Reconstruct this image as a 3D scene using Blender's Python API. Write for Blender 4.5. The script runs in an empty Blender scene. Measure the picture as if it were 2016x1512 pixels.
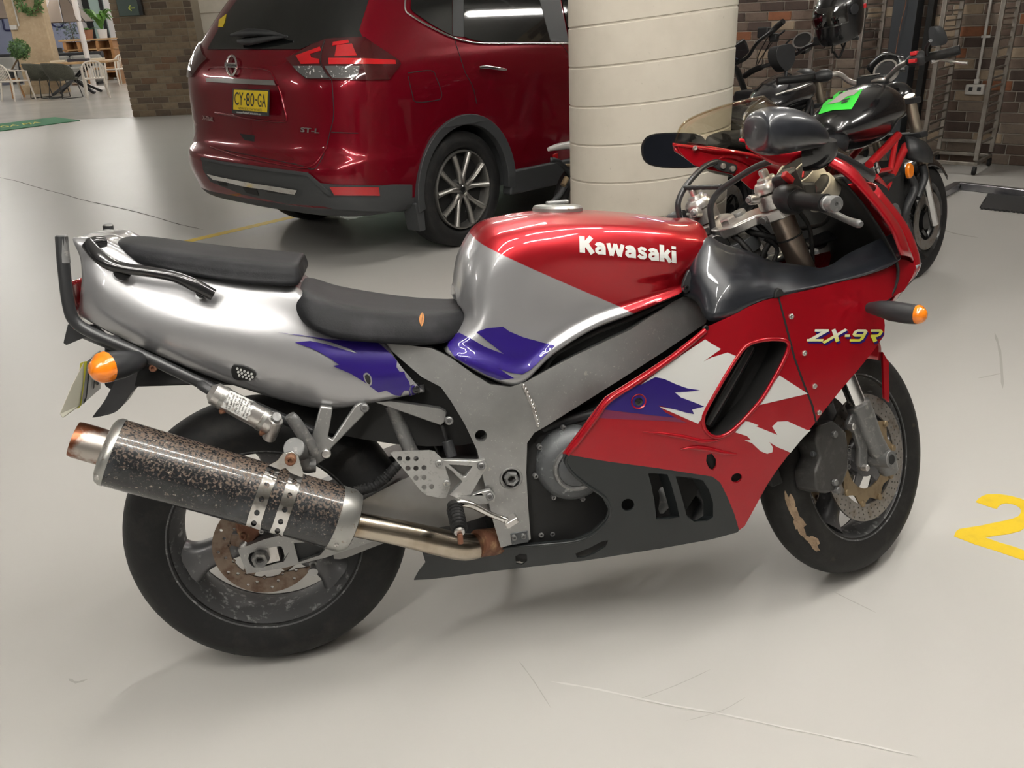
import bpy, bmesh, math, random
from math import sin, cos, pi, radians as rad
from mathutils import Vector as V, Matrix as M
from mathutils.bvhtree import BVHTree
from mathutils.geometry import delaunay_2d_cdt, tessellate_polygon
random.seed(7)
SC = bpy.context.scene
COL = SC.collection
# ---------------- camera ----------------
FPX = 1646.2025
CAM = V((.29823, -1.66261, 1.36869))
CROT = M.Rotation(-.1626954, 3, 'Z') @ M.Rotation(pi/2-.4151455, 3, 'X') @ M.Rotation(-.045123, 3, 'Z')
cd = bpy.data.cameras.new('camera'); cam = bpy.data.objects.new('camera', cd); COL.objects.link(cam)
cam.matrix_world = M.Translation(CAM) @ CROT.to_4x4()
cd.sensor_width = 36; cd.lens = FPX*36/2016; cd.clip_start = .05; cd.clip_end = 200
SC.camera = cam
# ---------------- world, exposure ----------------
wd = bpy.data.worlds.new('world'); SC.world = wd; wd.use_nodes = True
wd.node_tree.nodes['Background'].inputs[0].default_value = (1, .985, .96, 1)
wd.node_tree.nodes['Background'].inputs[1].default_value = .25
SC.view_settings.view_transform = 'Standard'; SC.view_settings.look = 'None'
SC.view_settings.gamma = 1; SC.view_settings.use_curve_mapping = False
SC.view_settings.exposure = .32
SC.cycles.max_bounces = 5; SC.cycles.diffuse_bounces = 3; SC.cycles.glossy_bounces = 3; SC.cycles.transmission_bounces = 4; SC.cycles.transparent_max_bounces = 6; SC.cycles.use_adaptive_sampling = True; SC.cycles.adaptive_threshold = .06; SC.cycles.adaptive_min_samples = 20
HD = rad(39.5)              # building grid: parking bays, car and brick wall follow it
LAMP_E = 110.0
# ---------------- helpers ----------------
def link(o, parent=None):
    COL.objects.link(o)
    if parent: o.parent = parent
    return o
def tag(o, label=None, cat=None, group=None, kind=None):
    if label: o['label'] = label
    if cat: o['category'] = cat
    if group: o['group'] = group
    if kind: o['kind'] = kind
    return o
def empty(name, mat, label, cat, group=None):
    o = bpy.data.objects.new(name, None); link(o); o.matrix_world = mat; o.empty_display_size = .1
    return tag(o, label, cat, group)
def mesh(name, vs, fs, mat, parent=None, smooth=True, ang=40, bevel=0, seg=2, xf=None):
    me = bpy.data.meshes.new(name)
    if xf is not None: vs = [xf @ V(v) for v in vs]
    me.from_pydata([tuple(v) for v in vs], [], fs); me.validate(); me.update()
    bm = bmesh.new(); bm.from_mesh(me); bmesh.ops.recalc_face_normals(bm, faces=bm.faces); bm.to_mesh(me); bm.free()
    if smooth:
        me.polygons.foreach_set('use_smooth', [True]*len(me.polygons)); me.set_sharp_from_angle(angle=rad(ang))
    if mat: me.materials.append(mat)
    o = bpy.data.objects.new(name, me); link(o, parent)
    if bevel:
        b = o.modifiers.new('b', 'BEVEL'); b.width = bevel; b.segments = seg; b.limit_method = 'ANGLE'; b.angle_limit = rad(35); b.harden_normals = False
    return o
def dup(o, parent=None, xf=None):
    c = o.copy(); link(c); c.parent = parent
    if xf is not None: c.matrix_local = xf
    return c
def dup_tree(root, xf, label=None, group=None):
    r = root.copy(); link(r); r.matrix_world = xf
    if label: r['label'] = label
    if group: r['group'] = group
    for ch in root.children:
        c = ch.copy(); link(c); c.parent = r
        for g in ch.children:
            d = g.copy(); link(d); d.parent = c
    return r
class Frame:
    """a local frame; at(px,py,y) = local point where the sight line through a photo pixel meets the local plane y = const"""
    def __init__(s, m): s.m = m; s.i = m.inverted(); s.i3 = s.i.to_3x3(); s.c = s.i @ CAM
    def d(s, px, py): return s.i3 @ (CROT @ V(((px-1008)/FPX, -(py-756)/FPX, -1)))
    def at(s, px, py, k, ax=1):
        d = s.d(px, py); return s.c + d*((k-s.c[ax])/d[ax])
    def x(s, px, py, k): return s.at(px, py, k, 0)
    def z(s, px, py, k=0): return s.at(px, py, k, 2)
    def px(s, p):
        q = CROT.transposed() @ (s.m @ V(p) - CAM); return (1008+FPX*q.x/-q.z, 756-FPX*q.y/-q.z)
GR = Frame(M.Identity(4))
def cr(P, n, closed=False):
    """Catmull-Rom through P, n steps per span"""
    if n <= 1: return [V(p) for p in P]
    P = [V(p) for p in P]; N = len(P); out = []
    for i in range(N if closed else N-1):
        a = P[i]; b = P[(i+1) % N]
        m = P[i-1] if (closed or i > 0) else a*2-b
        c = P[(i+2) % N] if (closed or i+2 < N) else b*2-a
        for k in range(n):
            t = k/n
            out.append(.5*((2*a)+(b-m)*t+(2*m-5*a+4*b-c)*t*t+(3*a-m-3*b+c)*t**3))
    if not closed: out.append(P[-1])
    return out
def grid(rows, nu=4, nv=4, cu=False, cv=False):
    """smooth grid: rows[i][j]; returns verts, faces, nrows, ncols"""
    R = [cr(r, nv, cv) for r in rows]
    Cc = [cr([R[i][j] for i in range(len(R))], nu, cu) for j in range(len(R[0]))]
    a = len(Cc[0]); b = len(Cc)
    vs = [Cc[j][i] for i in range(a) for j in range(b)]
    fs = [(i*b+j, i*b+(j+1) % b, ((i+1) % a)*b+(j+1) % b, ((i+1) % a)*b+j) for i in range(a if cu else a-1) for j in range(b if cv else b-1)]
    return vs, fs, a, b
def loft(name, rows, mat, parent, nu=4, nv=4, cu=False, cv=False, caps=False, th=0, xf=None, ang=50, bevel=0):
    vs, fs, a, b = grid(rows, nu, nv, cu, cv)
    if caps and cv: fs += [tuple(range(b)), tuple((a-1)*b+j for j in range(b))]
    o = mesh(name, vs, fs, mat, parent, True, ang, xf=xf, bevel=bevel)
    if th:
        m = o.modifiers.new('s', 'SOLIDIFY'); m.thickness = th; m.offset = 0
    return o
def basis(d):
    d = V(d).normalized(); u = d.orthogonal().normalized(); return u, d.cross(u).normalized(), d
def sweep(path, rs, n=12, closed=False, flat=None):
    P = [V(p) for p in path]; N = len(P); rs = rs if isinstance(rs, (list, tuple)) else [rs]*N
    T = []
    for i in range(N):
        a = P[i-1] if (i or closed) else P[i]; b = P[(i+1) % N] if (i < N-1 or closed) else P[i]
        T.append((b-a).normalized())
    u = T[0].orthogonal().normalized() if flat is None else (V(flat)-T[0]*T[0].dot(V(flat))).normalized()
    vs = []
    for i in range(N):
        u = (u-T[i]*u.dot(T[i])).normalized(); w = T[i].cross(u)
        r = rs[i]; ra, rb = r if isinstance(r, (tuple, list)) else (r, r)
        vs += [P[i]+u*(ra*cos(2*pi*k/n))+w*(rb*sin(2*pi*k/n)) for k in range(n)]
    fs = [(i*n+k, i*n+(k+1) % n, ((i+1) % N)*n+(k+1) % n, ((i+1) % N)*n+k) for i in range(N if closed else N-1) for k in range(n)]
    if not closed: fs += [tuple(range(n))[::-1], tuple((N-1)*n+k for k in range(n))]
    return vs, fs
def tube(name, path, r, mat, parent, n=12, sm=5, closed=False, xf=None, flat=None):
    if sm > 1:
        if isinstance(r, (list, tuple)) and not closed:
            rr = []
            for i in range(len(r)-1):
                for k in range(sm):
                    a, b = r[i], r[i+1]; t = k/sm
                    rr.append(tuple(p*(1-t)+q*t for p, q in zip(a, b)) if isinstance(a, (tuple, list)) else a*(1-t)+b*t)
            r = rr+[r[-1]]
        path = cr(path, sm, closed)
    vs, fs = sweep(path, r, n, closed, flat)
    return mesh(name, vs, fs, mat, parent, xf=xf, ang=50)
def lathe(name, prof, o, d, mat, parent, n=32, xf=None, ang=35, closed=False, arc=None):
    """prof: (radius, height along d)"""
    u, w, d = basis(d); o = V(o); vs = []; N = len(prof)
    for r, h in prof:
        vs += [o+d*h+(u*cos(2*pi*k/n)+w*sin(2*pi*k/n))*r for k in range(n)]
    fs = [(i*n+k, i*n+(k+1) % n, ((i+1) % N)*n+(k+1) % n, ((i+1) % N)*n+k) for i in range(N if closed else N-1) for k in range(n)]
    if not closed:
        if prof[0][0] > 1e-5: fs.append(tuple(range(n)))
        if prof[-1][0] > 1e-5: fs.append(tuple((N-1)*n+k for k in range(n)))
    return mesh(name, vs, fs, mat, parent, xf=xf, ang=ang)
def cyl(name, a, b, r, mat, parent, n=20, r2=None, bev=.0015, xf=None):
    a = V(a); b = V(b); L = (b-a).length; r2 = r if r2 is None else r2; bev = min(bev, L*.3, r*.3)
    return lathe(name, [(0, 0), (r-bev, 0), (r, bev), (r2, L-bev), (r2-bev, L), (0, L)], a, b-a, mat, parent, n, xf=xf)
def box(name, c, s, mat, parent, rot=None, bevel=.003, xf=None, seg=2):
    c = V(c); R = rot or M.Identity(3)
    vs = [c+R @ V((x*s[0]/2, y*s[1]/2, z*s[2]/2)) for x in (-1, 1) for y in (-1, 1) for z in (-1, 1)]
    fs = [(0, 1, 3, 2), (4, 6, 7, 5), (0, 4, 5, 1), (2, 3, 7, 6), (0, 2, 6, 4), (1, 5, 7, 3)]
    return mesh(name, vs, fs, mat, parent, xf=xf, bevel=bevel, seg=seg, ang=30)
def ell(name, c, r, mat, parent, n=20, m=12, rot=None, xf=None, p=1.0):
    c = V(c); R = rot or M.Identity(3); sg = lambda v: math.copysign(abs(v)**p, v)
    vs = []
    for i in range(m+1):
        a = -pi/2+pi*i/m
        for k in range(n):
            b = 2*pi*k/n; vs.append(c+R @ V((r[0]*sg(cos(a))*sg(cos(b)), r[1]*sg(cos(a))*sg(sin(b)), r[2]*sg(sin(a)))))
    fs = [(i*n+k, i*n+(k+1) % n, (i+1)*n+(k+1) % n, (i+1)*n+k) for i in range(m) for k in range(n)]
    bmv = vs
    o = mesh(name, bmv, fs, mat, parent, xf=xf, ang=60)
    bm = bmesh.new(); bm.from_mesh(o.data); bmesh.ops.remove_doubles(bm, verts=bm.verts, dist=1e-6); bm.to_mesh(o.data); bm.free()
    return o
def circ(cx, cy, r, n=14, ry=None, rot=0):
    ry = r if ry is None else ry
    return [(cx+r*cos(t)*cos(rot)-ry*sin(t)*sin(rot), cy+r*cos(t)*sin(rot)+ry*sin(t)*cos(rot)) for t in [2*pi*k/n for k in range(n)]]
def sm2(pts, n=4):
    return [(p.x, p.y) for p in cr([V((a, b, 0)) for a, b in pts], n, True)]
def prism3(name, loops, ext, mat, parent, bevel=.002, xf=None, seg=2):
    """loops: [outer, hole, ...] of 3D points; ext: extrusion vector"""
    loops = [[V(p) for p in L] for L in loops]; ext = V(ext)
    flat = [p for L in loops for p in L]; n = len(flat)
    tris = tessellate_polygon(loops)
    vs = flat+[p+ext for p in flat]
    fs = [tuple(t) for t in tris]+[tuple(i+n for i in reversed(t)) for t in tris]
    k = 0
    for L in loops:
        m = len(L)
        fs += [(k+i, k+(i+1) % m, k+(i+1) % m+n, k+i+n) for i in range(m)]
        k += m
    return mesh(name, vs, fs, mat, parent, xf=xf, bevel=bevel, seg=seg, ang=30)
def plate(name, fr, out, y, th, mat, parent, holes=(), bevel=.002, ax=1, sm=0, xf=None, seg=2):
    """photo outline laid on the local plane (axis ax = y), given thickness th away from the viewer"""
    if sm: out = sm2(out, sm)
    f = lambda p: fr.at(p[0], p[1], p[2] if len(p) > 2 else y, ax)
    L = [[f(p) for p in out]]+[[f(p) for p in h] for h in holes]
    e = V((0, 0, 0)); s = 1 if fr.d(out[0][0], out[0][1])[ax] > 0 else -1; e[ax] = th*s
    return prism3(name, L, e, mat, parent, bevel, xf, seg)
def inpoly(x, y, P):
    c = False; j = len(P)-1
    for i in range(len(P)):
        if (P[i][1] > y) != (P[j][1] > y) and x < (P[j][0]-P[i][0])*(y-P[i][1])/(P[j][1]-P[i][1])+P[i][0]: c = not c
        j = i
    return c
class Sheet:
    """a surface that panels and decals are laid on"""
    def __init__(s, fr, rows=None, nu=6, nv=6, vf=None):
        s.fr = fr
        if vf is None: vs, fs, _, _ = grid(rows, nu, nv)
        else: vs, fs = vf
        s.b = BVHTree.FromPolygons([tuple(v) for v in vs], fs)
    def hit(s, px, py):
        d = s.fr.d(px, py).normalized(); p, n, i, t = s.b.ray_cast(s.fr.c, d)
        if p is None:
            q = s.fr.c+d*1.9; best = None
            for k in range(60):
                q = s.fr.c+d*(s.tmin+(s.tmax-s.tmin)*k/59) if hasattr(s, 'tmin') else s.fr.c+d*(1.2+k*.03)
                r = s.b.find_nearest(q)
                if best is None or r[3] < best[1]: best = (q, r[3], r[0], r[1])
            p, n = best[2], best[3]
        if n.dot(d) > 0: n = -n
        return p, n
def cut(name, sh, out, mat, parent, holes=(), th=.003, off=0., step=14, sm=0, mirror=None, xf=None, seglen=12, lip=None, lipmat=None, hsm=0):
    """panel cut from a Sheet along a photo outline; front face follows the sheet, thickness th inward"""
    if sm: out = sm2(out, sm)
    if hsm: holes = [sm2(h, hsm) for h in holes]
    loops = []
    for L in [out]+list(holes):
        q = []
        for i in range(len(L)):
            a = L[i]; b = L[(i+1) % len(L)]; d = math.hypot(b[0]-a[0], b[1]-a[1]); k = max(1, int(d/seglen))
            q += [(a[0]+(b[0]-a[0])*t/k, a[1]+(b[1]-a[1])*t/k) for t in range(k)]
        loops.append(q)
    pts = [p for L in loops for p in L]; ed = []; k = 0
    for L in loops:
        ed += [(k+i, k+(i+1) % len(L)) for i in range(len(L))]; k += len(L)
    x0 = min(p[0] for p in out); x1 = max(p[0] for p in out); y0 = min(p[1] for p in out); y1 = max(p[1] for p in out)
    nx = int((x1-x0)/step); ny = int((y1-y0)/step); bnd = list(pts)
    for i in range(nx+1):
        for j in range(ny+1):
            x = x0+(i+.5)*step+(j % 2)*step*.3; y = y0+(j+.5)*step
            if inpoly(x, y, loops[0]) and not any(inpoly(x, y, h) for h in loops[1:]) and min((x-a)**2+(y-b)**2 for a, b in bnd) > (step*.45)**2:
                pts.append((x, y))
    vo, _, fo, _, _, _ = delaunay_2d_cdt([V(p).to_2d() if len(p) > 2 else V((p[0], p[1])) for p in pts], ed, [], 0, 1e-4)
    fs = []
    for f in fo:
        cx = sum(vo[i].x for i in f)/len(f); cy = sum(vo[i].y for i in f)/len(f)
        if inpoly(cx, cy, loops[0]) and not any(inpoly(cx, cy, h) for h in loops[1:]): fs.append(tuple(f))
    hv = [sh.hit(v.x, v.y) for v in vo]
    top = [p+n*off for p, n in hv]; bot = [p+n*(off-th) for p, n in hv]; N = len(top)
    cnt = {}
    for f in fs:
        for i in range(len(f)):
            e = (f[i], f[(i+1) % len(f)]); cnt[e] = 1
    sides = [(a, b, b+N, a+N) for a, b in cnt if (b, a) not in cnt]
    vs = top+bot; F2 = fs+[tuple(i+N for i in reversed(f)) for f in fs]+sides
    o = mesh(name, vs, F2, mat, parent, xf=xf, ang=45)
    if mirror is not None:
        m = mesh(name, [V((v.x, 2*mirror-v.y, v.z)) for v in vs], F2, mat, parent, ang=45)
        return o, m
    return o
def onpath(sh, pts, off=0., sm=4):
    if sm > 1:
        pts = [(p.x, p.y) for p in cr([V((a, b, 0)) for a, b in pts], sm)]
    return [(lambda h: h[0]+h[1]*off)(sh.hit(*p)) for p in pts]
def bolt(name, fr, px, py, y, r, mat, parent, d=(0, -1, 0), h=.006, hole=True, pos=None, xf=None):
    p = V(pos) if pos is not None else fr.at(px, py, y); d = V(d).normalized()
    pr = [(0, -.004), (r, -.004), (r, h*.7), (r*.8, h)]+([(r*.45, h), (r*.42, h*.35), (0, h*.35)] if hole else [(r*.3, h*1.1), (0, h*1.1)])
    return lathe(name, pr, p, d, mat, parent, 12, xf=xf)
_tc = {}
def text2d(s, bold=0.0, shear=0.0, res=3):
    cu = bpy.data.curves.new('t', 'FONT'); cu.body = s; cu.size = 1; cu.offset = bold; cu.shear = shear; cu.resolution_u = res
    o = bpy.data.objects.new('t', cu); COL.objects.link(o)
    dg = bpy.context.evaluated_depsgraph_get(); me = o.evaluated_get(dg).to_mesh()
    vs = [(v.co.x, v.co.y) for v in me.vertices]; fs = [tuple(p.vertices) for p in me.polygons]
    o.evaluated_get(dg).to_mesh_clear(); bpy.data.objects.remove(o); bpy.data.curves.remove(cu)
    x0 = min(v[0] for v in vs); x1 = max(v[0] for v in vs); y0 = 0; y1 = max(v[1] for v in vs)
    return [((x-x0)/(x1-x0), y/y1) for x, y in vs], fs
def text_sheet(name, s, sh, o, ex, ey, mat, parent, bold=.02, shear=0, off=.0006, sag=0):
    """lettering on a sheet: o baseline start, ex baseline vector, ey cap-height vector in photo pixels"""
    vs, fs = text2d(s, bold, shear)
    P = []
    for u, v in vs:
        p, n = sh.hit(o[0]+ex[0]*u+ey[0]*v, o[1]+ex[1]*u+ey[1]*v+sag*4*u*(1-u)); P.append(p+n*off)
    return mesh(name, P, fs, mat, parent, smooth=False)
STK = {'K': (.86, [([(.14, 0), (.14, 1)], .28), ([(.20, .40), (.70, 1)], .24), ([(.36, .58), (.76, 0)], .26)]),
       'a': (.74, [([(.55, 0), (.55, .5)], .22), ([(.12, .50), (.2, .60), (.34, .635), (.5, .59), (.55, .45)], .19), ([(.52, .40), (.28, .385), (.15, .29), (.14, .18), (.24, .085), (.40, .10), (.54, .22)], .18)]),
       'w': (1.06, [([(.10, .73), (.29, 0)], .2), ([(.29, 0), (.52, .72)], .18), ([(.52, .72), (.76, 0)], .18), ([(.76, 0), (.96, .73)], .2)]),
       's': (.64, [([(.53, .52), (.44, .62), (.28, .64), (.15, .56), (.17, .44), (.33, .37), (.48, .31), (.51, .19), (.41, .085), (.24, .08), (.09, .20)], .18)]),
       'k': (.70, [([(.12, 0), (.12, 1)], .23), ([(.2, .28), (.55, .73)], .2), ([(.33, .42), (.62, 0)], .21)]), 'i': (.28, [([(.13, 0), (.13, .73)], .23), ([(.13, .82), (.13, 1)], .23)]),
       'Z': (.98, [([(.12, .90), (.92, .90)], .2), ([(.84, .92), (.14, .08)], .24), ([(-.02, .10), (.92, .10)], .2)]), 'X': (.95, [([(.14, 1), (.78, 0)], .24), ([(.88, 1), (.0, -.12)], .2)]),
       '-': (.34, [([(.02, .48), (.30, .48)], .2)]), '9': (.84, [([(.72, .50), (.22, .50), (.14, .58), (.14, .82), (.22, .90), (.66, .90), (.72, .82), (.72, .2), (.64, .10), (.08, .10)], .2)]), 'R': (.84, [([(.10, .90), (.66, .90), (.74, .80), (.72, .56), (.62, .48), (.26, .46)], .2), ([(.40, .44), (.72, 0)], .24)])}
def stroke_text(s, shear=0., track=.06, bold=1.):
    vs, fs, x = [], [], 0.
    for ch in s:
        w, st = STK[ch]
        for pl, wd in st:
            n = len(pl); b = len(vs)
            for i, (px, py) in enumerate(pl):
                a = pl[max(0, i-1)]; c = pl[min(n-1, i+1)]; dx, dy = c[0]-a[0], c[1]-a[1]; l = math.hypot(dx, dy) or 1
                for e in (-.5, .5): vs.append((x+px-dy/l*wd*bold*e+shear*py, py+dx/l*wd*bold*e))
            fs += [(b+2*i, b+2*i+2, b+2*i+3, b+2*i+1) for i in range(n-1)]
        x += w+track
    x0 = min(v[0] for v in vs); x1 = max(v[0] for v in vs)
    q, g = [], []
    for f in fs:   # split long quads so that letters follow a curved panel
        a, b_, c, d = [V(vs[i]) for i in f]; m = 5
        for k in range(m):
            i0 = len(q); q += [tuple(a.lerp(b_, k/m)), tuple(a.lerp(b_, (k+1)/m)), tuple(d.lerp(c, (k+1)/m)), tuple(d.lerp(c, k/m))]; g.append((i0, i0+1, i0+2, i0+3))
    return [((u-x0)/(x1-x0), v) for u, v in q], g
def stroke_sheet(name, s, sh, o, ex, ey, mat, parent, shear=0, off=.0006, sag=0, track=.06, bold=1.):
    vs, fs = stroke_text(s, shear, track, bold); P_ = []
    for u, v in vs:
        p, n = sh.hit(o[0]+ex[0]*u+ey[0]*v, o[1]+ex[1]*u+ey[1]*v+sag*4*u*(1-u)); P_.append(p+n*off)
    return mesh(name, P_, fs, mat, parent, smooth=False)
def text3(name, s, o, ex, ey, mat, parent, bold=.0, shear=0, xf=None):
    vs, fs = text2d(s, bold, shear); o = V(o); ex = V(ex); ey = V(ey)
    return mesh(name, [o+ex*u+ey*v for u, v in vs], fs, mat, parent, smooth=False, xf=xf)
# ---------------- materials ----------------
MT = {}
def mat(name, col, rough=.5, metal=0., coat=0., var=None, bump=None, spec=None, emit=None, alpha=None, trans=0., rvar=None, col2=None, ior=None, coatr=.03):
    """var: (scale, col2, lo, hi) noise mix towards col2; bump: (scale, strength)"""
    m = bpy.data.materials.new(name); m.use_nodes = True; nt = m.node_tree; b = nt.nodes['Principled BSDF']; I = b.inputs
    c = (*col, 1); I['Base Color'].default_value = c; I['Roughness'].default_value = rough; I['Metallic'].default_value = metal
    I['Coat Weight'].default_value = coat; I['Coat Roughness'].default_value = coatr
    if spec is not None: I['Specular IOR Level'].default_value = spec
    if ior: I['IOR'].default_value = ior
    if emit: I['Emission Color'].default_value = (*emit[0], 1); I['Emission Strength'].default_value = emit[1]
    if trans: I['Transmission Weight'].default_value = trans
    if alpha is not None: I['Alpha'].default_value = alpha
    tc = nt.nodes.new('ShaderNodeTexCoord')
    def noise(sc, det=4):
        n = nt.nodes.new('ShaderNodeTexNoise'); n.inputs['Scale'].default_value = sc; n.inputs['Detail'].default_value = det; n.inputs['Roughness'].default_value = .65
        nt.links.new(tc.outputs['Object'], n.inputs['Vector']); return n
    src = None
    vl = var if isinstance(var, list) else ([var] if var else [])
    for sc, c2, lo, hi in vl:
        n = noise(sc); r = nt.nodes.new('ShaderNodeMapRange'); r.inputs[1].default_value = lo; r.inputs[2].default_value = hi
        nt.links.new(n.outputs['Fac'], r.inputs[0])
        mx = nt.nodes.new('ShaderNodeMix'); mx.data_type = 'RGBA'
        if src is None: mx.inputs[6].default_value = c
        else: nt.links.new(src, mx.inputs[6])
        mx.inputs[7].default_value = (*c2, 1); nt.links.new(r.outputs[0], mx.inputs[0]); src = mx.outputs[2]
    if src is not None: nt.links.new(src, I['Base Color'])
    if rvar:
        n = noise(rvar[0]); r = nt.nodes.new('ShaderNodeMapRange'); r.inputs[1].default_value = .3; r.inputs[2].default_value = .7
        r.inputs[3].default_value = rvar[1]; r.inputs[4].default_value = rvar[2]
        nt.links.new(n.outputs['Fac'], r.inputs[0]); nt.links.new(r.outputs[0], I['Roughness'])
    if bump:
        n = noise(bump[0]); bp = nt.nodes.new('ShaderNodeBump'); bp.inputs['Strength'].default_value = bump[1]; bp.inputs['Distance'].default_value = .002
        nt.links.new(n.outputs['Fac'], bp.inputs['Height']); nt.links.new(bp.outputs[0], I['Normal'])
    MT[name] = m; return m
def two_tone(name, base, co, no, col2, extra=None):
    """paint split by a plane (object space): base colour where (p-co).no < 0, col2 above"""
    m = MT[base].copy(); m.name = name; nt = m.node_tree; b = nt.nodes['Principled BSDF']
    tc = nt.nodes.new('ShaderNodeTexCoord'); d = nt.nodes.new('ShaderNodeVectorMath'); d.operation = 'SUBTRACT'; d.inputs[1].default_value = co
    nt.links.new(tc.outputs['Object'], d.inputs[0])
    e = nt.nodes.new('ShaderNodeVectorMath'); e.operation = 'DOT_PRODUCT'; e.inputs[1].default_value = no; nt.links.new(d.outputs[0], e.inputs[0])
    g = nt.nodes.new('ShaderNodeMapRange'); g.inputs[1].default_value = -.0008; g.inputs[2].default_value = .0008; nt.links.new(e.outputs['Value'], g.inputs[0])
    mx = nt.nodes.new('ShaderNodeMix'); mx.data_type = 'RGBA'; mx.inputs[6].default_value = b.inputs['Base Color'].default_value; mx.inputs[7].default_value = (*col2, 1)
    nt.links.new(g.outputs[0], mx.inputs[0]); nt.links.new(mx.outputs[2], b.inputs['Base Color']); MT[name] = m; return m
mat('red', (.40, .004, .012), .28, .35, .75, spec=.15)
mat('silver', (.38, .38, .39), .32, .6, .8)
mat('purple', (.022, .009, .155), .3, .2, .75, spec=.2)
mat('decal_white', (.62, .62, .60), .4, 0, .6)
mat('decal_yellow', (.62, .60, .06), .4, 0, .6)
mat('grey_panel', (.014, .016, .021), .34, .1, .5, var=(9, (.034, .037, .044), .45, .75))
mat('belly', (.017, .020, .021), .36, 0, .3, spec=.3)
mat('vinyl', (.013, .0135, .015), .5, 0, 0, var=(14, (.028, .028, .031), .45, .8), bump=(260, .25), spec=.14)
mat('rubber', (.012, .012, .0125), .6, 0, 0, var=(16, (.030, .028, .026), .5, .8), bump=(120, .2), spec=.3)
mat('rubber_mud', (.014, .0135, .013), .62, 0, 0, spec=.3, var=[(16, (.034, .032, .029), .5, .8), (5, (.16, .12, .085), .63, .75)], bump=(120, .2))
mat('plastic', (.022, .023, .025), .45, 0, 0, var=(8, (.04, .04, .042), .5, .8))
mat('black_gloss', (.010, .010, .011), .18, 0, .6)
mat('black', (.009, .009, .009), .7)
mat('black_tube', (.03, .031, .033), .38, .3, .2, var=(30, (.10, .085, .075), .62, .75))
mat('alu', (.36, .36, .355), .40, .75, 0, var=[(180, (.66, .65, .62), .62, .72), (45, (.62, .60, .54), .68, .74), (6, (.28, .28, .275), .45, .75)], bump=(200, .12))
mat('alu_dark', (.20, .20, .20), .45, .6, 0, var=(60, (.42, .41, .38), .55, .75), bump=(90, .25))
mat('alu_bright', (.66, .64, .62), .3, .9, 0, var=(40, (.42, .38, .35), .55, .75))
mat('caliper', (.045, .043, .041), .5, .2, 0, var=(40, (.085, .08, .075), .55, .75), bump=(60, .3))
mat('engine', (.10, .105, .11), .5, .4, 0, var=(50, (.32, .33, .34), .58, .70), bump=(80, .3))
mat('chrome', (.75, .74, .72), .12, 1., 0, var=(25, (.45, .40, .34), .5, .8))
mat('chrome_clean', (.8, .8, .8), .08, 1.)
mat('pipe', (.50, .44, .36), .2, 1., 0, var=(11, (.30, .22, .14), .45, .75))
mat('stanchion', (.36, .29, .24), .28, .9, 0, var=(12, (.52, .46, .40), .45, .7))
mat('rust', (.16, .065, .035), .7, .2, 0, var=(40, (.40, .26, .14), .5, .75), bump=(120, .4))
mat('rust_chrome', (.50, .46, .42), .3, .9, 0, var=(14, (.22, .08, .04), .42, .55))
mat('disc', (.20, .15, .115), .45, .6, 0, var=(30, (.10, .055, .035), .45, .7))
mat('disc_steel', (.30, .28, .26), .38, .8, 0, var=(30, (.20, .16, .12), .5, .7))
mat('brass', (.30, .225, .135), .5, .5, 0, var=(30, (.20, .14, .08), .45, .7))
mat('muffler', (.014, .015, .017), .22, 0, .3, var=[(140, (.30, .26, .21), .62, .68), (9, (.045, .05, .055), .5, .8)])
mat('muffler_cap', (.42, .42, .40), .35, .85, 0, var=(60, (.22, .17, .12), .6, .7))
mat('wheel', (.13, .13, .135), .42, .35, .2, var=(60, (.27, .27, .27), .6, .72))
mat('wheel_inner', (.085, .085, .088), .55, .2, 0, var=(45, (.36, .36, .36), .56, .7))
mat('orange', (.85, .22, .008), .18, 0, .8)
mat('lens_red', (.38, .008, .012), .12, 0, 1.)
mat('white_plastic', (.62, .60, .50), .35, 0, 0, trans=.25)
mat('label_white', (.68, .68, .66), .4, 0, .3)
mat('ink', (.03, .03, .03), .6)
mat('plate_yellow', (.72, .52, .012), .4, 0, .2)
mat('kill_red', (.55, .02, .025), .4)
def glass_mat(name, tint, alpha, rough=.03):
    m = bpy.data.materials.new(name); m.use_nodes = True; nt = m.node_tree; nt.nodes.clear()
    o = nt.nodes.new('ShaderNodeOutputMaterial'); t = nt.nodes.new('ShaderNodeBsdfTransparent'); g = nt.nodes.new('ShaderNodeBsdfGlossy')
    t.inputs[0].default_value = (*tint, 1); g.inputs[0].default_value = (.9, .9, .9, 1); g.inputs[1].default_value = rough
    f = nt.nodes.new('ShaderNodeLayerWeight'); f.inputs[0].default_value = .5
    w = nt.nodes.new('ShaderNodeMath'); w.operation = 'POWER'; w.inputs[1].default_value = 4; nt.links.new(f.outputs['Facing'], w.inputs[0])
    a = nt.nodes.new('ShaderNodeMath'); a.operation = 'MULTIPLY_ADD'; a.inputs[1].default_value = .6; a.inputs[2].default_value = .03+alpha; nt.links.new(w.outputs[0], a.inputs[0])
    mx = nt.nodes.new('ShaderNodeMixShader'); nt.links.new(a.outputs[0], mx.inputs[0]); nt.links.new(t.outputs[0], mx.inputs[1]); nt.links.new(g.outputs[0], mx.inputs[2])
    nt.links.new(mx.outputs[0], o.inputs[0]); MT[name] = m; return m
glass_mat('screen', (.86, .82, .73), .015)
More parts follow.
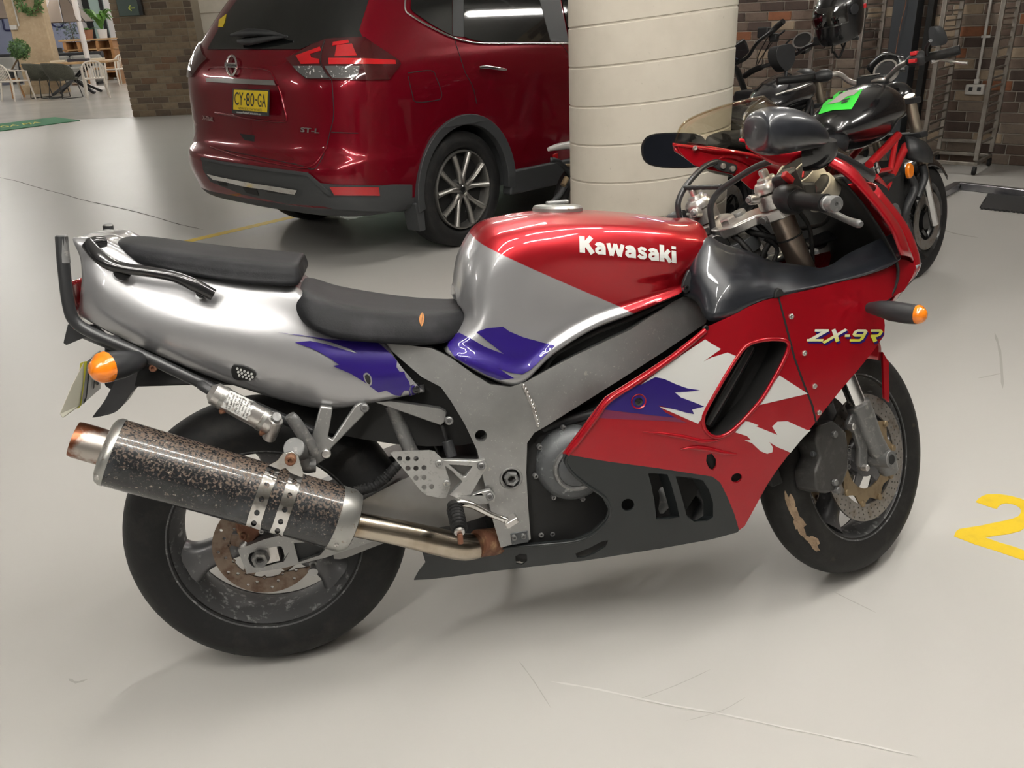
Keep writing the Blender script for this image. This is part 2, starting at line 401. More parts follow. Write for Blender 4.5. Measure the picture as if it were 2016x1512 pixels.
# ---------------- the garage ----------------
mat('floor_paint', (.50, .487, .462), .36, 0, 0, var=(.45, (.47, .457, .435), .3, .7), spec=.4)
mat('floor_polished', (.46, .44, .41), .22, 0, 0, var=(.8, (.39, .375, .35), .4, .7))
mat('line_yellow', (.72, .50, .02), .45, 0, 0, var=(20, (.62, .42, .03), .5, .8))
mat('concrete', (.50, .46, .39), .75, 0, 0, var=[(3, (.44, .40, .335), .4, .7), (45, (.38, .345, .29), .66, .76)], bump=(60, .25))
mat('ceiling_paint', (.42, .41, .39), .8, 0, 0, var=(1, (.36, .35, .33), .4, .7))
mat('tube_light', (1, 1, 1), .5, emit=((1, .965, .90), LAMP_E))
mat('mortar', (.40, .365, .31), .85, bump=(90, .4))
BR = [('brick_brown', (.115, .075, .055)), ('brick_dark', (.075, .050, .040)), ('brick_mid', (.16, .115, .088)), ('brick_tan', (.32, .245, .17)), ('brick_grey', (.20, .155, .12)), ('brick_orange', (.25, .095, .042))]
for n, c in BR: mat(n, c, .75, 0, 0, var=(24, tuple(v*.75 for v in c), .45, .75), bump=(80, .4))
def flat(name, pts, z, mat_, parent=None, th=.002):
    return prism3(name, [[V((p[0], p[1], z)) for p in pts]], (0, 0, -th), mat_, parent, bevel=0)
fl = flat('floor', [(-14, -9), (16, -9), (16, 37), (-14, 37)], 0, MT['floor_paint'], None, .1); tag(fl, 'light grey painted concrete garage floor', None, None, 'structure')
# cafe floor beyond the joint, a little lighter and more polished
cj = [GR.z(*p) for p in [(-40, 247), (120, 236), (266, 231)]]
fc = flat('floor_cafe', [cj[0].xy, cj[1].xy, cj[2].xy, (-.8, 20), (-.8, 36.9), (-13.9, 36.9), (-13.9, 16)], .0025, MT['floor_polished'], None, .002)
tag(fc, 'polished concrete floor of the cafe beyond the garage', None, None, 'structure')
yl = [GR.z(*p) for p in [(340, 479), (597, 419.5), (600, 422.5), (352, 482.5)]]
e1 = (yl[1]-yl[0]).normalized(); yl = [yl[0]-e1*.6, yl[1]+e1*3.2, yl[1]+e1*3.2+V((e1.y, -e1.x, 0))*.085, yl[0]-e1*.6+V((e1.y, -e1.x, 0))*.085]
flat('bay_line', [(p.x, p.y) for p in yl], .001, MT['line_yellow'], fl, .001)
z2 = lambda a, b: (1860+a/8.4, 940+b/8.4)
two = [z2(*p) for p in [(510, 408), (560, 350), (620, 310), (700, 282), (900, 278), (1100, 310), (1250, 352), (1400, 410), (1500, 490), (1530, 580), (1490, 680), (1400, 780), (1250, 890), (1050, 940), (660, 992), (900, 1078), (1150, 1150), (1310, 1208), (1500, 1275), (1450, 1420), (1290, 1368), (1150, 1322), (850, 1218), (500, 1110), (150, 975), (190, 890), (240, 855), (600, 798), (850, 745), (1000, 715), (1130, 680), (1220, 640), (1255, 590), (1262, 545), (1240, 505), (1180, 462), (1100, 440), (1010, 430), (940, 445), (890, 478), (865, 520), (790, 507)]]
flat('bay_number', [(lambda q: (q.x, q.y))(GR.z(*p)) for p in two], .001, MT['line_yellow'], fl, .001)
# ceiling and fluorescent battens
ce = flat('ceiling', [(-14, -9), (16, -9), (16, 37), (-14, 37)], 3.35, MT['ceiling_paint'], None, -.1); tag(ce, 'grey concrete garage ceiling', None, None, 'structure')
uD = V((cos(HD), sin(HD), 0)); vD = V((-sin(HD), cos(HD), 0)); GM = M.Rotation(HD, 4, 'Z')
first = None
mat('batten', (.7, .7, .68), .5)
spots = []
for v, us in ((-1.4, (-4.2, -2.2, -.3, 1.6)), (-.75, (-1.2, .6)), (-2.2, (3.4,)), (1.0, (1.6, 6.1)), (4.6, (-7.0, 5.4, 8.2)), (8.6, (-4.5, 7)), (12.5, (-2, 3.5, 8.5)), (16.5, (3, 7.5, 11.5)), (20, (6, 9, 12, 15)), (23.5, (6, 9, 12, 15)), (27, (8, 11, 14, 17))):  # battens by the brick wall and over the cafe are added to brighten them
    for u in us:
        p = uD*u+vD*v; spots.append((p, 0))
for p, a in spots:
    xf = M.Translation((p.x, p.y, 2.8)) @ GM
    if first is None:
        first = empty('ceiling_light', xf, 'slim fluorescent batten hanging under the garage ceiling', 'ceiling light', 'fluorescent battens on the ceiling')
        box('batten', (0, 0, .055), (1.55, .07, .05), MT['batten'], first, bevel=.005)
        lathe('tube', [(0, -.74), (.019, -.74), (.019, .74), (0, .74)], (0, 0, 0), (1, 0, 0), MT['tube_light'], first, 6)
        box('hanger', (0, 0, .31), (.02, .02, .47), MT['batten'], first, bevel=0)
    else: dup_tree(first, xf)
# round concrete column
cc = V((1.653, 2.26, 0)); cr_ = .375; a0 = math.atan2(CAM.y-cc.y, CAM.x-cc.x)
rows = [(-.05, 0)]; zs = []
for k in range(-1, 19):
    z = .6723+(k-3)*.1655; zs += [(z-.006, 0), (z-.0025, .004), (z+.0025, .004), (z+.006, 0), (z+.08, 0)]
zs = [(z, d) for z, d in zs if .02 < z < 3.33]
rows = [(-.05, 0)]+zs+[(3.4, 0)]
vs = []; n = 64
for z, dd in rows:
    for k in range(n):
        a = 2*pi*k/n; til = .032*cos(a-a0-pi/2) if .02 < z < 3.33 else 0
        vs.append(cc+V((cos(a)*(cr_-dd), sin(a)*(cr_-dd), z+til)))
fs = [(i*n+k, i*n+(k+1) % n, (i+1)*n+(k+1) % n, (i+1)*n+k) for i in range(len(rows)-1) for k in range(n)]
col = mesh('concrete_column', vs, fs, MT['concrete'], None, ang=25)
tag(col, 'round pale concrete column with formwork rings beside the red car', 'column', None, 'structure')
# brick wall at the back
WP = V((5.875, 4.779, 0)); wd_ = V((sin(HD), -cos(HD), 0)); wn = V((-cos(HD), -sin(HD), 0))   # along wall, facing normal
WM = M(((-wd_.x, wn.x, 0, WP.x), (-wd_.y, wn.y, 0, WP.y), (0, 0, 1, 0), (0, 0, 0, 1)))
wb = mesh('wall_back', [WM @ V(p) for p in [(4.2, -.012, -.02), (-8, -.012, -.02), (-8, -.012, 3.35), (4.2, -.012, 3.35), (4.2, -.25, -.02), (-8, -.25, -.02), (-8, -.25, 3.35), (4.2, -.25, 3.35)]],
          [(0, 1, 2, 3), (5, 4, 7, 6), (4, 0, 3, 7), (1, 5, 6, 2), (3, 2, 6, 7), (4, 5, 1, 0)], MT['mortar'], None, smooth=False)
tag(wb, 'mixed brown brick wall with pale mortar at the back of the garage', None, None, 'structure')
def brickmesh(name, L, h, m, d=.02):
    b = box(name, (0, -d/2, 0), (L, d, h), m, None, bevel=0); me = b.data; bm = bmesh.new(); bm.from_mesh(me); bmesh.ops.bevel(bm, geom=bm.edges[:], offset=.003, segments=1, affect='EDGES'); bm.to_mesh(me); bm.free()
    bpy.data.objects.remove(b); return me
bms = [(brickmesh('brick', .228, .076, MT[n]), brickmesh('brick_half', .108, .076, MT[n])) for n, c in BR]
W8 = [30, 24, 26, 20, 18, 5]
far = []; r_ = random.Random(5)
for row in range(39):
    z = -.002+.0865*row+.045; off = [0, .08, .16, .04, .12][(row*3) % 5]
    k = -4.15
    x = k-off
    while x < 7.7:
        i = r_.choices(range(6), W8)[0]; L = .228
        c = x+L/2; x += L+.0105
        if c-L/2 < -4.2: continue
        if -3.05 < c < .42 and row < 19:
            o = bpy.data.objects.new('brick', bms[i][0]); link(o, wb); o.matrix_world = WM @ M.Translation((-c, r_.uniform(-.001, .002), z))
        else: far.append((c, z, i))
bv, bf, bi = [], [], []
for c, z, i in far:
    o = len(bv)
    bv += [WM @ V((-c+sx*.114, y, z+sz*.038)) for y in (-.02, 0) for sx, sz in ((-1, -1), (1, -1), (1, 1), (-1, 1))]
    f = [(4, 5, 6, 7), (0, 1, 5, 4), (1, 2, 6, 5), (2, 3, 7, 6), (3, 0, 4, 7)]
    bf += [tuple(o+q for q in t) for t in f]; bi += [i]*5
o = mesh('brick_courses', bv, bf, MT['brick_brown'], wb, smooth=False); o['kind'] = 'stuff'
for n, c in BR[1:]: o.data.materials.append(MT[n])
if len(o.data.polygons) == len(bi): o.data.polygons.foreach_set('material_index', bi)
# green tinted glazed wall with a notice, behind the car and the column
mat('green_wall', (.36, .52, .42), .3, 0, .3)
gw = mesh('wall_green', [WM @ V(p) for p in [(9, -.02, 0), (4.2, -.02, 0), (4.2, -.02, 3.35), (9, -.02, 3.35), (9, -.2, 0), (4.2, -.2, 0), (4.2, -.2, 3.35), (9, -.2, 3.35)]],
          [(0, 1, 2, 3), (5, 4, 7, 6), (4, 0, 3, 7), (1, 5, 6, 2), (3, 2, 6, 7)], MT['green_wall'], None, smooth=False)
tag(gw, 'pale green glazed wall behind the car', None, None, 'structure')

# remaining garage walls
mat('wall_paint', (.40, .385, .36), .8, 0, 0, var=(.8, (.34, .33, .31), .4, .7))
for nm, c, sz in (('wall_left', (-14.1, 14, 1.67), (.2, 46, 3.4)), ('wall_right', (16.1, 14, 1.67), (.2, 46, 3.4)), ('wall_rear', (1, -9.1, 1.67), (30, .2, 3.4))):
    tag(box(nm, c, sz, MT['wall_paint'], None, bevel=0), 'plain painted garage wall', None, None, 'structure')
# crack, scratches and scuffs on the floor
mat('crack', (.10, .092, .082), .9); mat('scratch_pale', (.57, .555, .53), .5); mat('scuff', (.38, .365, .34), .6)
def strip(name, pts, w, m, sm=3):
    q = cr([GR.z(*p) for p in pts], sm); L_, R_ = [], []
    for i in range(len(q)):
        d = (q[min(i+1, len(q)-1)]-q[max(i-1, 0)]).normalized(); n = V((-d.y, d.x, 0)); k = w*(.35+.65*abs(sin(i*1.7)))*(.2 if i in (0, len(q)-1) else 1); L_.append(q[i]+n*k); R_.append(q[i]-n*k)
    vs_ = [V((p.x, p.y, .0009)) for p in L_+R_]; n_ = len(q); mesh(name, vs_, [(i, i+1, n_+i+1, n_+i) for i in range(n_-1)], MT[m], fl, smooth=False)
strip('floor_crack', [(-20, 346), (30, 356), (60, 365), (95, 375), (130, 384), (160, 393), (205, 403), (250, 413), (300, 426), (350, 441), (400, 452)], .007, 'crack', 4)
strip('floor_scratch', [(1085, 1342), (1180, 1358), (1300, 1385), (1420, 1406), (1560, 1436), (1700, 1465), (1800, 1488)], .003, 'scratch_pale')
for pts, w in (([(1925, 745), (1950, 740), (1972, 735)], .004), ([(1958, 655), (1968, 690), (1972, 730), (1974, 765)], .006), ([(1640, 1165), (1680, 1185), (1725, 1207)], .002), ([(1020, 1300), (1050, 1340), (1085, 1395)], .0015), ([(1250, 1380), (1330, 1350), (1400, 1318)], .0012), ([(135, 1336), (150, 1344), (172, 1338)], .004), ([(1850, 450), (1880, 460), (1925, 468)], .012), ([(1350, 1420), (1420, 1400), (1470, 1372)], .001)):
    strip('floor_scuff', pts, w, 'scuff')
# ---------------- the sports motorcycle in front ----------------
LEAN = .1494168; STEER = .4806338; WB = 1.44; RAKE = rad(24); DZ = .00113
BKM = M.Translation((0, 0, DZ)) @ M.Rotation(-LEAN, 4, 'X')
B = Frame(BKM); P = B.at
_A = V((WB+.093, 0, 0)); _ax = V((-sin(RAKE), 0, cos(RAKE)))
SX = M.Translation(_A) @ M.Rotation(STEER, 4, _ax) @ M.Translation(-_A)
S = Frame(BKM @ SX); Q = S.at            # steered frame: fork, bars, front wheel
zx = empty('motorcycle', BKM, 'red, silver and purple sports motorcycle parked in the foreground', 'motorcycle')
def mir(p): return V((p[0], -p[1], p[2]))
def bodyrows(cols, top=None, bot=None):
    """cols of right-side points, top to bottom -> closed-over rows, mirrored to the left"""
    R = []
    for c in cols:
        c = [V(p) for p in c]; R.append(c+[mir(p) for p in reversed(c)])
    return R
def half(cols, dz_top=.006, n=1):
    out = []
    for c in cols:
        a = c[0]; out.append([V((a.x, 0, a.z+dz_top)), V((a.x, a.y*.55, a.z+dz_top*.7))]+c)
    return out
# --- wheels
def wheel(cx, cz, R, hw, rim_r, rim_w, xf, tyre_mat, spoke_ang, name, spoke_w, groove):
    c = V((cx, 0, cz)); rt = rim_r-.008
    prof = []
    for k in range(17):
        a = -pi/2+pi*k/16; prof.append((rt+(R-rt)*max(0, cos(a))**.72, hw*sin(a)))
    w = rim_w
    prof = [(rt-.012, -w*.93), (rt, -w*1.0)]+prof[1:-1]+[(rt, w*1.0), (rt-.012, w*.93)]
    ty = lathe('tyre', prof, c, (0, 1, 0), tyre_mat, zx, 96, xf=xf, ang=60, closed=True)
    # tread grooves
    gv, gf = [], []
    for k in range(groove):
        for sgn in (-1, 1):
            t0 = 2*pi*(k+(.5 if sgn > 0 else 0))/groove; pts = []
            for j in range(9):
                u = .10+.68*j/8; a = sgn*u*pi/2; rr = rt+(R-rt)*cos(a)**.72+.0005; th = t0+.20*u+.06*sin(u*5)
                pts.append((rr, hw*sin(a), th, .010*(1-abs(u-.45)*1.3)))
            b0 = len(gv)
            for rr, y, th, wd in pts:
                for e in (-1, 1): gv.append(c+V((rr*cos(th+e*wd*.6), y, rr*sin(th+e*wd*.6))))
            gf += [(b0+2*j, b0+2*j+1, b0+2*j+3, b0+2*j+2) for j in range(8)]
    g = mesh('tread_groove', gv, gf, MT['black'], ty, xf=xf, smooth=False); g['kind'] = 'stuff'
    rm = lathe('rim', [(rim_r-.016, -w*.96), (rim_r, -w*1.02), (rim_r+.001, -w*.985), (rim_r-.010, -w*.95), (rim_r-.014, -w*.86), (rim_r-.022, -w*.62), (rim_r-.030, -w*.35), (rim_r-.032, 0), (rim_r-.030, w*.35), (rim_r-.022, w*.62), (rim_r-.014, w*.86), (rim_r-.010, w*.95), (rim_r+.001, w*.985), (rim_r, w*1.02), (rim_r-.016, w*.96), (rim_r-.026, w*.7), (rim_r-.036, w*.3), (rim_r-.038, 0), (rim_r-.036, -w*.3), (rim_r-.026, -w*.7)], c, (0, 1, 0), MT['wheel_inner'], zx, 96, xf=xf, closed=True)
    lathe('rim_lip', [(rim_r-.012, -w*.955), (rim_r+.001, -w*1.03), (rim_r+.006, -w*1.02), (rim_r+.005, -w*.97)], c, (0, 1, 0), MT['wheel'], rm, 96, xf=xf, closed=True)
    hub = lathe('hub', [(0, -.062), (.030, -.062), (.048, -.045), (.048, .045), (.03, .062), (0, .062)], c, (0, 1, 0), MT['wheel'], zx, 32, xf=xf)
    for a in spoke_ang:
        d = V((cos(a), 0, sin(a))); rows = []
        for t, wx, wy in ((.03, .040, .040), (.07, .034, .030), (.12, .031, .026), (rim_r-.06, .036, .030), (rim_r-.032, .060, .042)):
            tg = V((-sin(a), 0, cos(a))); rows.append([c+d*t+tg*(wx*spoke_w*math.copysign(abs(cos(q))**.7, cos(q)))+V((0, wy*math.copysign(abs(sin(q))**.7, sin(q)), 0)) for q in [2*pi*k/12 for k in range(12)]])
        loft('spoke', rows, MT['wheel'], zx, 3, 2, cv=True, caps=True, xf=xf)
    return c
def holedisc(name, c, y, r0, r1, mat_, parent, holes, xf, n=72, th=.005, inner=None):
    L = [[V((c.x+r1*cos(2*pi*k/n), y, c.z+r1*sin(2*pi*k/n))) for k in range(n)], [V((c.x+r0*cos(2*pi*k/n), y, c.z+r0*sin(2*pi*k/n))) for k in range(n)]]
    for rr, a, hr in holes:
        hc = V((c.x+rr*cos(a), y, c.z+rr*sin(a))); L.append([hc+V((hr*cos(q), 0, hr*sin(q))) for q in [2*pi*k/8 for k in range(8)]])
    return prism3(name, L, (0, th, 0), mat_, parent, 0, xf)
rc = V((0, 0, .315)); fc_ = V((WB, 0, .300))
wheel(0, .315, .315, .09, .226, .078, None, MT['rubber'], [rad(a) for a in (197, 317, 77)], 'rear', 1.0, 12)
wheel(WB, .300, .300, .062, .225, .050, SX, MT['rubber_mud'], [rad(a) for a in (235, 355, 115)], 'front', .85, 14)
# mud caked on the front tyre
mat('dry_mud', (.34, .24, .155), .9, 0, 0, var=(40, (.22, .15, .10), .45, .7), bump=(60, .8))
for a0, a1, u0, u1 in ((186, 197, -.60, -.40), (195, 206, -.66, -.44), (204, 211, -.60, -.46), (212, 222, -.72, -.50)):
    mv, n1, n2 = [], 12, 9
    for i in range(n1):
        for j in range(n2):
            ph = 2*pi*i/n1; rr_ = (j/(n2-1))*(1+.28*sin(3*ph+a0)+.18*sin(5*ph)); u = (u0+u1)/2+(u1-u0)/2*rr_*cos(ph); th = rad((a0+a1)/2+(a1-a0)/2*1.25*rr_*sin(ph))
            hgt = -.002 if j == n2-1 else .0008+.0026*random.random(); a = u*pi/2; rr = .217+(.300-.217)*cos(a)**.72+hgt; mv.append(fc_+V((rr*cos(th), .062*sin(a), rr*sin(th))))
    mesh('mud_patch', mv, [(i*n2+j, i*n2+j+1, ((i+1) % n1)*n2+j+1, ((i+1) % n1)*n2+j) for i in range(n1) for j in range(n2-1)], MT['dry_mud'], zx, xf=SX)
# rear brake disc
hs = [(.100-.012*(k % 3), 2*pi*k/36, .0038) for k in range(36)]
rd = holedisc('brake_disc', rc, -.098, .076, .112, MT['disc'], zx, hs, None)
pts = []
for k in range(5):
    a = 2*pi*k/5+.3
    prism3('disc_arm', [[V((rc.x+r*cos(a+da), -.095, rc.z+r*sin(a+da))) for r, da in ((.03, -.5), (.079, -.16), (.079, .16), (.03, .5))]], (0, .006, 0), MT['disc'], rd, .001)
lathe('disc_carrier', [(.02, 0), (.045, 0), (.045, .02), (.02, .02)], (rc.x, -.10, rc.z), (0, 1, 0), MT['wheel'], rd, 24, closed=True)
# rear caliper bracket
cal = plate('rear_caliper', B, [(462, 1030), (500, 1018), (520, 1030), (512, 1052), (495, 1072), (478, 1066), (466, 1050)], -.125, .04, MT['rust'], zx, bevel=.004)
bolt('bolt', B, 479, 1055, -.127, .008, MT['rust'], cal); bolt('bolt', B, 515, 1045, -.14, .006, MT['alu'], cal)
# swingarm
mat('alu_swing', (.26, .255, .25), .42, .7, 0, var=(5, (.34, .335, .33), .4, .7)); mat('alu_guard', (.50, .50, .49), .38, .75, 0, var=(120, (.36, .36, .35), .55, .7))
sw = plate('swingarm_end', B, [(468, 1082), (486, 1130), (560, 1118), (640, 1098), (735, 1066), (735, 1040), (640, 1044), (560, 1052), (520, 1062)], -.142, .035, MT['alu'], zx, holes=[sm2([(492, 1090), (545, 1076), (556, 1080), (560, 1103), (548, 1108), (500, 1117)], 3), [(578, 1069), (640, 1066), (644, 1076), (630, 1093), (588, 1107)]], bevel=.002)
plate('swingarm_inlay', B, [(574, 1066), (644, 1062), (648, 1080), (632, 1096), (586, 1110)], -.13, .02, MT['plastic'], sw, bevel=.001)
plate('chain_adjuster', B, [(500, 1086), (545, 1074), (552, 1104), (506, 1116)], -.139, .02, MT['alu_bright'], sw, bevel=.001)
ax = P(513, 1098, -.143)
lathe('axle_nut', [(.007, -.02), (.007, .012), (.011, .016), (.017, .016), (.019, .010), (.019, -.02)], (ax.x, ax.y, ax.z), (0, -1, 0), MT['alu_dark'], sw, 6, ang=20, closed=True)
sa = loft('swingarm', [[V((x, y0, z1)), V((x, y0-.002, (z0+z1)/2)), V((x, y0, z0)), V((x, y1, z0)), V((x, y1+.002, (z0+z1)/2)), V((x, y1, z1))] for x, y0, y1, z0, z1 in ((.145, -.138, -.108, .282, .37), (.17, -.138, -.105, .28, .385), (.25, -.135, -.07, .30, .42), (.34, -.13, -.04, .315, .45), (.44, -.125, .125, .32, .46), (.50, -.12, .12, .33, .45))], MT['alu_swing'], zx, 3, 1, cv=True, caps=True, ang=25)
loft('swingarm', [[V((x, -y0, z1)), V((x, -y0+.002, (z0+z1)/2)), V((x, -y0, z0)), V((x, -y1, z0)), V((x, -y1-.002, (z0+z1)/2)), V((x, -y1, z1))] for x, y0, y1, z0, z1 in ((-.05, -.142, -.112, .275, .345), (.10, -.142, -.11, .272, .36), (.25, -.135, -.07, .30, .42), (.38, -.13, -.04, .315, .45))], MT['alu'], zx, 3, 1, cv=True, caps=True, ang=25)
# paddock stand bobbin
bp_ = P(618, 1128, -.12); lathe('stand_spool', [(0, 0), (.009, 0), (.009, .012), (.006, .015), (.006, .03), (.011, .033), (.011, .037), (0, .037)], bp_+V((0, .02, .02)), (0, -1, -.3), MT['alu'], sw, 16)
# --- muffler
m0 = P(208, 886, -.235); m1 = P(698, 1029, -.205); md = (m1-m0).normalized(); mL = (m1-m0).length; R0 = .0655
mu = lathe('muffler_can', [(0, .004), (R0-.006, .004), (R0, .012), (R0, mL-.05), (R0+.001, mL-.03), (R0-.002, mL-.012), (R0-.01, mL-.002), (0, mL-.002)], m0, md, MT['muffler'], zx, 48)
lathe('end_cap', [(.03, -.003), (R0-.012, -.003), (R0-.004, .001), (R0+.001, .009), (R0+.001, .016), (R0-.002, .016)], m0, md, MT['muffler_cap'], mu, 48, closed=True)
lathe('front_band', [(R0-.004, mL-.045), (R0+.0012, mL-.045), (R0+.001, mL-.018), (R0-.006, mL-.004), (.03, mL), (.03, mL-.01)], m0, md, MT['muffler_cap'], mu, 48, closed=True)
lathe('outlet', [(.028, .01), (.0345, .01), (.0345, -.05), (.033, -.057), (.030, -.057), (.028, -.05)], m0-V((0, 0, -.004)), md, MT['rust_chrome'], mu, 36, closed=True)
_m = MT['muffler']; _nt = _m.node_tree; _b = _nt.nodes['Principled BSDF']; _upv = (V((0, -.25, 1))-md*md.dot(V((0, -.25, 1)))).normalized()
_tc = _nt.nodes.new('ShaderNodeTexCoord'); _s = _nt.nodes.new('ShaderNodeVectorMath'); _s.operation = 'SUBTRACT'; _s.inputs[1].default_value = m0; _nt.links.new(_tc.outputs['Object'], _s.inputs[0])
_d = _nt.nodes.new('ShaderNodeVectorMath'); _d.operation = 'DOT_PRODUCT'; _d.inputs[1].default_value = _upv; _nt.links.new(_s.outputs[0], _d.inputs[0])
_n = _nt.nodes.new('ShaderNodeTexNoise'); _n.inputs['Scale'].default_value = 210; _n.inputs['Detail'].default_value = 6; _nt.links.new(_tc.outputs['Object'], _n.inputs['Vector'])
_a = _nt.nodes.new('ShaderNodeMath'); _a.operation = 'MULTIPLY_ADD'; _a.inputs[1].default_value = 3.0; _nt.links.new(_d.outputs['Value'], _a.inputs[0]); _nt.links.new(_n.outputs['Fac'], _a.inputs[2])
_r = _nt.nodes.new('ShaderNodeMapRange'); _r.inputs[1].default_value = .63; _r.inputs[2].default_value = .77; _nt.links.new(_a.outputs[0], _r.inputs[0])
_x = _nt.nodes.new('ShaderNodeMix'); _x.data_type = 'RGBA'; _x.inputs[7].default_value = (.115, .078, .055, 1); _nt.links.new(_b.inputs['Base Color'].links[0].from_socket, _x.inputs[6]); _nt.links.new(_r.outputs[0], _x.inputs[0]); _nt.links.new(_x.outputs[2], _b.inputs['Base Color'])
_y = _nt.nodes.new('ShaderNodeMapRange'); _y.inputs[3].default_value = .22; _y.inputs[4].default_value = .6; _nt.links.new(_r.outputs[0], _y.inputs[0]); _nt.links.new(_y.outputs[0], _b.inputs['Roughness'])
mcyl = Sheet(B, vf=(lambda: (lambda u, w: ([m0+md*(h)+(u*cos(2*pi*k/64)+w*sin(2*pi*k/64))*R0 for h in (0, mL) for k in range(64)], [(k, (k+1) % 64, 64+(k+1) % 64, 64+k) for k in range(64)]))(*basis(md)[:2]))())
h1 = [(566, 914), (560, 925)]
def strap(a, b, nm):
    # a, b: pixel edge curves (top to bottom)
    out = a+list(reversed(b)); ho = []
    for k in range(5):
        t = (k+.5)/5.2+.03; i = t*(len(a)-1); j = int(i); f = i-j
        p = [(q[j][0]*(1-f)+q[min(j+1, len(q)-1)][0]*f, q[j][1]*(1-f)+q[min(j+1, len(q)-1)][1]*f) for q in (a, b)]
        ho.append(circ((p[0][0]+p[1][0])/2, (p[0][1]+p[1][1])/2, 5.6, 10))
    return cut(nm, mcyl, out, MT['chrome'], mu, holes=ho, th=.002, off=.003, step=10, seglen=8)
strap([(528, 916), (519, 935), (508, 962), (498, 990), (489, 1015), (485, 1032)], [(551, 924), (543, 945), (532, 972), (523, 1000), (515, 1025), (513, 1041)], 'clamp_strap')
strap([(572, 930), (563, 955), (553, 985), (544, 1010), (537, 1032), (531, 1045)], [(596, 940), (588, 962), (578, 992), (569, 1018), (562, 1040), (557, 1055)], 'clamp_strap')
brk = plate('muffler_bracket', B, [(528, 916), (545, 907), (556, 893), (575, 889), (588, 897), (592, 915), (597, 930), (596, 941), (572, 932), (562, 922), (552, 926)], -.255, .004, MT['chrome'], mu, bevel=.001)
bolt('bolt', B, 572, 905, -.257, .011, MT['rust'], brk, h=.008)
for px, py in ((192, 939), (663, 1071)):
    p, n = mcyl.hit(px, py); bolt('rivet', B, 0, 0, 0, .0042, MT['alu_bright'], mu, d=n, pos=p+n*.003, h=.002)
tube('link_pipe', [P(672, 1028, -.20), P(740, 1040, -.195), P(800, 1052, -.19), P(860, 1066, -.18), P(915, 1077, -.165), P(960, 1070, -.13), P(1020, 1058, -.09)], [.026, .027, .028, .030, .030, .028, .028], MT['pipe'], zx, 24)
tube('pipe_joint', [P(940, 1070, -.155), P(985, 1064, -.12), P(1040, 1052, -.08)], .031, MT['rust'], zx, 20)
# --- tail body
tc_ = [[(143, 471, -.118), (157, 505, -.12), (161, 545, -.124), (157, 590, -.118), (156, 622, -.10)],
       [(200, 478, -.118), (205, 525, -.13), (205, 575, -.14), (205, 620, -.135), (212, 653, -.108)],
       [(285, 518, -.112), (285, 562, -.135), (290, 612, -.152), (290, 658, -.15), (295, 692, -.115)],
       [(375, 536, -.118), (378, 585, -.14), (385, 640, -.164), (390, 695, -.16), (400, 737, -.12)],
       [(475, 553, -.122), (475, 610, -.147), (480, 662, -.17), (485, 722, -.165), (492, 769, -.125)],
       [(570, 565, -.125), (570, 622, -.15), (575, 684, -.172), (580, 748, -.168), (585, 796, -.13)],
       [(640, 620, -.125), (640, 668, -.15), (645, 712, -.171), (648, 764, -.168), (650, 805, -.138)],
       [(705, 645, -.125), (708, 680, -.148), (715, 722, -.166), (722, 765, -.165), (730, 794, -.145)],
       [(752, 664, -.13), (768, 688, -.148), (787, 718, -.162), (810, 746, -.163), (836, 772, -.152)]]
tcols = [[P(*q) for q in c] for c in tc_]
tailrows = []
for c in half(tcols, .003):
    e = c[-1]; tailrows.append(c+[V((e.x, e.y*.4, e.z+.015))])
rear = [V((v.x-.012, v.y*.93, v.z)) for v in tailrows[0]]
TR = [r+[mir(p) for p in reversed(r)] for r in tailrows]
vsT, fsT, _, _ = grid(TR, 6, 4)
tail = mesh('tail_fairing', vsT, fsT, MT['silver'], zx, ang=60)
tail.modifiers.new('s', 'SOLIDIFY').thickness = .004
shT = Sheet(B, vf=(vsT, fsT))
# rear face of the tail with the lamp
r0 = TR[0]; cen = V((r0[0].x-.008, 0, sum(p.z for p in r0)/len(r0)))
ls = cr(r0, 4)
mesh('tail_end', ls+[cen], [(i, i+1, len(ls)) for i in range(len(ls)-1)], MT['plastic'], tail)
tl = [(153, 522), (161, 530), (160, 560), (156, 590), (151, 585), (150, 550)]
loft('tail_lamp', [[V((-.285-.03*(1-(y/.118)**2), y, z)) for z in (.915, .89, .865, .835)] for y in (-.121, -.08, -.03, .03, .08, .121)], MT['lens_red'], zx, 4, 3, th=.01)
# purple flash and other tail details
cut('purple_flash', shT, [(548, 655), (590, 660), (640, 668), (690, 672), (745, 676), (772, 700), (800, 733), (827, 760), (832, 770), (800, 780), (775, 776), (760, 768), (745, 772), (718, 752), (690, 735), (668, 726), (655, 720), (668, 718), (640, 700), (610, 685), (580, 674), (610, 672), (640, 678), (680, 690), (705, 697), (690, 688), (650, 674), (610, 664)], MT['purple'], tail, th=.0008, off=.0028, step=9)
pv = [(456, 726), (462, 718), (485, 722), (505, 734), (497, 746), (475, 747), (460, 742)]
cut('vent_patch', shT, pv, MT['black'], tail, th=.001, off=.003, sm=3)
for i in range(5):
    for j in range(3):
        cx, cy = 468+7*i+2*j, 724+2.6*i+6.5*j
        if inpoly(cx, cy, pv): cut('mesh_hole', shT, circ(cx, cy, 2.6, 6), MT['label_white'], tail, th=.0006, off=.0036, step=20)
for q in (sm2([(715, 738), (722, 733), (730, 740), (732, 752), (728, 758), (720, 752)], 3),):
    cut('slot_rim', shT, q, MT['silver'], tail, th=.002, off=.004, step=20)
    cut('slot', shT, [(724+(a-724)*.68, 746+(b-746)*.75) for a, b in q], MT['black'], tail, th=.001, off=.0048, step=20)
cut('bolt_boss', shT, circ(819, 766, 13, 16), MT['silver'], tail, th=.002, off=.004, step=20)
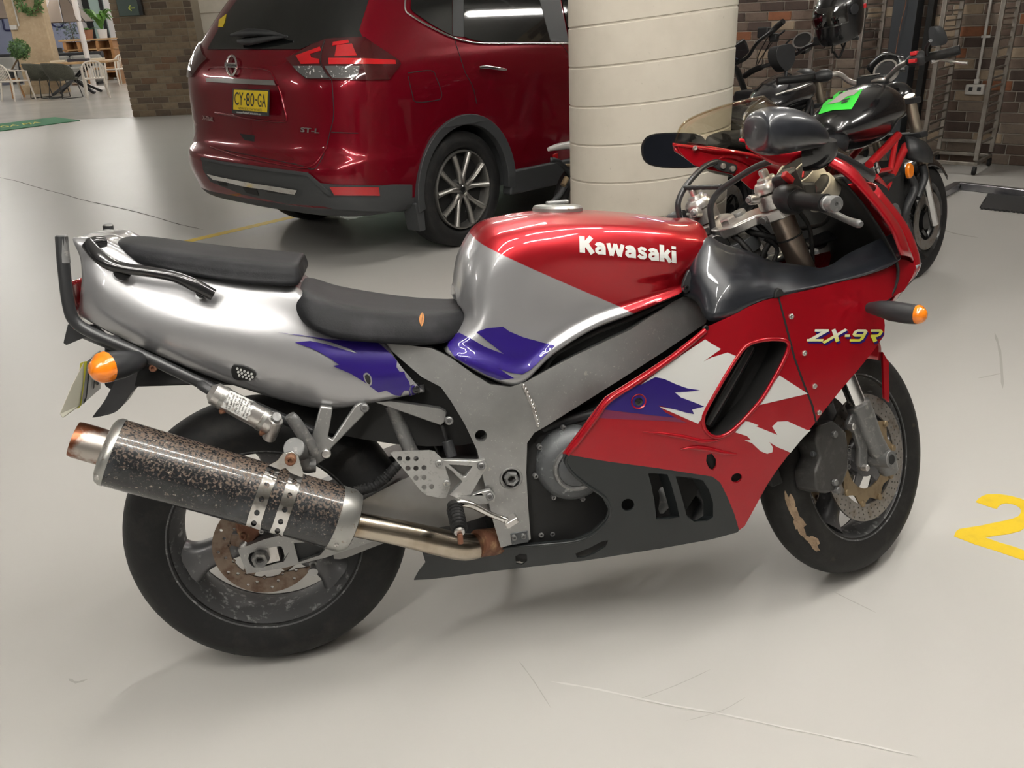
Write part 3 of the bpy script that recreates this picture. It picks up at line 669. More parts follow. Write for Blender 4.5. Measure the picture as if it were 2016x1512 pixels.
p, n = shT.hit(819, 766); bolt('bolt', B, 0, 0, 0, .008, MT['black_gloss'], tail, d=n, pos=p+n*.004, h=.003)
# undertray, mudguard and plate
mg = loft('mudguard', [[P(150, 640, -.10), P(260, 690, -.10), P(330, 705, -.09)], [P(140, 655, -.07), P(250, 700, -.06), P(330, 720, -.05)], [V((-.33, 0, .80)), V((-.21, 0, .79)), V((-.12, 0, .79))]], MT['plastic'], zx, 3, 3, th=.004)
plate('undertail_wing', B, [(133, 638), (186, 640), (205, 655), (186, 672), (168, 664), (130, 680), (124, 676)], -.09, .01, MT['plastic'], zx, bevel=.002)
plate('mudguard_stem', B, [(205, 668), (300, 712), (330, 705), (300, 735), (275, 760), (236, 780), (205, 760)], -.02, .03, MT['plastic'], zx, bevel=.004)
plate('mudguard_flap', B, [(236, 740), (300, 712), (297, 735), (262, 770), (240, 800), (222, 814), (186, 822), (184, 818), (205, 790), (220, 762)], -.055, .05, MT['plastic'], zx, bevel=.006, sm=3)
pl = plate('number_plate', B, [(158, 722), (178, 712), (200, 755), (198, 768), (156, 800)], -.06, .003, MT['label_white'], zx, bevel=0)
plM = None
q0, q1, q2, q3 = P(166, 716, -.10), P(198, 690, .02), P(198, 765, .02), P(157, 801, -.10)
bpy.data.objects.remove(pl)
pl = prism3('number_plate', [[q0, q1, q2, q3]], (-.004, 0, 0), MT['label_white'], zx, 0)
prism3('plate_edge', [[q0+V((-.001, -.002, .002)), P(172, 711, -.102), P(160, 797, -.102), q3+V((-.001, -.002, -.002))]], (-.006, 0, 0), MT['decal_yellow'], pl, 0)
text3('plate_text', 'J 15', q3+(q2-q3)*.12+(q0-q3)*.2+V((.002, 0, 0)), (q2-q3)*.8, (q0-q3)*.55, MT['ink'], pl, bold=.02)
prism3('plate_cover', [[P(165, 712, -.11), P(140, 760, -.14), P(117, 815, -.15), P(123, 824, -.15), P(156, 800, -.12), P(162, 760, -.12)]], (0, .006, 0), MT['white_plastic'], pl, .002)
# indicators
def blinker(pts, rs, lens, lrs, nm):
    t = tube(nm, pts, rs, MT['plastic'], zx, 14, 3)
    tube('lens', lens, lrs, MT['orange'], t, 14, 3); return t
blinker([P(285, 706, -.10), P(268, 711, -.17), P(240, 717, -.21), P(214, 722, -.235), P(208, 723, -.240)], [.011, .020, .0265, .0285, .0282], [P(209, 722.5, -.2385), P(198, 725, -.248), P(188, 725, -.256), P(178, 724, -.262)], [.0299, .0280, .021, .011], 'rear_indicator')
blinker([P(1712, 606, -.20), P(1735, 608, -.235), P(1755, 612, -.255), P(1785, 617, -.285), P(1806, 619, -.305)], [.012, .018, .0215, .0215, .0205], [P(1806.5, 619, -.3055), P(1812, 620, -.312), P(1820, 620, -.319), P(1825, 620, -.323)], [.0205, .019, .014, .006], 'front_indicator')
# luggage rails
for sg in (1, -1):
    pth = [P(121, 466, -.15), P(126, 530, -.155), P(135, 600, -.158), P(147, 632, -.158), P(180, 655, -.158), P(260, 690, -.158), P(400, 756, -.155), P(500, 800, -.15), P(618, 851, -.14)]
    rl = tube('luggage_rail', [V((p.x, p.y*sg, p.z)) for p in pth], .0112, MT['black_tube'], zx, 14)
    a, b = P(121, 463, -.15), P(127, 519, -.155)
    cyl('rail_spigot', V((a.x, a.y*sg, a.z)), V((b.x, b.y*sg, b.z)), .0105, MT['alu_dark'], rl, 16)
    if sg > 0:
        bolt('bolt', B, 302, 724, -.16, .008, MT['rust'], rl)
# grab rail on the tail
gr = tube('grab_rail', [P(173, 480, -.135), P(190, 500, -.15), P(215, 519, -.158), P(245, 528, -.162), P(300, 536, -.166), P(345, 545, -.168), P(380, 560, -.168), P(420, 581, -.163)], [(.010, .013), (.011, .014), (.011, .013), (.010, .011), (.010, .0105), (.010, .011), (.011, .013), (.010, .012)], MT['black_gloss'], zx, 16, 5, flat=(0, 1, 0))
tube('grab_return', [P(174, 481, -.135), P(190, 477, -.125), P(208, 476, -.115)], [.011, .012, .009], MT['black_gloss'], gr, 12)
cyl('grab_mount', P(237, 540, -.12), P(241, 535, -.16), .016, MT['black_gloss'], gr); cyl('grab_mount', P(395, 580, -.13), P(398, 575, -.165), .012, MT['black_gloss'], gr)
# --- seats
def seat(name, st, dz):
    rows = []
    for c in st:
        a = [P(*q) for q in c]; t = a[-1]
        rows.append([V((a[0].x, 0, a[0].z))]+a+[V((t.x, t.y*.55, t.z+dz*.8)), V((t.x, 0, t.z+dz))]+[V((t.x, -t.y*.55, t.z+dz*.8))]+[mir(p) for p in reversed(a)])
    f = rows[0]; l = rows[-1]
    def shrink(r, dx): 
        m = sum(r, V())/len(r); return [m+(p-m)*.35+V((dx, 0, 0)) for p in r]
    return loft(name, [shrink(f, -.004)]+rows+[shrink(l, .004)], MT['vinyl'], zx, 5, 4, cv=True, caps=True, ang=70)
s1 = seat('pillion_seat', [[(238, 497, -.05), (232, 487, -.062), (231, 478, -.058)], [(264, 517, -.095), (250, 502, -.11), (252, 484, -.10)], [(345, 536, -.125), (340, 522, -.135), (340, 500, -.122)], [(450, 554, -.135), (447, 540, -.145), (447, 514, -.13)], [(540, 563, -.14), (540, 547, -.15), (540, 522, -.132)], [(580, 562, -.13), (587, 548, -.135), (584, 524, -.115)], [(590, 556, -.09), (594, 543, -.09), (590, 528, -.075)]], .006)
s2 = seat('rider_seat', [[(574, 600, -.09), (568, 588, -.095), (576, 569, -.08)], [(600, 638, -.14), (590, 606, -.15), (604, 580, -.125)], [(655, 665, -.165), (648, 640, -.175), (656, 602, -.145)], [(740, 675, -.165), (738, 652, -.176), (742, 617, -.145)], [(830, 680, -.15), (830, 656, -.158), (830, 622, -.125)], [(885, 672, -.12), (893, 650, -.125), (890, 618, -.10)], [(912, 652, -.085), (928, 628, -.08), (920, 608, -.065)]], .004)
# --- tank
tk = [[(908, 592, -.075), (917, 603, -.095), (924, 625, -.112), (912, 650, -.125), (893, 676, -.135), (881, 692, -.13)],
      [(920, 536, -.10), (932, 570, -.122), (942, 615, -.135), (940, 650, -.145), (928, 685, -.15), (905, 713, -.145)],
      [(960, 482, -.122), (972, 525, -.142), (982, 585, -.148), (982, 645, -.15), (975, 695, -.156), (960, 744, -.15)],
      [(1020, 464, -.138), (1030, 510, -.155), (1036, 580, -.152), (1036, 650, -.152), (1030, 705, -.160), (1020, 758, -.15)],
      [(1088, 455, -.146), (1100, 498, -.165), (1106, 555, -.156), (1106, 605, -.150), (1098, 655, -.152), (1082, 702, -.146)],
      [(1160, 453, -.15), (1172, 502, -.170), (1182, 545, -.158), (1182, 580, -.150), (1174, 615, -.147), (1160, 651, -.142)],
      [(1240, 456, -.15), (1252, 505, -.170), (1262, 540, -.160), (1260, 562, -.15), (1252, 590, -.143), (1240, 620, -.138)],
      [(1310, 462, -.145), (1318, 502, -.163), (1325, 532, -.158), (1320, 550, -.15), (1310, 572, -.142), (1296, 596, -.135)],
      [(1364, 468, -.128), (1368, 495, -.142), (1362, 520, -.145), (1352, 540, -.142), (1342, 560, -.136), (1328, 582, -.128)],
      [(1390, 466, -.105), (1392, 480, -.12), (1380, 502, -.126), (1366, 523, -.128), (1352, 545, -.125), (1336, 574, -.122)]]
tkc = []
for c in tk:
    c = [P(*q) for q in c]; a = c[0]; dz = .034; tkc.append([V((a.x, 0, a.z+dz)), V((a.x, a.y*.5, a.z+dz*.85)), V((a.x, a.y*.8, a.z+dz*.5))]+c)
tkc[0] = [V((p.x-.004, p.y, p.z)) for p in tkc[0]]
TK = [c+[mir(p) for p in reversed(c)] for c in tkc]
def shr(r, k, dx):
    m = sum(r, V())/len(r); return [m+(p-m)*k+V((dx, 0, -.02*(1-k))) for p in r]
TKr = [shr(TK[0], .45, .01), shr(TK[0], .8, -.002)]+TK+[shr(TK[-1], .85, .012), shr(TK[-1], .4, .016)]
vsK, fsK, _, _ = grid(TKr, 6, 5)
shK = Sheet(B, vf=(vsK, fsK))
a, b = shK.hit(955, 484)[0], shK.hit(1244, 616)[0]; c_ = shK.hit(1100, 541)[0]
n_ = (b-a).cross(c_+V((0, .5, .03))-a).normalized()
if n_.z < 0: n_ = -n_
two_tone('tank_paint', 'silver', a, n_, (.40, .004, .012))
tank = mesh('fuel_tank', vsK, fsK, MT['tank_paint'], zx, ang=80)
cut('tank_flash', shK, [(886, 662), (905, 656), (930, 668), (955, 683), (992, 697), (978, 686), (955, 668), (938, 654), (958, 646), (990, 643), (1002, 652), (1030, 664), (1060, 672), (1092, 681), (1076, 698), (1060, 714), (1045, 728), (1028, 737), (1005, 734), (982, 726), (1000, 738), (1012, 745), (985, 747), (960, 738), (925, 720), (898, 704), (884, 688), (880, 676)], MT['purple'], tank, th=.0010, off=.0022, step=6, seglen=6)
stroke_sheet('brand_lettering', 'Kawasaki', shK, (1141, 497), (190, 21), (-1, -32), MT['decal_white'], tank, sag=-1, off=.0014, track=.0, bold=1.16)
cp = V((.70, .0, .985)); cp = shK.b.ray_cast(V((.715, 0, 1.3)), V((0, 0, -1)))[0]
fcap = lathe('filler_cap', [(0, .012), (.02, .012), (.045, .0105), (.052, .009), (.056, .004), (.056, -.006), (0, -.006)], cp, V((.06, 0, 1)), MT['muffler_cap'], tank, 40)
box('key_cover', cp+V((.0, 0, .016)), (.05, .018, .008), MT['alu_dark'], fcap, bevel=.003)
# tank lower trim
tube('tank_trim', [P(882, 700, -.14), P(905, 722, -.148), P(960, 754, -.15), P(1020, 766, -.148), P(1050, 748, -.144), P(1072, 728, -.14), P(1092, 698, -.138), P(1160, 660, -.136), P(1240, 627, -.132), P(1295, 603, -.13), P(1330, 588, -.124)], .006, MT['black'], tank, 10)
tube('tank_front_seal', [P(1337, 580, -.13), P(1346, 556, -.135), P(1362, 530, -.137), P(1382, 505, -.13), P(1396, 480, -.118)], .005, MT['plastic'], tank, 10)
# --- frame, right side traced, left mirrored
fo = [(752, 674, -.135), (800, 679, -.15), (850, 686, -.158), (890, 706, -.162), (930, 735, -.165), (965, 757, -.165), (1005, 762, -.165), (1035, 752, -.163), (1080, 727, -.16), (1130, 701, -.155), (1240, 650, -.148), (1325, 594, -.14), (1345, 584, -.135), (1362, 586, -.13), (1380, 600, -.13), (1393, 616, -.13), (1390, 636, -.135), (1310, 690, -.15), (1220, 748, -.165), (1150, 792, -.172), (1080, 836, -.178), (1052, 852, -.178), (1038, 872, -.176), (1036, 930, -.172), (1040, 1000, -.168), (1045, 1062, -.165), (986, 1078, -.165), (972, 1030, -.168), (950, 935, -.172), (940, 888, -.175), (915, 835, -.175), (888, 790, -.17), (868, 762, -.165), (830, 742, -.158), (795, 712, -.145)]
fr_sheet = Sheet(B, [[P(x, y, d) for x, d in zip((700, 800, 900, 960, 1040, 1130, 1240, 1340, 1440), dd)] for y, dd in
    ((560, (-.12, -.13, -.14, -.14, -.145, -.14, -.135, -.125, -.11)), (640, (-.125, -.145, -.15, -.15, -.15, -.146, -.143, -.135, -.12)), (700, (-.13, -.15, -.16, -.162, -.162, -.157, -.152, -.14, -.13)), (760, (-.135, -.158, -.168, -.172, -.178, -.172, -.165, -.15, -.14)), (830, (-.14, -.16, -.175, -.18, -.184, -.178, -.17, -.155, -.14)), (900, (-.14, -.16, -.178, -.18, -.18, -.178, -.17, -.155, -.14)), (1000, (-.14, -.16, -.172, -.172, -.172, -.17, -.165, -.15, -.14)), (1100, (-.14, -.16, -.165, -.165, -.165, -.165, -.16, -.15, -.14)))])
fh = [sm2(circ(947, 858, 12, 12), 1), circ(1006, 940, 18, 16)]
fra, frb = cut('frame_spar', fr_sheet, [q[:2] for q in fo], MT['alu'], zx, holes=fh, th=.035, off=0, mirror=0, step=16)
# raised hump of the pivot plate and weld seam
cut('weld_seam', fr_sheet, [(1026, 758), (1034, 756), (1052, 792), (1063, 832), (1056, 838), (1045, 800)], MT['alu_bright'], fra, th=.002, off=.0025, step=12)
for k in range(11):
    t = k/10; p, n = fr_sheet.hit(1031+28*t+4*sin(t*3), 760+76*t); ell('weld_bead', p+n*.002, (.0035, .003, .0055), MT['alu_bright'], fra, 8, 6)
cut('frame_dark_recess', fr_sheet, circ(1006, 940, 18, 16), MT['black'], fra, th=.002, off=-.03, step=30)
cut('frame_dark_recess', fr_sheet, circ(947, 858, 12, 12), MT['black'], fra, th=.002, off=-.03, step=30)
pv = fr_sheet.hit(1006, 941)[0]
lathe('pivot_nut', [(.0, -.012), (.008, -.012), (.009, .010), (.014, .012), (.017, .006), (.017, -.02)], pv, (0, -1, 0), MT['alu_dark'], fra, 6, ang=20)
lathe('pivot_ring', [(.021, -.02), (.021, .003), (.024, .004), (.026, .0), (.026, -.02)], pv, (0, -1, 0), MT['alu'], fra, 28, closed=True)
# subframe spar in front of the tail
plate('subframe_spar', B, [(738, 792), (770, 790), (868, 805), (880, 812), (876, 830), (868, 838), (760, 800)], -.150, .02, MT['alu'], zx, bevel=.002)
bolt('bolt', B, 884, 828, -.168, .009, MT['alu_dark'], zx)
# dark inner mass: engine cases, airbox, battery tray
loft('airbox', [[V((x, y*w, z)) for y, z in ((-1, z0), (-1, z1), (-.6, z1+.02), (.6, z1+.02), (1, z1), (1, z0))] for x, w, z0, z1 in ((.16, .10, .56, .74), (.30, .115, .52, .74), (.45, .12, .50, .70), (.60, .12, .52, .72), (.80, .115, .56, .78), (.98, .105, .62, .82), (1.10, .08, .66, .84))], MT['black'], zx, 2, 1, cv=True, caps=True)
eng = loft('engine_block', [[V((x, y*w, z)) for y, z in ((-1, z0+.02), (-1.02, (z0+z1)/2), (-1, z1), (1, z1), (1.02, (z0+z1)/2), (1, z0+.02), (.6, z0), (-.6, z0))] for x, w, z0, z1 in ((.50, .10, .24, .48), (.56, .14, .20, .52), (.68, .145, .19, .54), (.80, .145, .20, .58), (.90, .15, .22, .62), (1.00, .15, .34, .66), (1.08, .13, .42, .66))], MT['black'], zx, 2, 2, cv=True, caps=True)
loft('belly_tray', [[V((x, y*w, z)) for y, z in ((-1, z0), (-1, z1), (1, z1), (1, z0))] for x, w, z0, z1 in ((.38, .08, .20, .23), (.60, .12, .20, .26), (.95, .13, .22, .32), (1.05, .09, .26, .38))], MT['black'], zx, 2, 1, cv=True, caps=True)
cc0 = P(1128, 912, -.165)
cl = lathe('clutch_cover', [(0, .040), (.030, .040), (.040, .036), (.043, .030), (.050, .030), (.070, .022), (.082, .008), (.085, -.02), (.09, -.02), (.09, -.04), (0, -.04)], cc0, (0, -1, 0), MT['engine'], zx, 48)
lathe('cover_ring', [(.041, .036), (.045, .040), (.050, .038), (.052, .030)], cc0, (0, -1, 0), MT['alu_dark'], cl, 40, closed=True)
for k in range(8):
    a = 2*pi*k/8+.2; bolt('bolt', B, 0, 0, 0, .006, MT['alu_dark'], cl, pos=cc0+V((.087*cos(a), -.0, .087*sin(a))), h=.008)
tube('coolant_pipe', [P(1050, 860, -.13), P(1080, 840, -.14), P(1120, 826, -.145), P(1170, 815, -.14)], .012, MT['plastic'], zx, 10)
plate('side_stand_plate', B, [(1050, 1035), (1100, 1030), (1150, 1040), (1148, 1052), (1055, 1066)], -.14, .02, MT['engine'], zx, bevel=.003)
for x_, y_ in ((1065, 1052), (1087, 1050), (1012, 1058), (1030, 1055)): bolt('bolt', B, x_, y_, -.145 if x_ > 1045 else -.172, .0065, MT['alu_dark'], zx)
plate('frame_foot', B, [(1004, 1050), (1040, 1044), (1042, 1068), (1008, 1074)], -.170, .02, MT['engine'], zx, bevel=.003)
plate('drain_pan', B, [(1050, 975), (1190, 985), (1190, 1030), (1060, 1040)], -.12, .05, MT['engine'], zx, bevel=.01)
# radiator fan and hoses glimpsed in the fairing openings
tube('radiator_hose', [P(1290, 950, -.13), P(1310, 975, -.15), P(1300, 1000, -.14), P(1285, 1020, -.12)], .016, MT['alu_dark'], zx, 12)
tube('radiator_hose', [P(1340, 950, -.12), P(1375, 965, -.14), P(1390, 990, -.14), P(1370, 1020, -.12)], .014, MT['plastic'], zx, 12)
box('radiator', (1.13, 0, .45), (.03, .30, .28), MT['black'], zx, rot=M.Rotation(rad(-18), 3, 'Y'), bevel=.004)
# --- side fairing sheet
FX = (720, 840, 1000, 1150, 1300, 1420, 1520, 1600, 1680, 1750, 1830)
FB = {480: .215, 560: .228, 640: .238, 720: .245, 800: .246, 880: .242, 960: .228, 1040: .202, 1100: .172, 1160: .125, 1220: .07}
FR = {720: .05, 840: .035, 1000: .02, 1150: .005, 1300: 0, 1420: 0, 1520: .004, 1600: .018, 1680: .038, 1750: .072, 1830: .13}
frows = [[P(x, y, -max(.02, b_-FR[x]*(1+.5*(y > 900)))) for x in FX] for y, b_ in FB.items()]
shF = Sheet(B, frows, 6, 6)
f_out = [(1390, 645), (1410, 636), (1440, 622), (1475, 603), (1505, 591), (1531, 585), (1545, 640), (1562, 705), (1580, 755), (1597, 798), (1605, 832), (1580, 862), (1555, 892), (1530, 925), (1510, 955), (1490, 992), (1466, 1036), (1452, 1048), (1400, 1062), (1300, 1080), (1150, 1104), (1000, 1121), (900, 1134), (850, 1140), (815, 1142), (824, 1126), (838, 1108), (833, 1092), (830, 1084), (850, 1088), (900, 1086), (980, 1077), (1060, 1070), (1130, 1063), (1165, 1047), (1192, 1022), (1198, 1003), (1186, 980), (1150, 955), (1122, 930), (1108, 908), (1112, 888), (1140, 850), (1168, 812), (1192, 782), (1240, 752), (1320, 700)]
h_vent = [(1490, 672), (1520, 668), (1545, 670), (1553, 682), (1540, 715), (1520, 752), (1500, 785), (1475, 815), (1445, 845), (1420, 860), (1400, 858), (1386, 842), (1385, 818), (1402, 785), (1425, 745), (1450, 705), (1468, 682)]
h_a = [(1276, 932), (1296, 932), (1314, 934), (1322, 955), (1332, 990), (1338, 1018), (1315, 1022), (1292, 1022), (1288, 985), (1282, 955)]
h_b = [(1330, 938), (1360, 940), (1384, 946), (1396, 965), (1404, 990), (1404, 1018), (1392, 1026), (1366, 1027), (1352, 1016), (1344, 985), (1336, 958)]
h_s = [(1392, 895), (1402, 893), (1410, 905), (1410, 918), (1404, 926), (1396, 922), (1390, 908)]
h_o = circ(1450, 941, 11, 12, 9, -.5); h_o2 = circ(1236, 994, 13, 14, 12, -.4); h_o3 = [(1014, 1096), (1024, 1090), (1037, 1092), (1038, 1104), (1028, 1112), (1016, 1110)]
h_o4 = [(1132, 1090), (1158, 1080), (1185, 1066), (1197, 1064), (1192, 1076), (1170, 1090), (1150, 1098), (1136, 1098)]
a_, b_ = shF.hit(1110, 890)[0], shF.hit(1425, 962)[0]
mat('red_shaded', (.36, .0035, .011), .28, .35, .75, spec=.15)  # copy of the tank's red, darkened in colour to stand in for shade
# red upper part, charcoal belly part (one moulding in two colours, joined along the paint line)
red_out = [q for q in f_out if True]
line = [(1108, 893), (1140, 899), (1200, 909), (1290, 921), (1375, 934), (1402, 938), (1418, 950), (1432, 978), (1446, 1012), (1455, 1044)]
i0 = f_out.index((1466, 1036)); i1 = f_out.index((1112, 888))
red_poly = f_out[:i0+1]+[(1455, 1044)]+[q for q in reversed(line[:-1])]+f_out[i1:]
bel_poly = line+f_out[i0+1:i1]
h_vs = sm2(h_vent, 2)
sf, sfm = cut('side_fairing', shF, red_poly, MT['red_shaded'], zx, holes=[h_vs, h_s, h_o], th=.004, mirror=0, step=14)
bf_, bfm = cut('belly_fairing', shF, bel_poly, MT['belly'], zx, holes=[h_a, h_b, h_o2, h_o3, h_o4], th=.004, mirror=0, step=14)
tube('vent_lip', onpath(shF, h_vs+h_vs[:1], .0, 1)[:-1], .0045, MT['red_shaded'], sf, 8, 1, closed=True)
def ductwall(px_loop, depth, m, nm, parent):
    a = onpath(shF, px_loop, -.003, 1); n = len(a); b = [p+V((-.01, depth, -.01)) for p in a]
    return mesh(nm, a+b, [(i, (i+1) % n, n+(i+1) % n, n+i) for i in range(n)], m, parent)
ductwall(h_vs, .07, MT['black'], 'vent_duct', sf)
cut('vent_back', shF, [(1470+(x-1470)*1.04, 765+(y-765)*1.04) for x, y in h_vs], MT['black'], sf, th=.002, off=-.07, step=40)
tube('vent_tube', [shF.hit(1495, 690)[0]+V((0, .05, 0)), shF.hit(1445, 775)[0]+V((0, .045, 0)), shF.hit(1405, 845)[0]+V((0, .045, 0))], .018, MT['black_gloss'], sf, 12)
for h in (h_a, h_b): ductwall(h, .03, MT['belly'], 'vent_duct', bf_)
for h in (h_s, h_o): cut('hole_backing', shF, [(sum(q[0] for q in h)/len(h)+(x-sum(q[0] for q in h)/len(h))*1.5, sum(q[1] for q in h)/len(h)+(y-sum(q[1] for q in h)/len(h))*1.5) for x, y in h], MT['black'], sf, th=.002, off=-.012, step=20)
# raised rim along the rear edge of the fairing
tube('fairing_rim', onpath(shF, [(1388, 650), (1320, 706), (1245, 757), (1198, 788), (1172, 822), (1145, 858), (1117, 893)], .002, 4), .006, MT['red_shaded'], sf, 8, 1)
tube('fairing_rim', onpath(shF, [(1118, 895), (1114, 910), (1128, 932), (1155, 954), (1190, 978), (1202, 1003), (1196, 1024), (1168, 1050), (1132, 1066), (1060, 1073), (980, 1080), (900, 1089), (838, 1090)], .0, 3), .0035, MT['belly'], bf_, 8, 1)
# fairing graphics
W = MT['decal_white']
cut('white_panel', shF, [(1388, 668), (1400, 676), (1419, 687), (1384, 712), (1400, 704), (1432, 694), (1449, 701), (1425, 745), (1402, 786), (1385, 818), (1374, 834), (1355, 826), (1330, 815), (1296, 800), (1330, 806), (1350, 812), (1366, 815), (1362, 806), (1386, 800), (1372, 794), (1340, 782), (1310, 780), (1282, 772), (1262, 768), (1262, 757), (1300, 728), (1340, 700)], W, sf, th=.0006, off=.0010, step=9, seglen=8)
cut('purple_fade', shF, [(1262, 757), (1290, 742), (1308, 746), (1330, 756), (1352, 764), (1378, 768), (1350, 771), (1328, 772), (1340, 782), (1372, 794), (1386, 800), (1362, 806), (1366, 815), (1350, 812), (1330, 806), (1296, 798), (1310, 812), (1330, 822), (1290, 818), (1240, 812), (1190, 806), (1175, 808), (1195, 783), (1235, 760)], MT['purple'], sf, th=.0006, off=.0014, step=9, seglen=8)
mat('violet_fade', (.17, .006, .055), .3, .2, 1.)
cut('purple_fade_edge', shF, [(1175, 808), (1190, 806), (1240, 812), (1290, 818), (1330, 822), (1352, 832), (1300, 828), (1240, 826), (1165, 822)], MT['violet_fade'], sf, th=.0005, off=.0008, step=9)
cut('white_wedge', shF, [(1534, 739), (1590, 775), (1491, 798), (1508, 775)], W, sf, th=.0006, off=.0010, step=9)
cut('white_splash', shF, [(1466, 829), (1474, 830), (1493, 837), (1488, 839), (1508, 847), (1530, 856), (1520, 840), (1530, 830), (1550, 829), (1565, 836), (1590, 847), (1596, 846), (1580, 862), (1556, 891), (1545, 886), (1530, 880), (1514, 870), (1521, 880), (1520, 890), (1510, 893), (1497, 888), (1480, 872), (1466, 867), (1478, 866), (1470, 858), (1447, 851)], W, sf, th=.0006, off=.0010, step=8, seglen=8)
# scoop creases
tube('scoop_crease', onpath(shF, [(1180, 880), (1260, 873), (1330, 878), (1385, 886)], .0, 4), [.001, .003, .005, .003], MT['red_shaded'], sf, 8, 1) if False else None
sc1 = onpath(shF, [(1340, 884), (1365, 881), (1390, 883), (1420, 890), (1450, 894)], .001, 4)
tube('scoop_crease', sc1, [.0012+.0045*sin(pi*k/(len(sc1)-1)) for k in range(len(sc1))], MT['red_shaded'], sf, 8, 1)
sc2 = onpath(shF, [(1265, 850), (1300, 853), (1345, 860), (1380, 868), (1410, 866), (1440, 852)], .0005, 4)
tube('scoop_crease', sc2, [.001+.004*sin(pi*k/(len(sc2)-1)) for k in range(len(sc2))], MT['red_shaded'], sf, 8, 1)
def screw(px, py, sh, par, r=.0065, m='alu_dark'):
    p, n = sh.hit(px, py); return bolt('screw', B, 0, 0, 0, r, MT[m], par, d=n, pos=p+n*.001, h=.003)
for x_, y_ in ((1557, 623), (1583, 695), (1603, 760), (1612, 812)): screw(x_, y_, shF, sf, .0058, 'alu_bright')
screw(1389, 646, shF, sf, .006, 'black_gloss')
p, n = shF.hit(1257, 790); lathe('screw_cup', [(.008, -.004), (.013, .001), (.016, .003), (.017, .0)], p, n, MT['red_shaded'], sf, 24, closed=True); screw(1257, 790, shF, sf, .0085, 'black_gloss')
# --- upper fairing (cowl), right half to the nose, mirrored
u_out = [(1533, 584), (1600, 569), (1660, 554), (1710, 541), (1748, 528), (1766, 518), (1772, 510), (1785, 512), (1800, 520), (1803, 527), (1796, 545), (1780, 572), (1760, 583), (1745, 592), (1740, 620), (1742, 640), (1741, 660), (1720, 690), (1690, 727), (1655, 768), (1625, 805), (1607, 830), (1599, 798), (1582, 755), (1564, 705), (1547, 640)]
_c0 = shF.hit(1660, 660)[0]; two_tone('zx_paint', 'decal_yellow', _c0, V((0, 0, 1)), (.66, .66, .56))
_g = [n for n in MT['zx_paint'].node_tree.nodes if n.type == 'MAP_RANGE'][-1]; _g.inputs[1].default_value = -.010; _g.inputs[2].default_value = .008
uf, ufm = cut('upper_fairing', shF, u_out, MT['red_shaded'], zx, th=.004, mirror=0, step=14)
cut('fairing_joint', shF, [(1531, 585), (1534, 584), (1549, 640), (1566, 705), (1584, 755), (1601, 798), (1607.5, 830), (1605, 832), (1597, 798), (1580, 755), (1562, 705), (1545, 640)], MT['black'], uf, th=.001, off=.0006, step=30)
stroke_sheet('model_lettering', 'ZX-9R', shF, (1590, 676), (147, 0.5), (4, -24), MT['purple'], uf, shear=.28, off=.0010, track=.03)
stroke_sheet('model_lettering', 'ZX-9R', shF, (1587, 672), (147, 0.5), (4, -24), MT['zx_paint'], uf, shear=.28, off=.0017, track=.03)
# --- cowl, screen, cockpit
Tq = [V((1.055, -.19, 1.102)), V((1.15, -.18, 1.085)), V((1.244, -.165, 1.065)), V((1.34, -.135, 1.028)), P(1718, 383, -.10), P(1768, 445, -.085), P(1797, 515, -.075)]
Lq = [V((1.065, -.20, 1.085)), V((1.135, -.205, 1.045)), P(1582, 308, -.19), P(1652, 336, -.195), P(1708, 388, -.195), P(1752, 446, -.185), P(1774, 502, -.168)]
def bulge(a, b, k): return (a+b)/2+V((.2, -1, .4)).normalized()*k
rowsU = [[L_, bulge(L_, T_, .010), T_] for L_, T_ in zip(Lq, Tq)]
for sg in (1, -1):
    o = loft('cowl_rim', [[V((p.x, p.y*sg, p.z)) for p in r] for r in rowsU], MT['red'], zx, 5, 4, th=.006)
    if sg > 0: cowlR = o
    else: cowlL = o
Cq = [V((1.455, 0, .985)), P(1772, 450, -.0), P(1795, 517, 0), P(1780, 548, 0), P(1752, 572, 0), P(1715, 620, 0)]
Tn = Tq[4:]+[P(1790, 542, -.10), P(1768, 570, -.12), P(1736, 620, -.14)]
nose = loft('nose_cowl', [[t, (t*.5+c*.5)+V((.012, t.y*.12, .004)), c, (mir(t)*.5+c*.5)+V((.012, -t.y*.12, .004)), mir(t)] for t, c in zip(Tn, Cq)], MT['red'], zx, 5, 5, th=.005)
mat('head_glass', (.25, .26, .27), .06, .2, 1.)
_nb = BVHTree.FromPolygons([v.co[:] for v in nose.data.vertices], [tuple(f.vertices) for f in nose.data.polygons])
hl_rows = []
for z in (.79, .765, .74, .715):
    r_ = []
    for y in (-.075, -.05, -.025, 0, .025, .05, .075):
        h_ = _nb.ray_cast(V((3, y, z)), V((-1, 0, 0)))[0]; r_.append((h_ or V((1.55, y, z)))+V((.004, 0, 0)))
    hl_rows.append(r_)
loft('headlight', hl_rows, MT['head_glass'], zx, 3, 3, th=.004)
hs_ = [[(1.06, -.19, 1.102), (1.078, -.168, 1.150), (1.14, -.10, 1.178), (1.195, 0, 1.190)], [(1.15, -.18, 1.087), (1.165, -.158, 1.122), (1.21, -.09, 1.145), (1.25, 0, 1.155)], [(1.244, -.165, 1.067), (1.25, -.142, 1.088), (1.29, -.08, 1.105), (1.32, 0, 1.10)], [(1.34, -.135, 1.03), (1.345, -.12, 1.042), (1.37, -.065, 1.052), (1.39, 0, 1.04)], [(1.42, -.085, .995), (1.428, -.062, 1.0), (1.445, -.03, 1.0), (1.455, 0, .99)]]
scr = loft('windscreen', [[V(p) for p in r]+[mir(p) for p in reversed(r[:-1])] for r in hs_], MT['screen'], zx, 5, 5, th=.003)
tube('screen_edge', [V(p) for p in hs_[0]]+[mir(p) for p in reversed(hs_[0][:-1])], .003, MT['screen'], scr, 8)
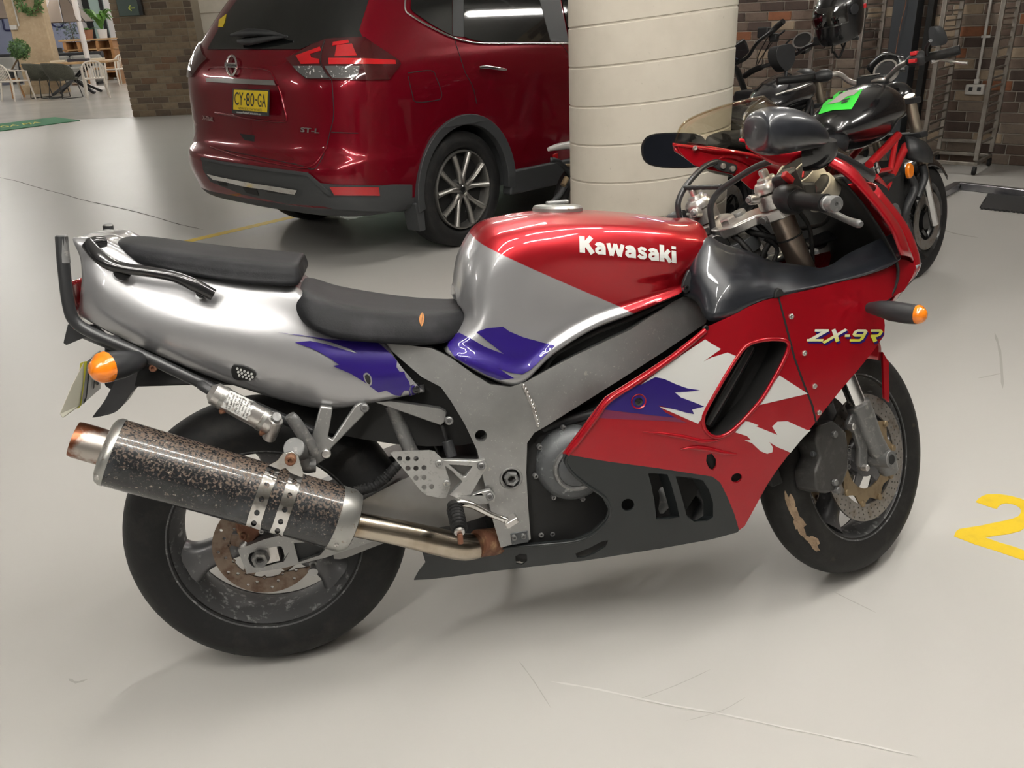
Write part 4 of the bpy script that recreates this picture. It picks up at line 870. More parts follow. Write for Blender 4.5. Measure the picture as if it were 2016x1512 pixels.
mat('smoke', (.02, .02, .021), .25, 0, .4)
for sg in (1,): tube('screen_band', [V((p[0]+.002, p[1]*sg*1.01, p[2]+.004)) for p in (hs_[0][0], hs_[1][0], hs_[2][0], hs_[3][0], hs_[4][0], hs_[4][2])], [(.003, .006), (.003, .007), (.003, .008), (.003, .010), (.003, .012), (.003, .008)], MT['smoke'], scr, 8, 4, flat=(0, 1, 0))
# left flank rivets and bracket
for px, py in ((1368, 292), (1471, 307)): bolt('rivet', B, px, py, .183, .006, MT['alu_bright'], cowlL, d=(0, -1, .2), h=.004)
inner = plate('inner_flank', B, [(1332, 284), (1400, 288), (1480, 301), (1500, 312), (1540, 318), (1545, 345), (1520, 352), (1486, 374), (1478, 372), (1462, 357), (1440, 343), (1400, 335), (1368, 326), (1350, 312), (1338, 298)], .192, .004, MT['red'], zx, bevel=.001)
# charcoal inner panels
Oq = [(1342, 580, -.135), (1372, 594, -.175), (1396, 632, -.218), (1440, 621, -.233), (1475, 602, -.231), (1505, 590, -.229), (1531, 583, -.227), (1600, 567, -.210), (1660, 552, -.196), (1710, 539, -.182), (1750, 525, -.165), (1772, 510, -.155)]
Mq = [(1342, 555, -.125), (1368, 540, -.165), (1405, 560, -.20), (1440, 560, -.215), (1475, 558, -.213), (1505, 556, -.21), (1540, 556, -.20), (1600, 550, -.182), (1655, 540, -.165), (1705, 522, -.15), (1752, 500, -.135), (1774, 498, -.140)]
Iq = [(1347, 540, -.12), (1366, 498, -.125), (1394, 471, -.12), (1424, 484, -.125), (1456, 492, -.13), (1486, 501, -.135), (1517, 514, -.14), (1578, 523, -.143), (1625, 527, -.14), (1675, 498, -.125), (1735, 470, -.115), (1768, 458, -.12)]
for sg in (1, -1):
    o = loft('inner_panel', [[(lambda v: V((v.x, v.y*sg, v.z)))(P(*q)) for q in r] for r in (Oq, Mq, Iq, [(a, b+14, c+.02) for a, b, c in Iq])], MT['grey_panel'], zx, 4, 4, th=.003)
    if sg > 0: ip = o
plate('panel_tab', B, [(1343, 566), (1349, 545), (1358, 530), (1362, 548), (1360, 572), (1350, 578)], -.158, .01, MT['plastic'], ip, bevel=.003, sm=2); bolt('screw', B, 1350, 566, -.16, .006, MT['black_gloss'], ip)
plate('panel_notch', B, [(1524, 588), (1528, 574), (1534, 567), (1541, 570), (1545, 580), (1534, 585)], -.232, .01, MT['black'], ip, bevel=.002)
loft('cockpit_tray', [[V((x, y*(k if y < 0 else 1), z)) for y in (-.17, -.08, 0, .10, .205)] for x, z, k in ((.98, .80, 1), (1.12, .74, 1), (1.30, .70, .9), (1.40, .71, .6), (1.46, .74, .3))], MT['black'], zx, 3, 2, th=.004)
loft('dash_panel', [[V((x-.35*abs(y), y, z)) for y in (-.155, -.08, 0, .08, .17)] for x, z in ((1.36, 1.005), (1.415, .945), (1.47, .87), (1.505, .80), (1.49, .74), (1.44, .70))], MT['black'], zx, 3, 2, th=.004)
mat('dial_rim', (.55, .52, .44), .4); mat('dial_face', (.03, .03, .032), .2, 0, .6)
for (px, py, y, r) in ((1608, 372, -.065, .042), (1585, 340, -.02, .034), (1560, 335, .05, .042)):
    c = P(px, py, y); d = V((-.72, -.12, .62)).normalized()
    g = lathe('gauge', [(0, .004), (r*.86, .004), (r*.86, -.03), (0, -.03)], c, d, MT['dial_face'], zx, 28); lathe('gauge_rim', [(r*.86, -.03), (r*.86, .006), (r, .006), (r, -.03)], c, d, MT['dial_rim'], g, 28, closed=True)
    u, w, _ = basis(d); box('needle', c+d*.006+u*r*.25, (r*.7, .003, .002), MT['kill_red'], g, rot=M((u, w, d)).transposed(), bevel=0)
# --- mirrors
mrc = [[(1488, 262), (1488, 262), (1488, 262), (1488, 262)]]
def pod(name, sts, m, parent):
    rows = []
    for px, py0, py1, y, dy in sts:
        t = P(px, py0, y); b = P(px+2, py1, y); c = (t+b)/2; hz = (t-b).length/2; up = (t-b).normalized(); sd = V((0, 1, 0))
        rows.append([c+up*(hz*math.copysign(abs(cos(a))**.85, cos(a)))+sd*(dy*math.copysign(abs(sin(a))**.85, sin(a))) for a in [2*pi*k/16 for k in range(16)]])
    return loft(name, rows, m, parent, 4, 2, cv=True, caps=True, ang=60)
mr = pod('mirror', [(1486, 232, 280, -.305, .05), (1490, 219, 297, -.302, .058), (1508, 211, 306, -.298, .062), (1535, 210, 304, -.29, .06), (1562, 216, 299, -.28, .055), (1590, 229, 294, -.268, .046), (1612, 249, 288, -.258, .034), (1624, 266, 281, -.25, .016)], MT['grey_panel'], zx)
tube('mirror_stem', [P(1628, 274, -.245), P(1622, 295, -.232), P(1606, 308, -.215), P(1580, 312, -.20)], [(.010, .02), (.016, .028), (.018, .03), (.018, .028)], MT['black_gloss'], mr, 12, 4)
gl = [(1263, 298), (1264, 284), (1274, 269), (1292, 263), (1330, 261), (1366, 263), (1382, 270), (1391, 284), (1392, 300), (1388, 318), (1376, 328), (1345, 331), (1305, 330), (1280, 325), (1267, 314)]
def mpt(x, y):
    q = P(x, y, .33)
    for _ in range(6): q = P(x, y, .33-.55*(q.x-1.105))
    return q
gl = [mpt(x, y) for x, y in gl]; gc = sum(gl, V())/len(gl); mN = V((.48, .876, 0))
ml = loft('mirror', [[gc+(p-gc)*k+mN*dx for p in gl] for k, dx in ((1, -.004), (1.02, .004), (.98, .02), (.8, .05), (.3, .065))], MT['black_gloss'], zx, 3, 2, cv=True, caps=True)
mat('mirror_glass', (.12, .14, .20), .03, 1.)  # navy put into the glass colour stands in for a dark reflection
prism3('mirror_glass', [[gc+(p-gc)*.93-mN*.0055 for p in cr(gl, 3, True)]], mN*.002, MT['mirror_glass'], ml, 0)
tube('mirror_stem', [gc+mN*.03+V((.03, -.01, -.01)), V((1.19, .27, 1.06)), V((1.18, .20, 1.045))], [.016, .018, .016], MT['black_gloss'], ml, 10)
# fairing stay tubes
st = tube('fairing_stay', [P(1408, 472, .03), P(1402, 440, .03), P(1399, 405, .03), P(1416, 377, .02), P(1450, 352, -.01), P(1490, 328, -.05), P(1528, 314, -.09)], .0075, MT['black_tube'], zx, 12)
tube('fairing_stay', [P(1338, 430, .12), P(1335, 400, .12), P(1348, 370, .13), P(1375, 338, .155), P(1392, 325, .175), P(1410, 319, .185)], .0072, MT['black_tube'], zx, 12)
tube('stay_crossbar', [P(1346, 370, .13), P(1420, 368, .03)], .0062, MT['black_tube'], st, 10, 1)
bk = plate('stay_bracket', B, [(1402, 315), (1412, 313), (1450, 324), (1453, 332), (1446, 342), (1415, 335), (1404, 328)], .18, .005, MT['plastic'], st, bevel=.002)
for px, py in ((1423, 327), (1442, 332)): bolt('bolt', B, px, py, .178, .007, MT['alu_bright'], bk, hole=False)
plate('stay_foot', B, [(1394, 472), (1412, 462), (1432, 466), (1446, 492), (1420, 494)], -.02, .03, MT['black_gloss'], st, bevel=.003)
# --- steered parts: fork, clamps, bars
AXd = _ax; off = V((cos(RAKE), 0, sin(RAKE)))*.037
def Lf(t, y, o=0.): return _A+AXd*t+off+V((o*cos(RAKE), y, o*sin(RAKE)))
for y in (-.105, .105):
    f = cyl('fork_tube', Lf(.60, y), Lf(1.045, y), .0275, MT['stanchion'], zx, 28, xf=SX)
    cyl('fork_slider', Lf(.44, y), Lf(.61, y), .0205, MT['chrome_clean'], f, 24, xf=SX)
    cyl('fork_wiper', Lf(.585, y), Lf(.612, y), .0295, MT['plastic'], f, 24, xf=SX)
    lathe('fork_cap', [(0, .034), (.009, .034), (.0105, .03), (.0105, .018), (.019, .016), (.021, .010), (.027, .008), (.031, .002), (.033, -.004), (.033, -.012), (.0275, -.012)], Lf(1.062, y), AXd, MT['alu_bright'], f, 20, xf=SX)
    # clip-on clamp
    cl_ = lathe('clip_on', [(.0275, 0), (.0365, .001), (.0365, .034), (.0275, .035)], Lf(1.012, y), AXd, MT['alu_bright'], zx, 28, xf=SX, closed=True)
    cyl('clamp_lug', Lf(1.03, y)+V((-.055, .022*(1 if y < 0 else -1), 0)), Lf(1.03, y)+V((-.02, .012*(1 if y < 0 else -1), 0)), .011, MT['alu_bright'], cl_, 14, xf=SX)
    cyl('clamp_bolt', Lf(1.03, y)+V((-.060, .022*(1 if y < 0 else -1), 0)), Lf(1.03, y)+V((-.052, .022*(1 if y < 0 else -1), 0)), .007, MT['alu_dark'], cl_, 12, xf=SX)
    tie = lathe('cable_tie', [(.0277, 0), (.0292, 0), (.0292, .004), (.0277, .004)], Lf(.93, y), AXd, MT['black'], f, 20, xf=SX, closed=True)
    # lower casting
    s_ = 1 if y > 0 else -1
    lg = tube('fork_foot', [Lf(.478, y), Lf(.44, y), Lf(.38, y), Lf(.33, y, .006), Lf(.295, y, .014), Lf(.262, y, .016)], [.0285, .029, .026, .025, .028, .022], MT['alu_dark'], zx, 20, xf=SX)
    cyl('axle_end', fc_+V((0, y+s_*.032, 0)), fc_+V((0, y-s_*.02, 0)), .022, MT['alu_dark'], lg, 24, xf=SX)
    cyl('axle_bore', fc_+V((0, y+s_*.0325, 0)), fc_+V((0, y+s_*.03, 0)), .013, MT['black'], lg, 20, xf=SX)
    prism3('caliper_lug', [[Lf(.47, y, -.02), Lf(.455, y, -.055), Lf(.44, y, -.06), Lf(.425, y, -.045), Lf(.38, y, -.05), Lf(.345, y, -.075), Lf(.325, y, -.07), Lf(.33, y, -.05), Lf(.36, y, -.025), Lf(.40, y, -.015)]], (0, -s_*.014, 0), MT['alu_dark'], lg, .004, SX)
    for t, o in ((.447, -.055), (.333, -.066)): cyl('bolt', Lf(t, y+s_*.012, o), Lf(t, y-s_*.005, o), .008, MT['alu_bright'], lg, 10, xf=SX)
# top triple clamp
tp = prism3('top_clamp', [[Lf(.985, y, o) for y, o in ((-.145, 0), (-.135, -.03), (-.105, -.042), (-.07, -.035), (-.035, -.07), (0, -.082), (.035, -.07), (.07, -.035), (.105, -.042), (.135, -.03), (.145, 0), (.135, .03), (.105, .04), (.06, .03), (0, .0), (-.06, .03), (-.105, .04), (-.135, .03))]], AXd*.024, MT['alu_bright'], zx, .004, SX)
lathe('stem_nut', [(0, .012), (.017, .012), (.019, .008), (.019, -.004), (0, -.004)], Lf(1.012, 0, -.045), AXd, MT['alu_bright'], tp, 6, xf=SX, ang=20)
lathe('ignition_lock', [(0, .004), (.016, .004), (.018, 0), (.018, -.03), (0, -.03)], Lf(1.014, .0, -.005), AXd, MT['alu_dark'], tp, 20, xf=SX)
cyl('bolt', Lf(.996, -.09, -.045), Lf(.996, -.09, -.025), .009, MT['alu_dark'], tp, 12, xf=SX)
prism3('bottom_clamp', [[Lf(.77, y, o) for y, o in ((-.14, 0), (-.105, -.042), (0, -.075), (.105, -.042), (.14, 0), (.105, .04), (0, .0), (-.105, .04))]], AXd*.035, MT['alu_dark'], zx, .004, SX)
cyl('steering_head', Lf(.80, 0, -.037), Lf(.93, 0, -.037), .036, MT['alu_dark'], zx, 28, xf=SX)
cyl('head_bearing_cap', Lf(.93, 0, -.037), Lf(.965, 0, -.037), .043, MT['engine'], zx, 28, xf=SX)
lathe('head_ring', [(.036, 0), (.046, 0), (.046, .012), (.036, .012)], Lf(.90, 0, -.037), AXd, MT['alu_dark'], zx, 24, xf=SX, closed=True)
# grips
for s_ in (-1, 1):
    a = Lf(1.028, .13*s_, -.012); b = V((1.068, .305*s_, .908)); d = (b-a).normalized()
    br = cyl('handlebar', a, b, .011, MT['black_tube'], zx, 14, xf=SX)
    sh_ = tube('switch_housing', [a+d*.012, a+d*.03, a+d*.055, a+d*.068], [(.024, .030), (.030, .036), (.029, .034), (.022, .024)], MT['plastic'], br, 16, 2, xf=SX)
    gp = lathe('grip', [(.0, .066), (.023, .066), (.0235, .072), (.0185, .078), (.0175, .09), (.0175, .165), (.0185, .172), (.0, .172)], a, d, MT['rubber'], br, 24, xf=SX)
    lathe('bar_end', [(.0, .172), (.0145, .172), (.0155, .176), (.0155, .180), (.0135, .182), (.0135, .186), (.0165, .188), (.0165, .203), (.0145, .207), (.004, .207), (.003, .204), (0, .204)], a, d, MT['alu_dark'], br, 24, xf=SX)
    lv = tube('brake_lever' if s_ < 0 else 'clutch_lever', [a+d*.03+V((.055, 0, -.012)), a+d*.07+V((.075, 0, -.02)), a+d*.12+V((.075, 0, -.03)), a+d*.17+V((.068, 0, -.038)), a+d*.205+V((.066, 0, -.042)), a+d*.215+V((.066, 0, -.042))], [(.008, .01), (.0075, .011), (.007, .009), (.0065, .008), (.0085, .009), (.005, .005)], MT['alu_dark'], br, 12, 4, xf=SX)
    box('lever_perch', a+d*.035+V((.03, 0, -.004)), (.05, .03, .03), MT['plastic'], br, bevel=.006, xf=SX)
    if s_ < 0:
        up = AXd; box('kill_switch', Q(1551, 350, -.172), (.03, .012, .014), MT['kill_red'], br, rot=M.Rotation(rad(35), 3, 'Y'), bevel=.002, xf=SX)
        box('switch_box', Q(1553, 369, -.150), (.050, .040, .074), MT['plastic'], br, rot=M.Rotation(-RAKE, 3, 'Y'), bevel=.008, xf=SX)
        box('reservoir', a+d*.0+V((.075, 0, .012)), (.05, .05, .035), MT['plastic'], br, bevel=.008, xf=SX)
# cables in the cockpit
for i, (p0, p1, p2, p3) in enumerate((((1560, 400, -.10), (1590, 440, -.09), (1598, 480, -.08), (1600, 520, -.07)), ((1490, 440, -.03), (1515, 470, -.05), (1500, 510, -.05), (1520, 530, -.04)), ((1510, 470, -.06), (1530, 490, -.06), (1520, 520, -.06), (1500, 545, -.05)), ((1440, 460, -.02), (1462, 480, -.04), (1480, 505, -.06), (1478, 540, -.06)), ((1640, 410, -.12), (1620, 440, -.08), (1570, 450, -.02), (1520, 440, .02)), ((1455, 432, .0), (1475, 455, -.03), (1500, 462, -.05), (1530, 470, -.06)))):
    tube('cable', [P(*p0), P(*p1), P(*p2), P(*p3)], .005+.002*(i % 2), MT['rubber'], zx, 8)
# --- front brake: discs, calipers, mudguard
for y, s_ in ((-.068, -1), (.063, 1)):
    hl = []
    for k in range(44):
        for j in range(3): hl.append((.128+.0115*j+.003*(k % 2), 2*pi*k/44+.035*j, .0022))
    dsk = holedisc('brake_disc', fc_, y, .118, .160, MT['disc_steel'], zx, hl, SX, n=80)
    prism3('disc_carrier', [[fc_+V(((.112+.008*cos(10*t))*cos(t), y-fc_.y+.001-fc_.y*0, (.112+.008*cos(10*t))*sin(t))) for t in [2*pi*k/80 for k in range(80)]], [fc_+V((.078*cos(t), y+.001, .078*sin(t))) for t in [2*pi*k/40 for k in range(40)]]], (0, .004, 0), MT['brass'], dsk, 0, SX)
    for k in range(10):
        t = 2*pi*k/10; cyl('disc_bobbin', fc_+V((.116*cos(t), y-.005, .116*sin(t))), fc_+V((.116*cos(t), y+.008, .116*sin(t))), .0085, MT['brass'], dsk, 12, xf=SX)
    for k in range(5):
        t = 2*pi*k/5+.3
        prism3('disc_arm', [[fc_+V((r*cos(t+da), y+.002, r*sin(t+da))) for r, da in ((.045, -.35), (.082, -.12), (.082, .12), (.045, .35))]], (0, .005, 0), MT['wheel'], dsk, .001, SX)
    lathe('hub_ring', [(.03, 0), (.048, 0), (.048, .012), (.03, .012)], fc_+V((0, y, 0)), (0, 1, 0), MT['wheel'], dsk, 28, xf=SX, closed=True)
    # caliper behind the fork leg
    cp_ = [(1612, 838), (1640, 826), (1668, 850), (1672, 880), (1672, 925), (1664, 948), (1650, 962), (1628, 972), (1610, 968), (1606, 930), (1618, 900), (1608, 868)]
    L3 = [Q(x_, y_, -.118) for x_, y_ in cp_]
    if s_ > 0: L3 = [V((p.x, -p.y, p.z)) for p in L3]
    ca = prism3('front_caliper', [L3], (0, -s_*.062, 0), MT['caliper'], zx, .009, SX, 3)
    if s_ < 0:
        text3('caliper_lettering', 'TOKICO', Q(1669, 874, -.1195), Q(1668, 924, -.1195)-Q(1669, 874, -.1195), (Q(1676, 874, -.1195)-Q(1669, 874, -.1195)), MT['alu_dark'], ca, xf=SX)
        for x_, y_ in ((1643, 950), (1648, 965), (1642, 855)): p = Q(x_, y_, -.12); cyl('bolt', p+V((0, -.006, 0)), p+V((0, .01, 0)), .008, MT['alu_dark'], ca, 10, xf=SX)
        tube('bleed_hose', [Q(1618, 850, -.10), Q(1605, 830, -.09), Q(1612, 805, -.08), Q(1635, 790, -.075)], .006, MT['rubber'], ca, 8, xf=SX)
        for y0 in (890, 930): p = Q(1600, y0, -.10); cyl('caliper_pin', Q(1598, y0+4, -.098), Q(1622, y0, -.105), .007, MT['engine'], ca, 10, xf=SX)
rw = []
for a in (70, 82, 94, 106, 118, 130, 142):
    t = rad(a); r = .318; rw.append([fc_+V(((r-dr)*cos(t), y, (r-dr)*sin(t))) for y, dr in ((-.078, .07), (-.074, .03), (-.05, .004), (0, -.004), (.05, .004), (.074, .03), (.078, .07))])
fg = loft('front_mudguard', rw, MT['red'], zx, 4, 4, th=.003, xf=SX)
for s_ in (-1, 1):
    prism3('mudguard_stay', [[fc_+V((.19*cos(rad(a))+dx, s_*.082, .19*sin(rad(a))+dz)) for a, dx, dz in ((60, 0, .09), (52, 0, .075), (40, -.045, .0), (44, -.055, .005))]], (0, -s_*.006, 0), MT['red'], fg, .001, SX)
# --- rider controls
hg = plate('heel_guard', B, [(768, 892), (775, 889), (845, 887), (856, 889), (866, 900), (873, 905), (878, 925), (885, 945), (886, 960), (878, 980), (868, 981), (840, 975), (828, 966), (806, 938)], -.205, .004, MT['alu_guard'], zx, holes=[circ(x_, y_, 5.2, 10) for x_, y_ in ((787, 903), (803, 903), (819, 903), (803, 922), (819, 922), (835, 921), (819, 941), (835, 940), (835, 959), (850, 958))], bevel=.001)
for x_, y_ in ((864, 912), (879, 951)): bolt('bolt', B, x_, y_, -.207, .008, MT['alu'], hg)
fh_ = plate('foot_hanger', B, [(862, 900), (872, 906), (940, 908), (955, 905), (960, 920), (952, 930), (928, 972), (930, 975), (950, 968), (966, 965), (975, 975), (974, 988), (960, 992), (935, 994), (912, 988), (888, 976), (884, 975), (905, 955), (910, 948), (890, 928), (876, 918)], -.195, .014, MT['alu_guard'], zx, holes=[[(885, 915), (930, 918), (917, 938), (912, 939)], ], bevel=.003)
for x_, y_ in ((947, 917), (964, 977)): bolt('bolt', B, x_, y_, -.198, .0085, MT['alu_dark'], fh_)
pk = tube('footpeg', [P(890, 992, -.21), P(896, 1002, -.225), P(900, 1020, -.255), P(904, 1042, -.285)], [.012, .015, .0155, .014], MT['rubber'], zx, 14, 5)
for k in range(7):
    t = k/6; c = P(896, 1003, -.227).lerp(P(904, 1040, -.283), t); lathe('peg_rib', [(.0155, -.0015), (.018, 0), (.0155, .0015)], c, P(904, 1042, -.285)-P(896, 1002, -.225), MT['rubber'], pk, 16)
pe = P(905, 1050, -.292); cyl('peg_end', P(904, 1044, -.285), pe, .011, MT['alu_bright'], pk, 12); cyl('peg_feeler', pe, pe+V((0, -.004, -.022)), .006, MT['rust'], pk, 10)
tube('brake_pedal', [P(888, 996, -.205), P(905, 990, -.21), P(930, 995, -.215), P(960, 1010, -.218), P(985, 1020, -.22), P(1000, 1026, -.222)], [(.010, .011), (.009, .012), (.007, .011), (.006, .009), (.006, .008), (.007, .01)], MT['chrome'], zx, 12, 5)
box('pedal_tip', P(1006, 1025, -.228), (.03, .03, .014), MT['alu_bright'], zx, rot=M.Rotation(rad(-25), 3, 'Y'), bevel=.003)
# passenger peg hanger
ph = plate('pillion_hanger', B, [(612, 868), (630, 800), (655, 803), (652, 825), (645, 862), (654, 866), (698, 800), (708, 793), (722, 796), (724, 806), (716, 818), (655, 880), (640, 905), (620, 918), (606, 905)], -.165, .016, MT['alu'], zx, bevel=.003)
bolt('bolt', B, 718, 803, -.168, .009, MT['alu_dark'], ph); bolt('bolt', B, 642, 893, -.168, .010, MT['alu_bright'], ph, hole=False)
tube('pillion_peg', [P(570, 818, -.20), P(580, 830, -.198), P(605, 868, -.19), P(618, 890, -.182)], [(.010, .014), (.012, .017), (.012, .016), (.012, .015)], MT['alu_dark'], ph, 12, 4)
cyl('muffler_stay', P(578, 882, -.21), P(598, 890, -.16), .022, MT['alu_dark'], zx, 20)
tube('stay_arm', [P(590, 895, -.18), P(600, 915, -.17), P(620, 915, -.165)], .016, MT['alu_dark'], zx, 12)
# shock reservoir
ra, rb = P(418, 772, -.185), P(536, 836, -.185); rd_ = (rb-ra).normalized(); rl_ = (rb-ra).length; Rr = .0225
rs = lathe('shock_reservoir', [(0, -.006), (.012, -.006), (.018, 0), (Rr, .004), (Rr, rl_-.004), (Rr-.002, rl_), (0, rl_)], ra, rd_, MT['alu_bright'], zx, 32)
u, w, _ = basis(rd_)
for h in (.018, .105):
    lathe('hose_clip', [(Rr, h), (Rr+.0015, h), (Rr+.0015, h+.009), (Rr, h+.009)], ra, rd_, MT['muffler_cap'], rs, 32, closed=True)
    cyl('clip_screw', ra+rd_*(h+.0045)+V((-.008, -.014, -Rr-.002)), ra+rd_*(h+.0045)+V((.004, -.006, -Rr-.002)), .005, MT['rust'], rs, 10)
rsh = Sheet(B, vf=([ra+rd_*h+(u*cos(2*pi*k/48)+w*sin(2*pi*k/48))*Rr for h in (0, rl_) for k in range(48)], [(k, (k+1) % 48, 48+(k+1) % 48, 48+k) for k in range(48)]))
lb = cut('warning_label', rsh, [(446, 766), (502, 792), (488, 828), (434, 800)], MT['label_white'], rs, th=.0004, off=.0006, step=10)
for k in range(9):
    t = (k+.7)/9.6; a0_ = (446+(502-446)*t, 766+(792-766)*t); b0_ = (434+(488-434)*t, 800+(828-800)*t)
    e = (b0_[0]-a0_[0], b0_[1]-a0_[1]); s0, s1 = .1, (.92 if k % 3 else .7)
    text_sheet('label_line', ['WARNING', 'this unit contains', 'nitrogen gas', 'do not open', 'IMPORTANT', 'keep from fire', 'or heat', 'read manual', 'for service'][k], rsh, (a0_[0]+e[0]*s0-1, a0_[1]+e[1]*s0), (e[0]*(s1-s0), e[1]*(s1-s0)), (4.2, 1.8), MT['ink'], lb, bold=.0, off=.0009)
rf = cyl('reservoir_fitting', P(529, 862, -.18), P(545, 826, -.20), .014, MT['alu_bright'], rs, 18); cyl('fitting_cap', P(543, 824, -.20), P(545, 820, -.212), .010, MT['alu_dark'], rs, 12)
tube('reservoir_hose', [P(418, 772, -.185), P(402, 762, -.18), P(396, 758, -.17)], .010, MT['plastic'], rs, 10)
# hoses by the shock and swingarm
tube('corrugated_hose', [P(700, 968, -.14), P(735, 958, -.15), P(760, 940, -.15), P(780, 918, -.15), P(800, 900, -.13)], .0105, MT['rubber'], zx, 12)
for k in range(16):
    t = k/15; a = [P(700, 968, -.14), P(735, 958, -.15), P(760, 940, -.15), P(780, 918, -.15)]; i = min(int(t*3), 2); f = t*3-i; c = a[i].lerp(a[i+1], f); lathe('hose_ring', [(.0105, -.0015), (.0125, 0), (.0105, .0015)], c, a[i+1]-a[i], MT['rubber'], zx, 12)
tube('frame_strut', [P(770, 795, -.11), P(785, 830, -.11), P(805, 880, -.12), P(815, 900, -.12)], .016, MT['alu_dark'], zx, 12)
tube('brake_hose', [P(845, 815, -.13), P(868, 835, -.14), P(878, 865, -.15), P(884, 885, -.155)], .005, MT['rubber'], zx, 8)
cyl('brake_cylinder', P(880, 868, -.16), P(890, 900, -.17), .012, MT['plastic'], zx, 14)
loft('hugger', [[rc+V((r*cos(rad(a)), y, r*sin(rad(a)))) for y, r in ((-.105, .26), (-.10, .315), (-.05, .335), (0, .34), (.05, .335), (.10, .315), (.105, .26))] for a in (30, 50, 75, 100, 118)], MT['plastic'], zx, 4, 3, th=.003) if False else None
loft('inner_fender', [[V((x, y, z-(abs(y)/.12)**2*.04)) for y in (-.11, -.05, 0, .05, .11)] for x, z in ((-.20, .74), (0, .72), (.2, .67), (.36, .58), (.40, .50))], MT['black'], zx, 4, 3, th=.004)
cyl('shock_absorber', V((.36, 0, .32)), V((.40, 0, .62)), .035, MT['black'], zx)
# side stand on the far side
sd = tube('side_stand', [V((.56, .13, .26)), V((.58, .19, .13)), V((.585, .235, .025))], [.013, .011, .011], MT['black_tube'], zx, 12); ell('stand_foot', V((.585, .24, .0335)), (.022, .018, .006), MT['black_tube'], sd)
# a fallen leaf on the rider seat
mat('leaf', (.42, .17, .03), .6, 0, 0, var=(90, (.30, .10, .02), .4, .7))
shS = Sheet(B, vf=([v.co.copy() for v in s2.data.vertices], [tuple(f.vertices) for f in s2.data.polygons]))
lf = cut('leaf', shS, sm2([(831, 616), (835, 624), (834, 634), (830, 643), (826, 636), (825, 626)], 2), MT['leaf'], None, th=.0008, off=.0015, step=5, seglen=5); lf.matrix_world = BKM
tag(lf, 'small orange dry leaf lying on the rider seat', 'leaf')
tube('leaf_stem', onpath(shS, [(829, 640), (832, 618)], .002, 3), .0006, MT['rust'], lf, 5, 1)
# ---------------- the red SUV ----------------
CM = M.Translation((.934, 3.687, 0)) @ M.Rotation(HD, 4, 'Z')
K = Frame(CM); YC = .88
car = empty('car', CM, 'dark red family SUV seen from its rear corner beside the column', 'car')
mat('car_red', (.17, .002, .010), .25, .4, .75, spec=.15)
mat('car_glass', (.006, .007, .007), .04, 0, .5, spec=.6)
mat('cladding', (.040, .042, .044), .55, 0, 0, bump=(250, .15))
mat('alloy', (.34, .33, .31), .32, .85)
mat('tail_red', (.42, .005, .009), .10, 0, 1.)
mat('tail_dark', (.05, .004, .006), .06, 0, 1.)
mat('tail_clear', (.09, .09, .09), .08, .1, 1., var=(60, (.65, .65, .62), .58, .66))
rings = [(.31, .80, -.78, 3.40), (.335, .87, -.92, 3.58), (.38, .892, -.985, 3.62), (.46, .90, -1.015, 3.64), (.56, .905, -1.035, 3.65), (.64, .905, -1.025, 3.64), (.69, .90, -.985, 3.62), (.75, .90, -.965, 3.60), (.86, .903, -.955, 3.52), (.98, .91, -.945, 3.35), (1.07, .908, -.935, 3.05), (1.15, .892, -.915, 2.75), (1.21, .868, -.885, 2.50), (1.27, .845, -.845, 2.36), (1.40, .79, -.745, 2.10), (1.54, .725, -.625, 1.75), (1.64, .66, -.50, 1.45), (1.69, .56, -.32, 1.20)]
def plan(w, xr, xf):
    h = [(xr, 0), (xr+.006, .30), (xr+.022, .55), (xr+.065, .76), (xr+.15, .895), (xr+.30, .965), (xr+.55, .995), (.35, 1.), (1.2, 1.), (2.0, .998), (xf-.95 if xf > 3 else (2+xf)/2, .985), (xf-.45, .93), (xf-.15, .78), (xf-.04, .5), (xf, 0)]
    h = [(x, min(1, y)*w) for x, y in h]
    for i in range(1, len(h)):
        if h[i][0] < h[i-1][0]+.01: h[i] = (h[i-1][0]+.01, h[i][1])
    return [(x, -y) for x, y in h]+[(x, y) for x, y in reversed(h[1:-1])]
crow = [[V((x, YC+y, z)) for x, y in plan(w, xr, xf)] for z, w, xr, xf in rings]
cvs, cfs, na, nb = grid(crow, 4, 4, False, True)
shC = Sheet(K, vf=(cvs, cfs)); shC.tmin, shC.tmax = 3.2, 7.5
cfs2 = cfs+[tuple(range(nb)), tuple((na-1)*nb+j for j in range(nb))]
body = mesh('body', cvs, cfs2, MT['car_red'], car, ang=35)
# wheel arches are cut out
cutters = []
for wx in (0, 2.705):
    c = lathe('arch_cut', [(0, -.2), (.405, -.2), (.405, 2.0), (0, 2.0)], V((wx, -.02, .37)), (0, 1, 0), None, car, 48); cutters.append(c)
bpy.context.view_layer.update()
for c in cutters:
    b = body.modifiers.new('b', 'BOOLEAN'); b.object = c; b.operation = 'DIFFERENCE'; b.solver = 'EXACT'
dg = bpy.context.evaluated_depsgraph_get(); dg.update(); nm = bpy.data.meshes.new_from_object(body.evaluated_get(dg)); old = body.data; body.modifiers.clear(); body.data = nm
nm.polygons.foreach_set('use_smooth', [True]*len(nm.polygons)); nm.set_sharp_from_angle(angle=rad(35))
for c in cutters: bpy.data.objects.remove(c)
nm.materials.append(MT['cladding'])
for f in nm.polygons:
    if f.center.z < .40 or any(math.hypot(f.center.x-wx, f.center.z-.37) < .412 for wx in (0, 2.705)): f.material_index = 1
box('underbody', (1.35, YC, .50), (3.0, 1.2, .45), MT['black'], car, bevel=.02)
box('arch_liner', (0, YC, .62), (.86, 1.1, .50), MT['black'], car, bevel=.02)
box('arch_liner', (2.705, YC, .62), (.86, 1.1, .50), MT['black'], car, bevel=.02)
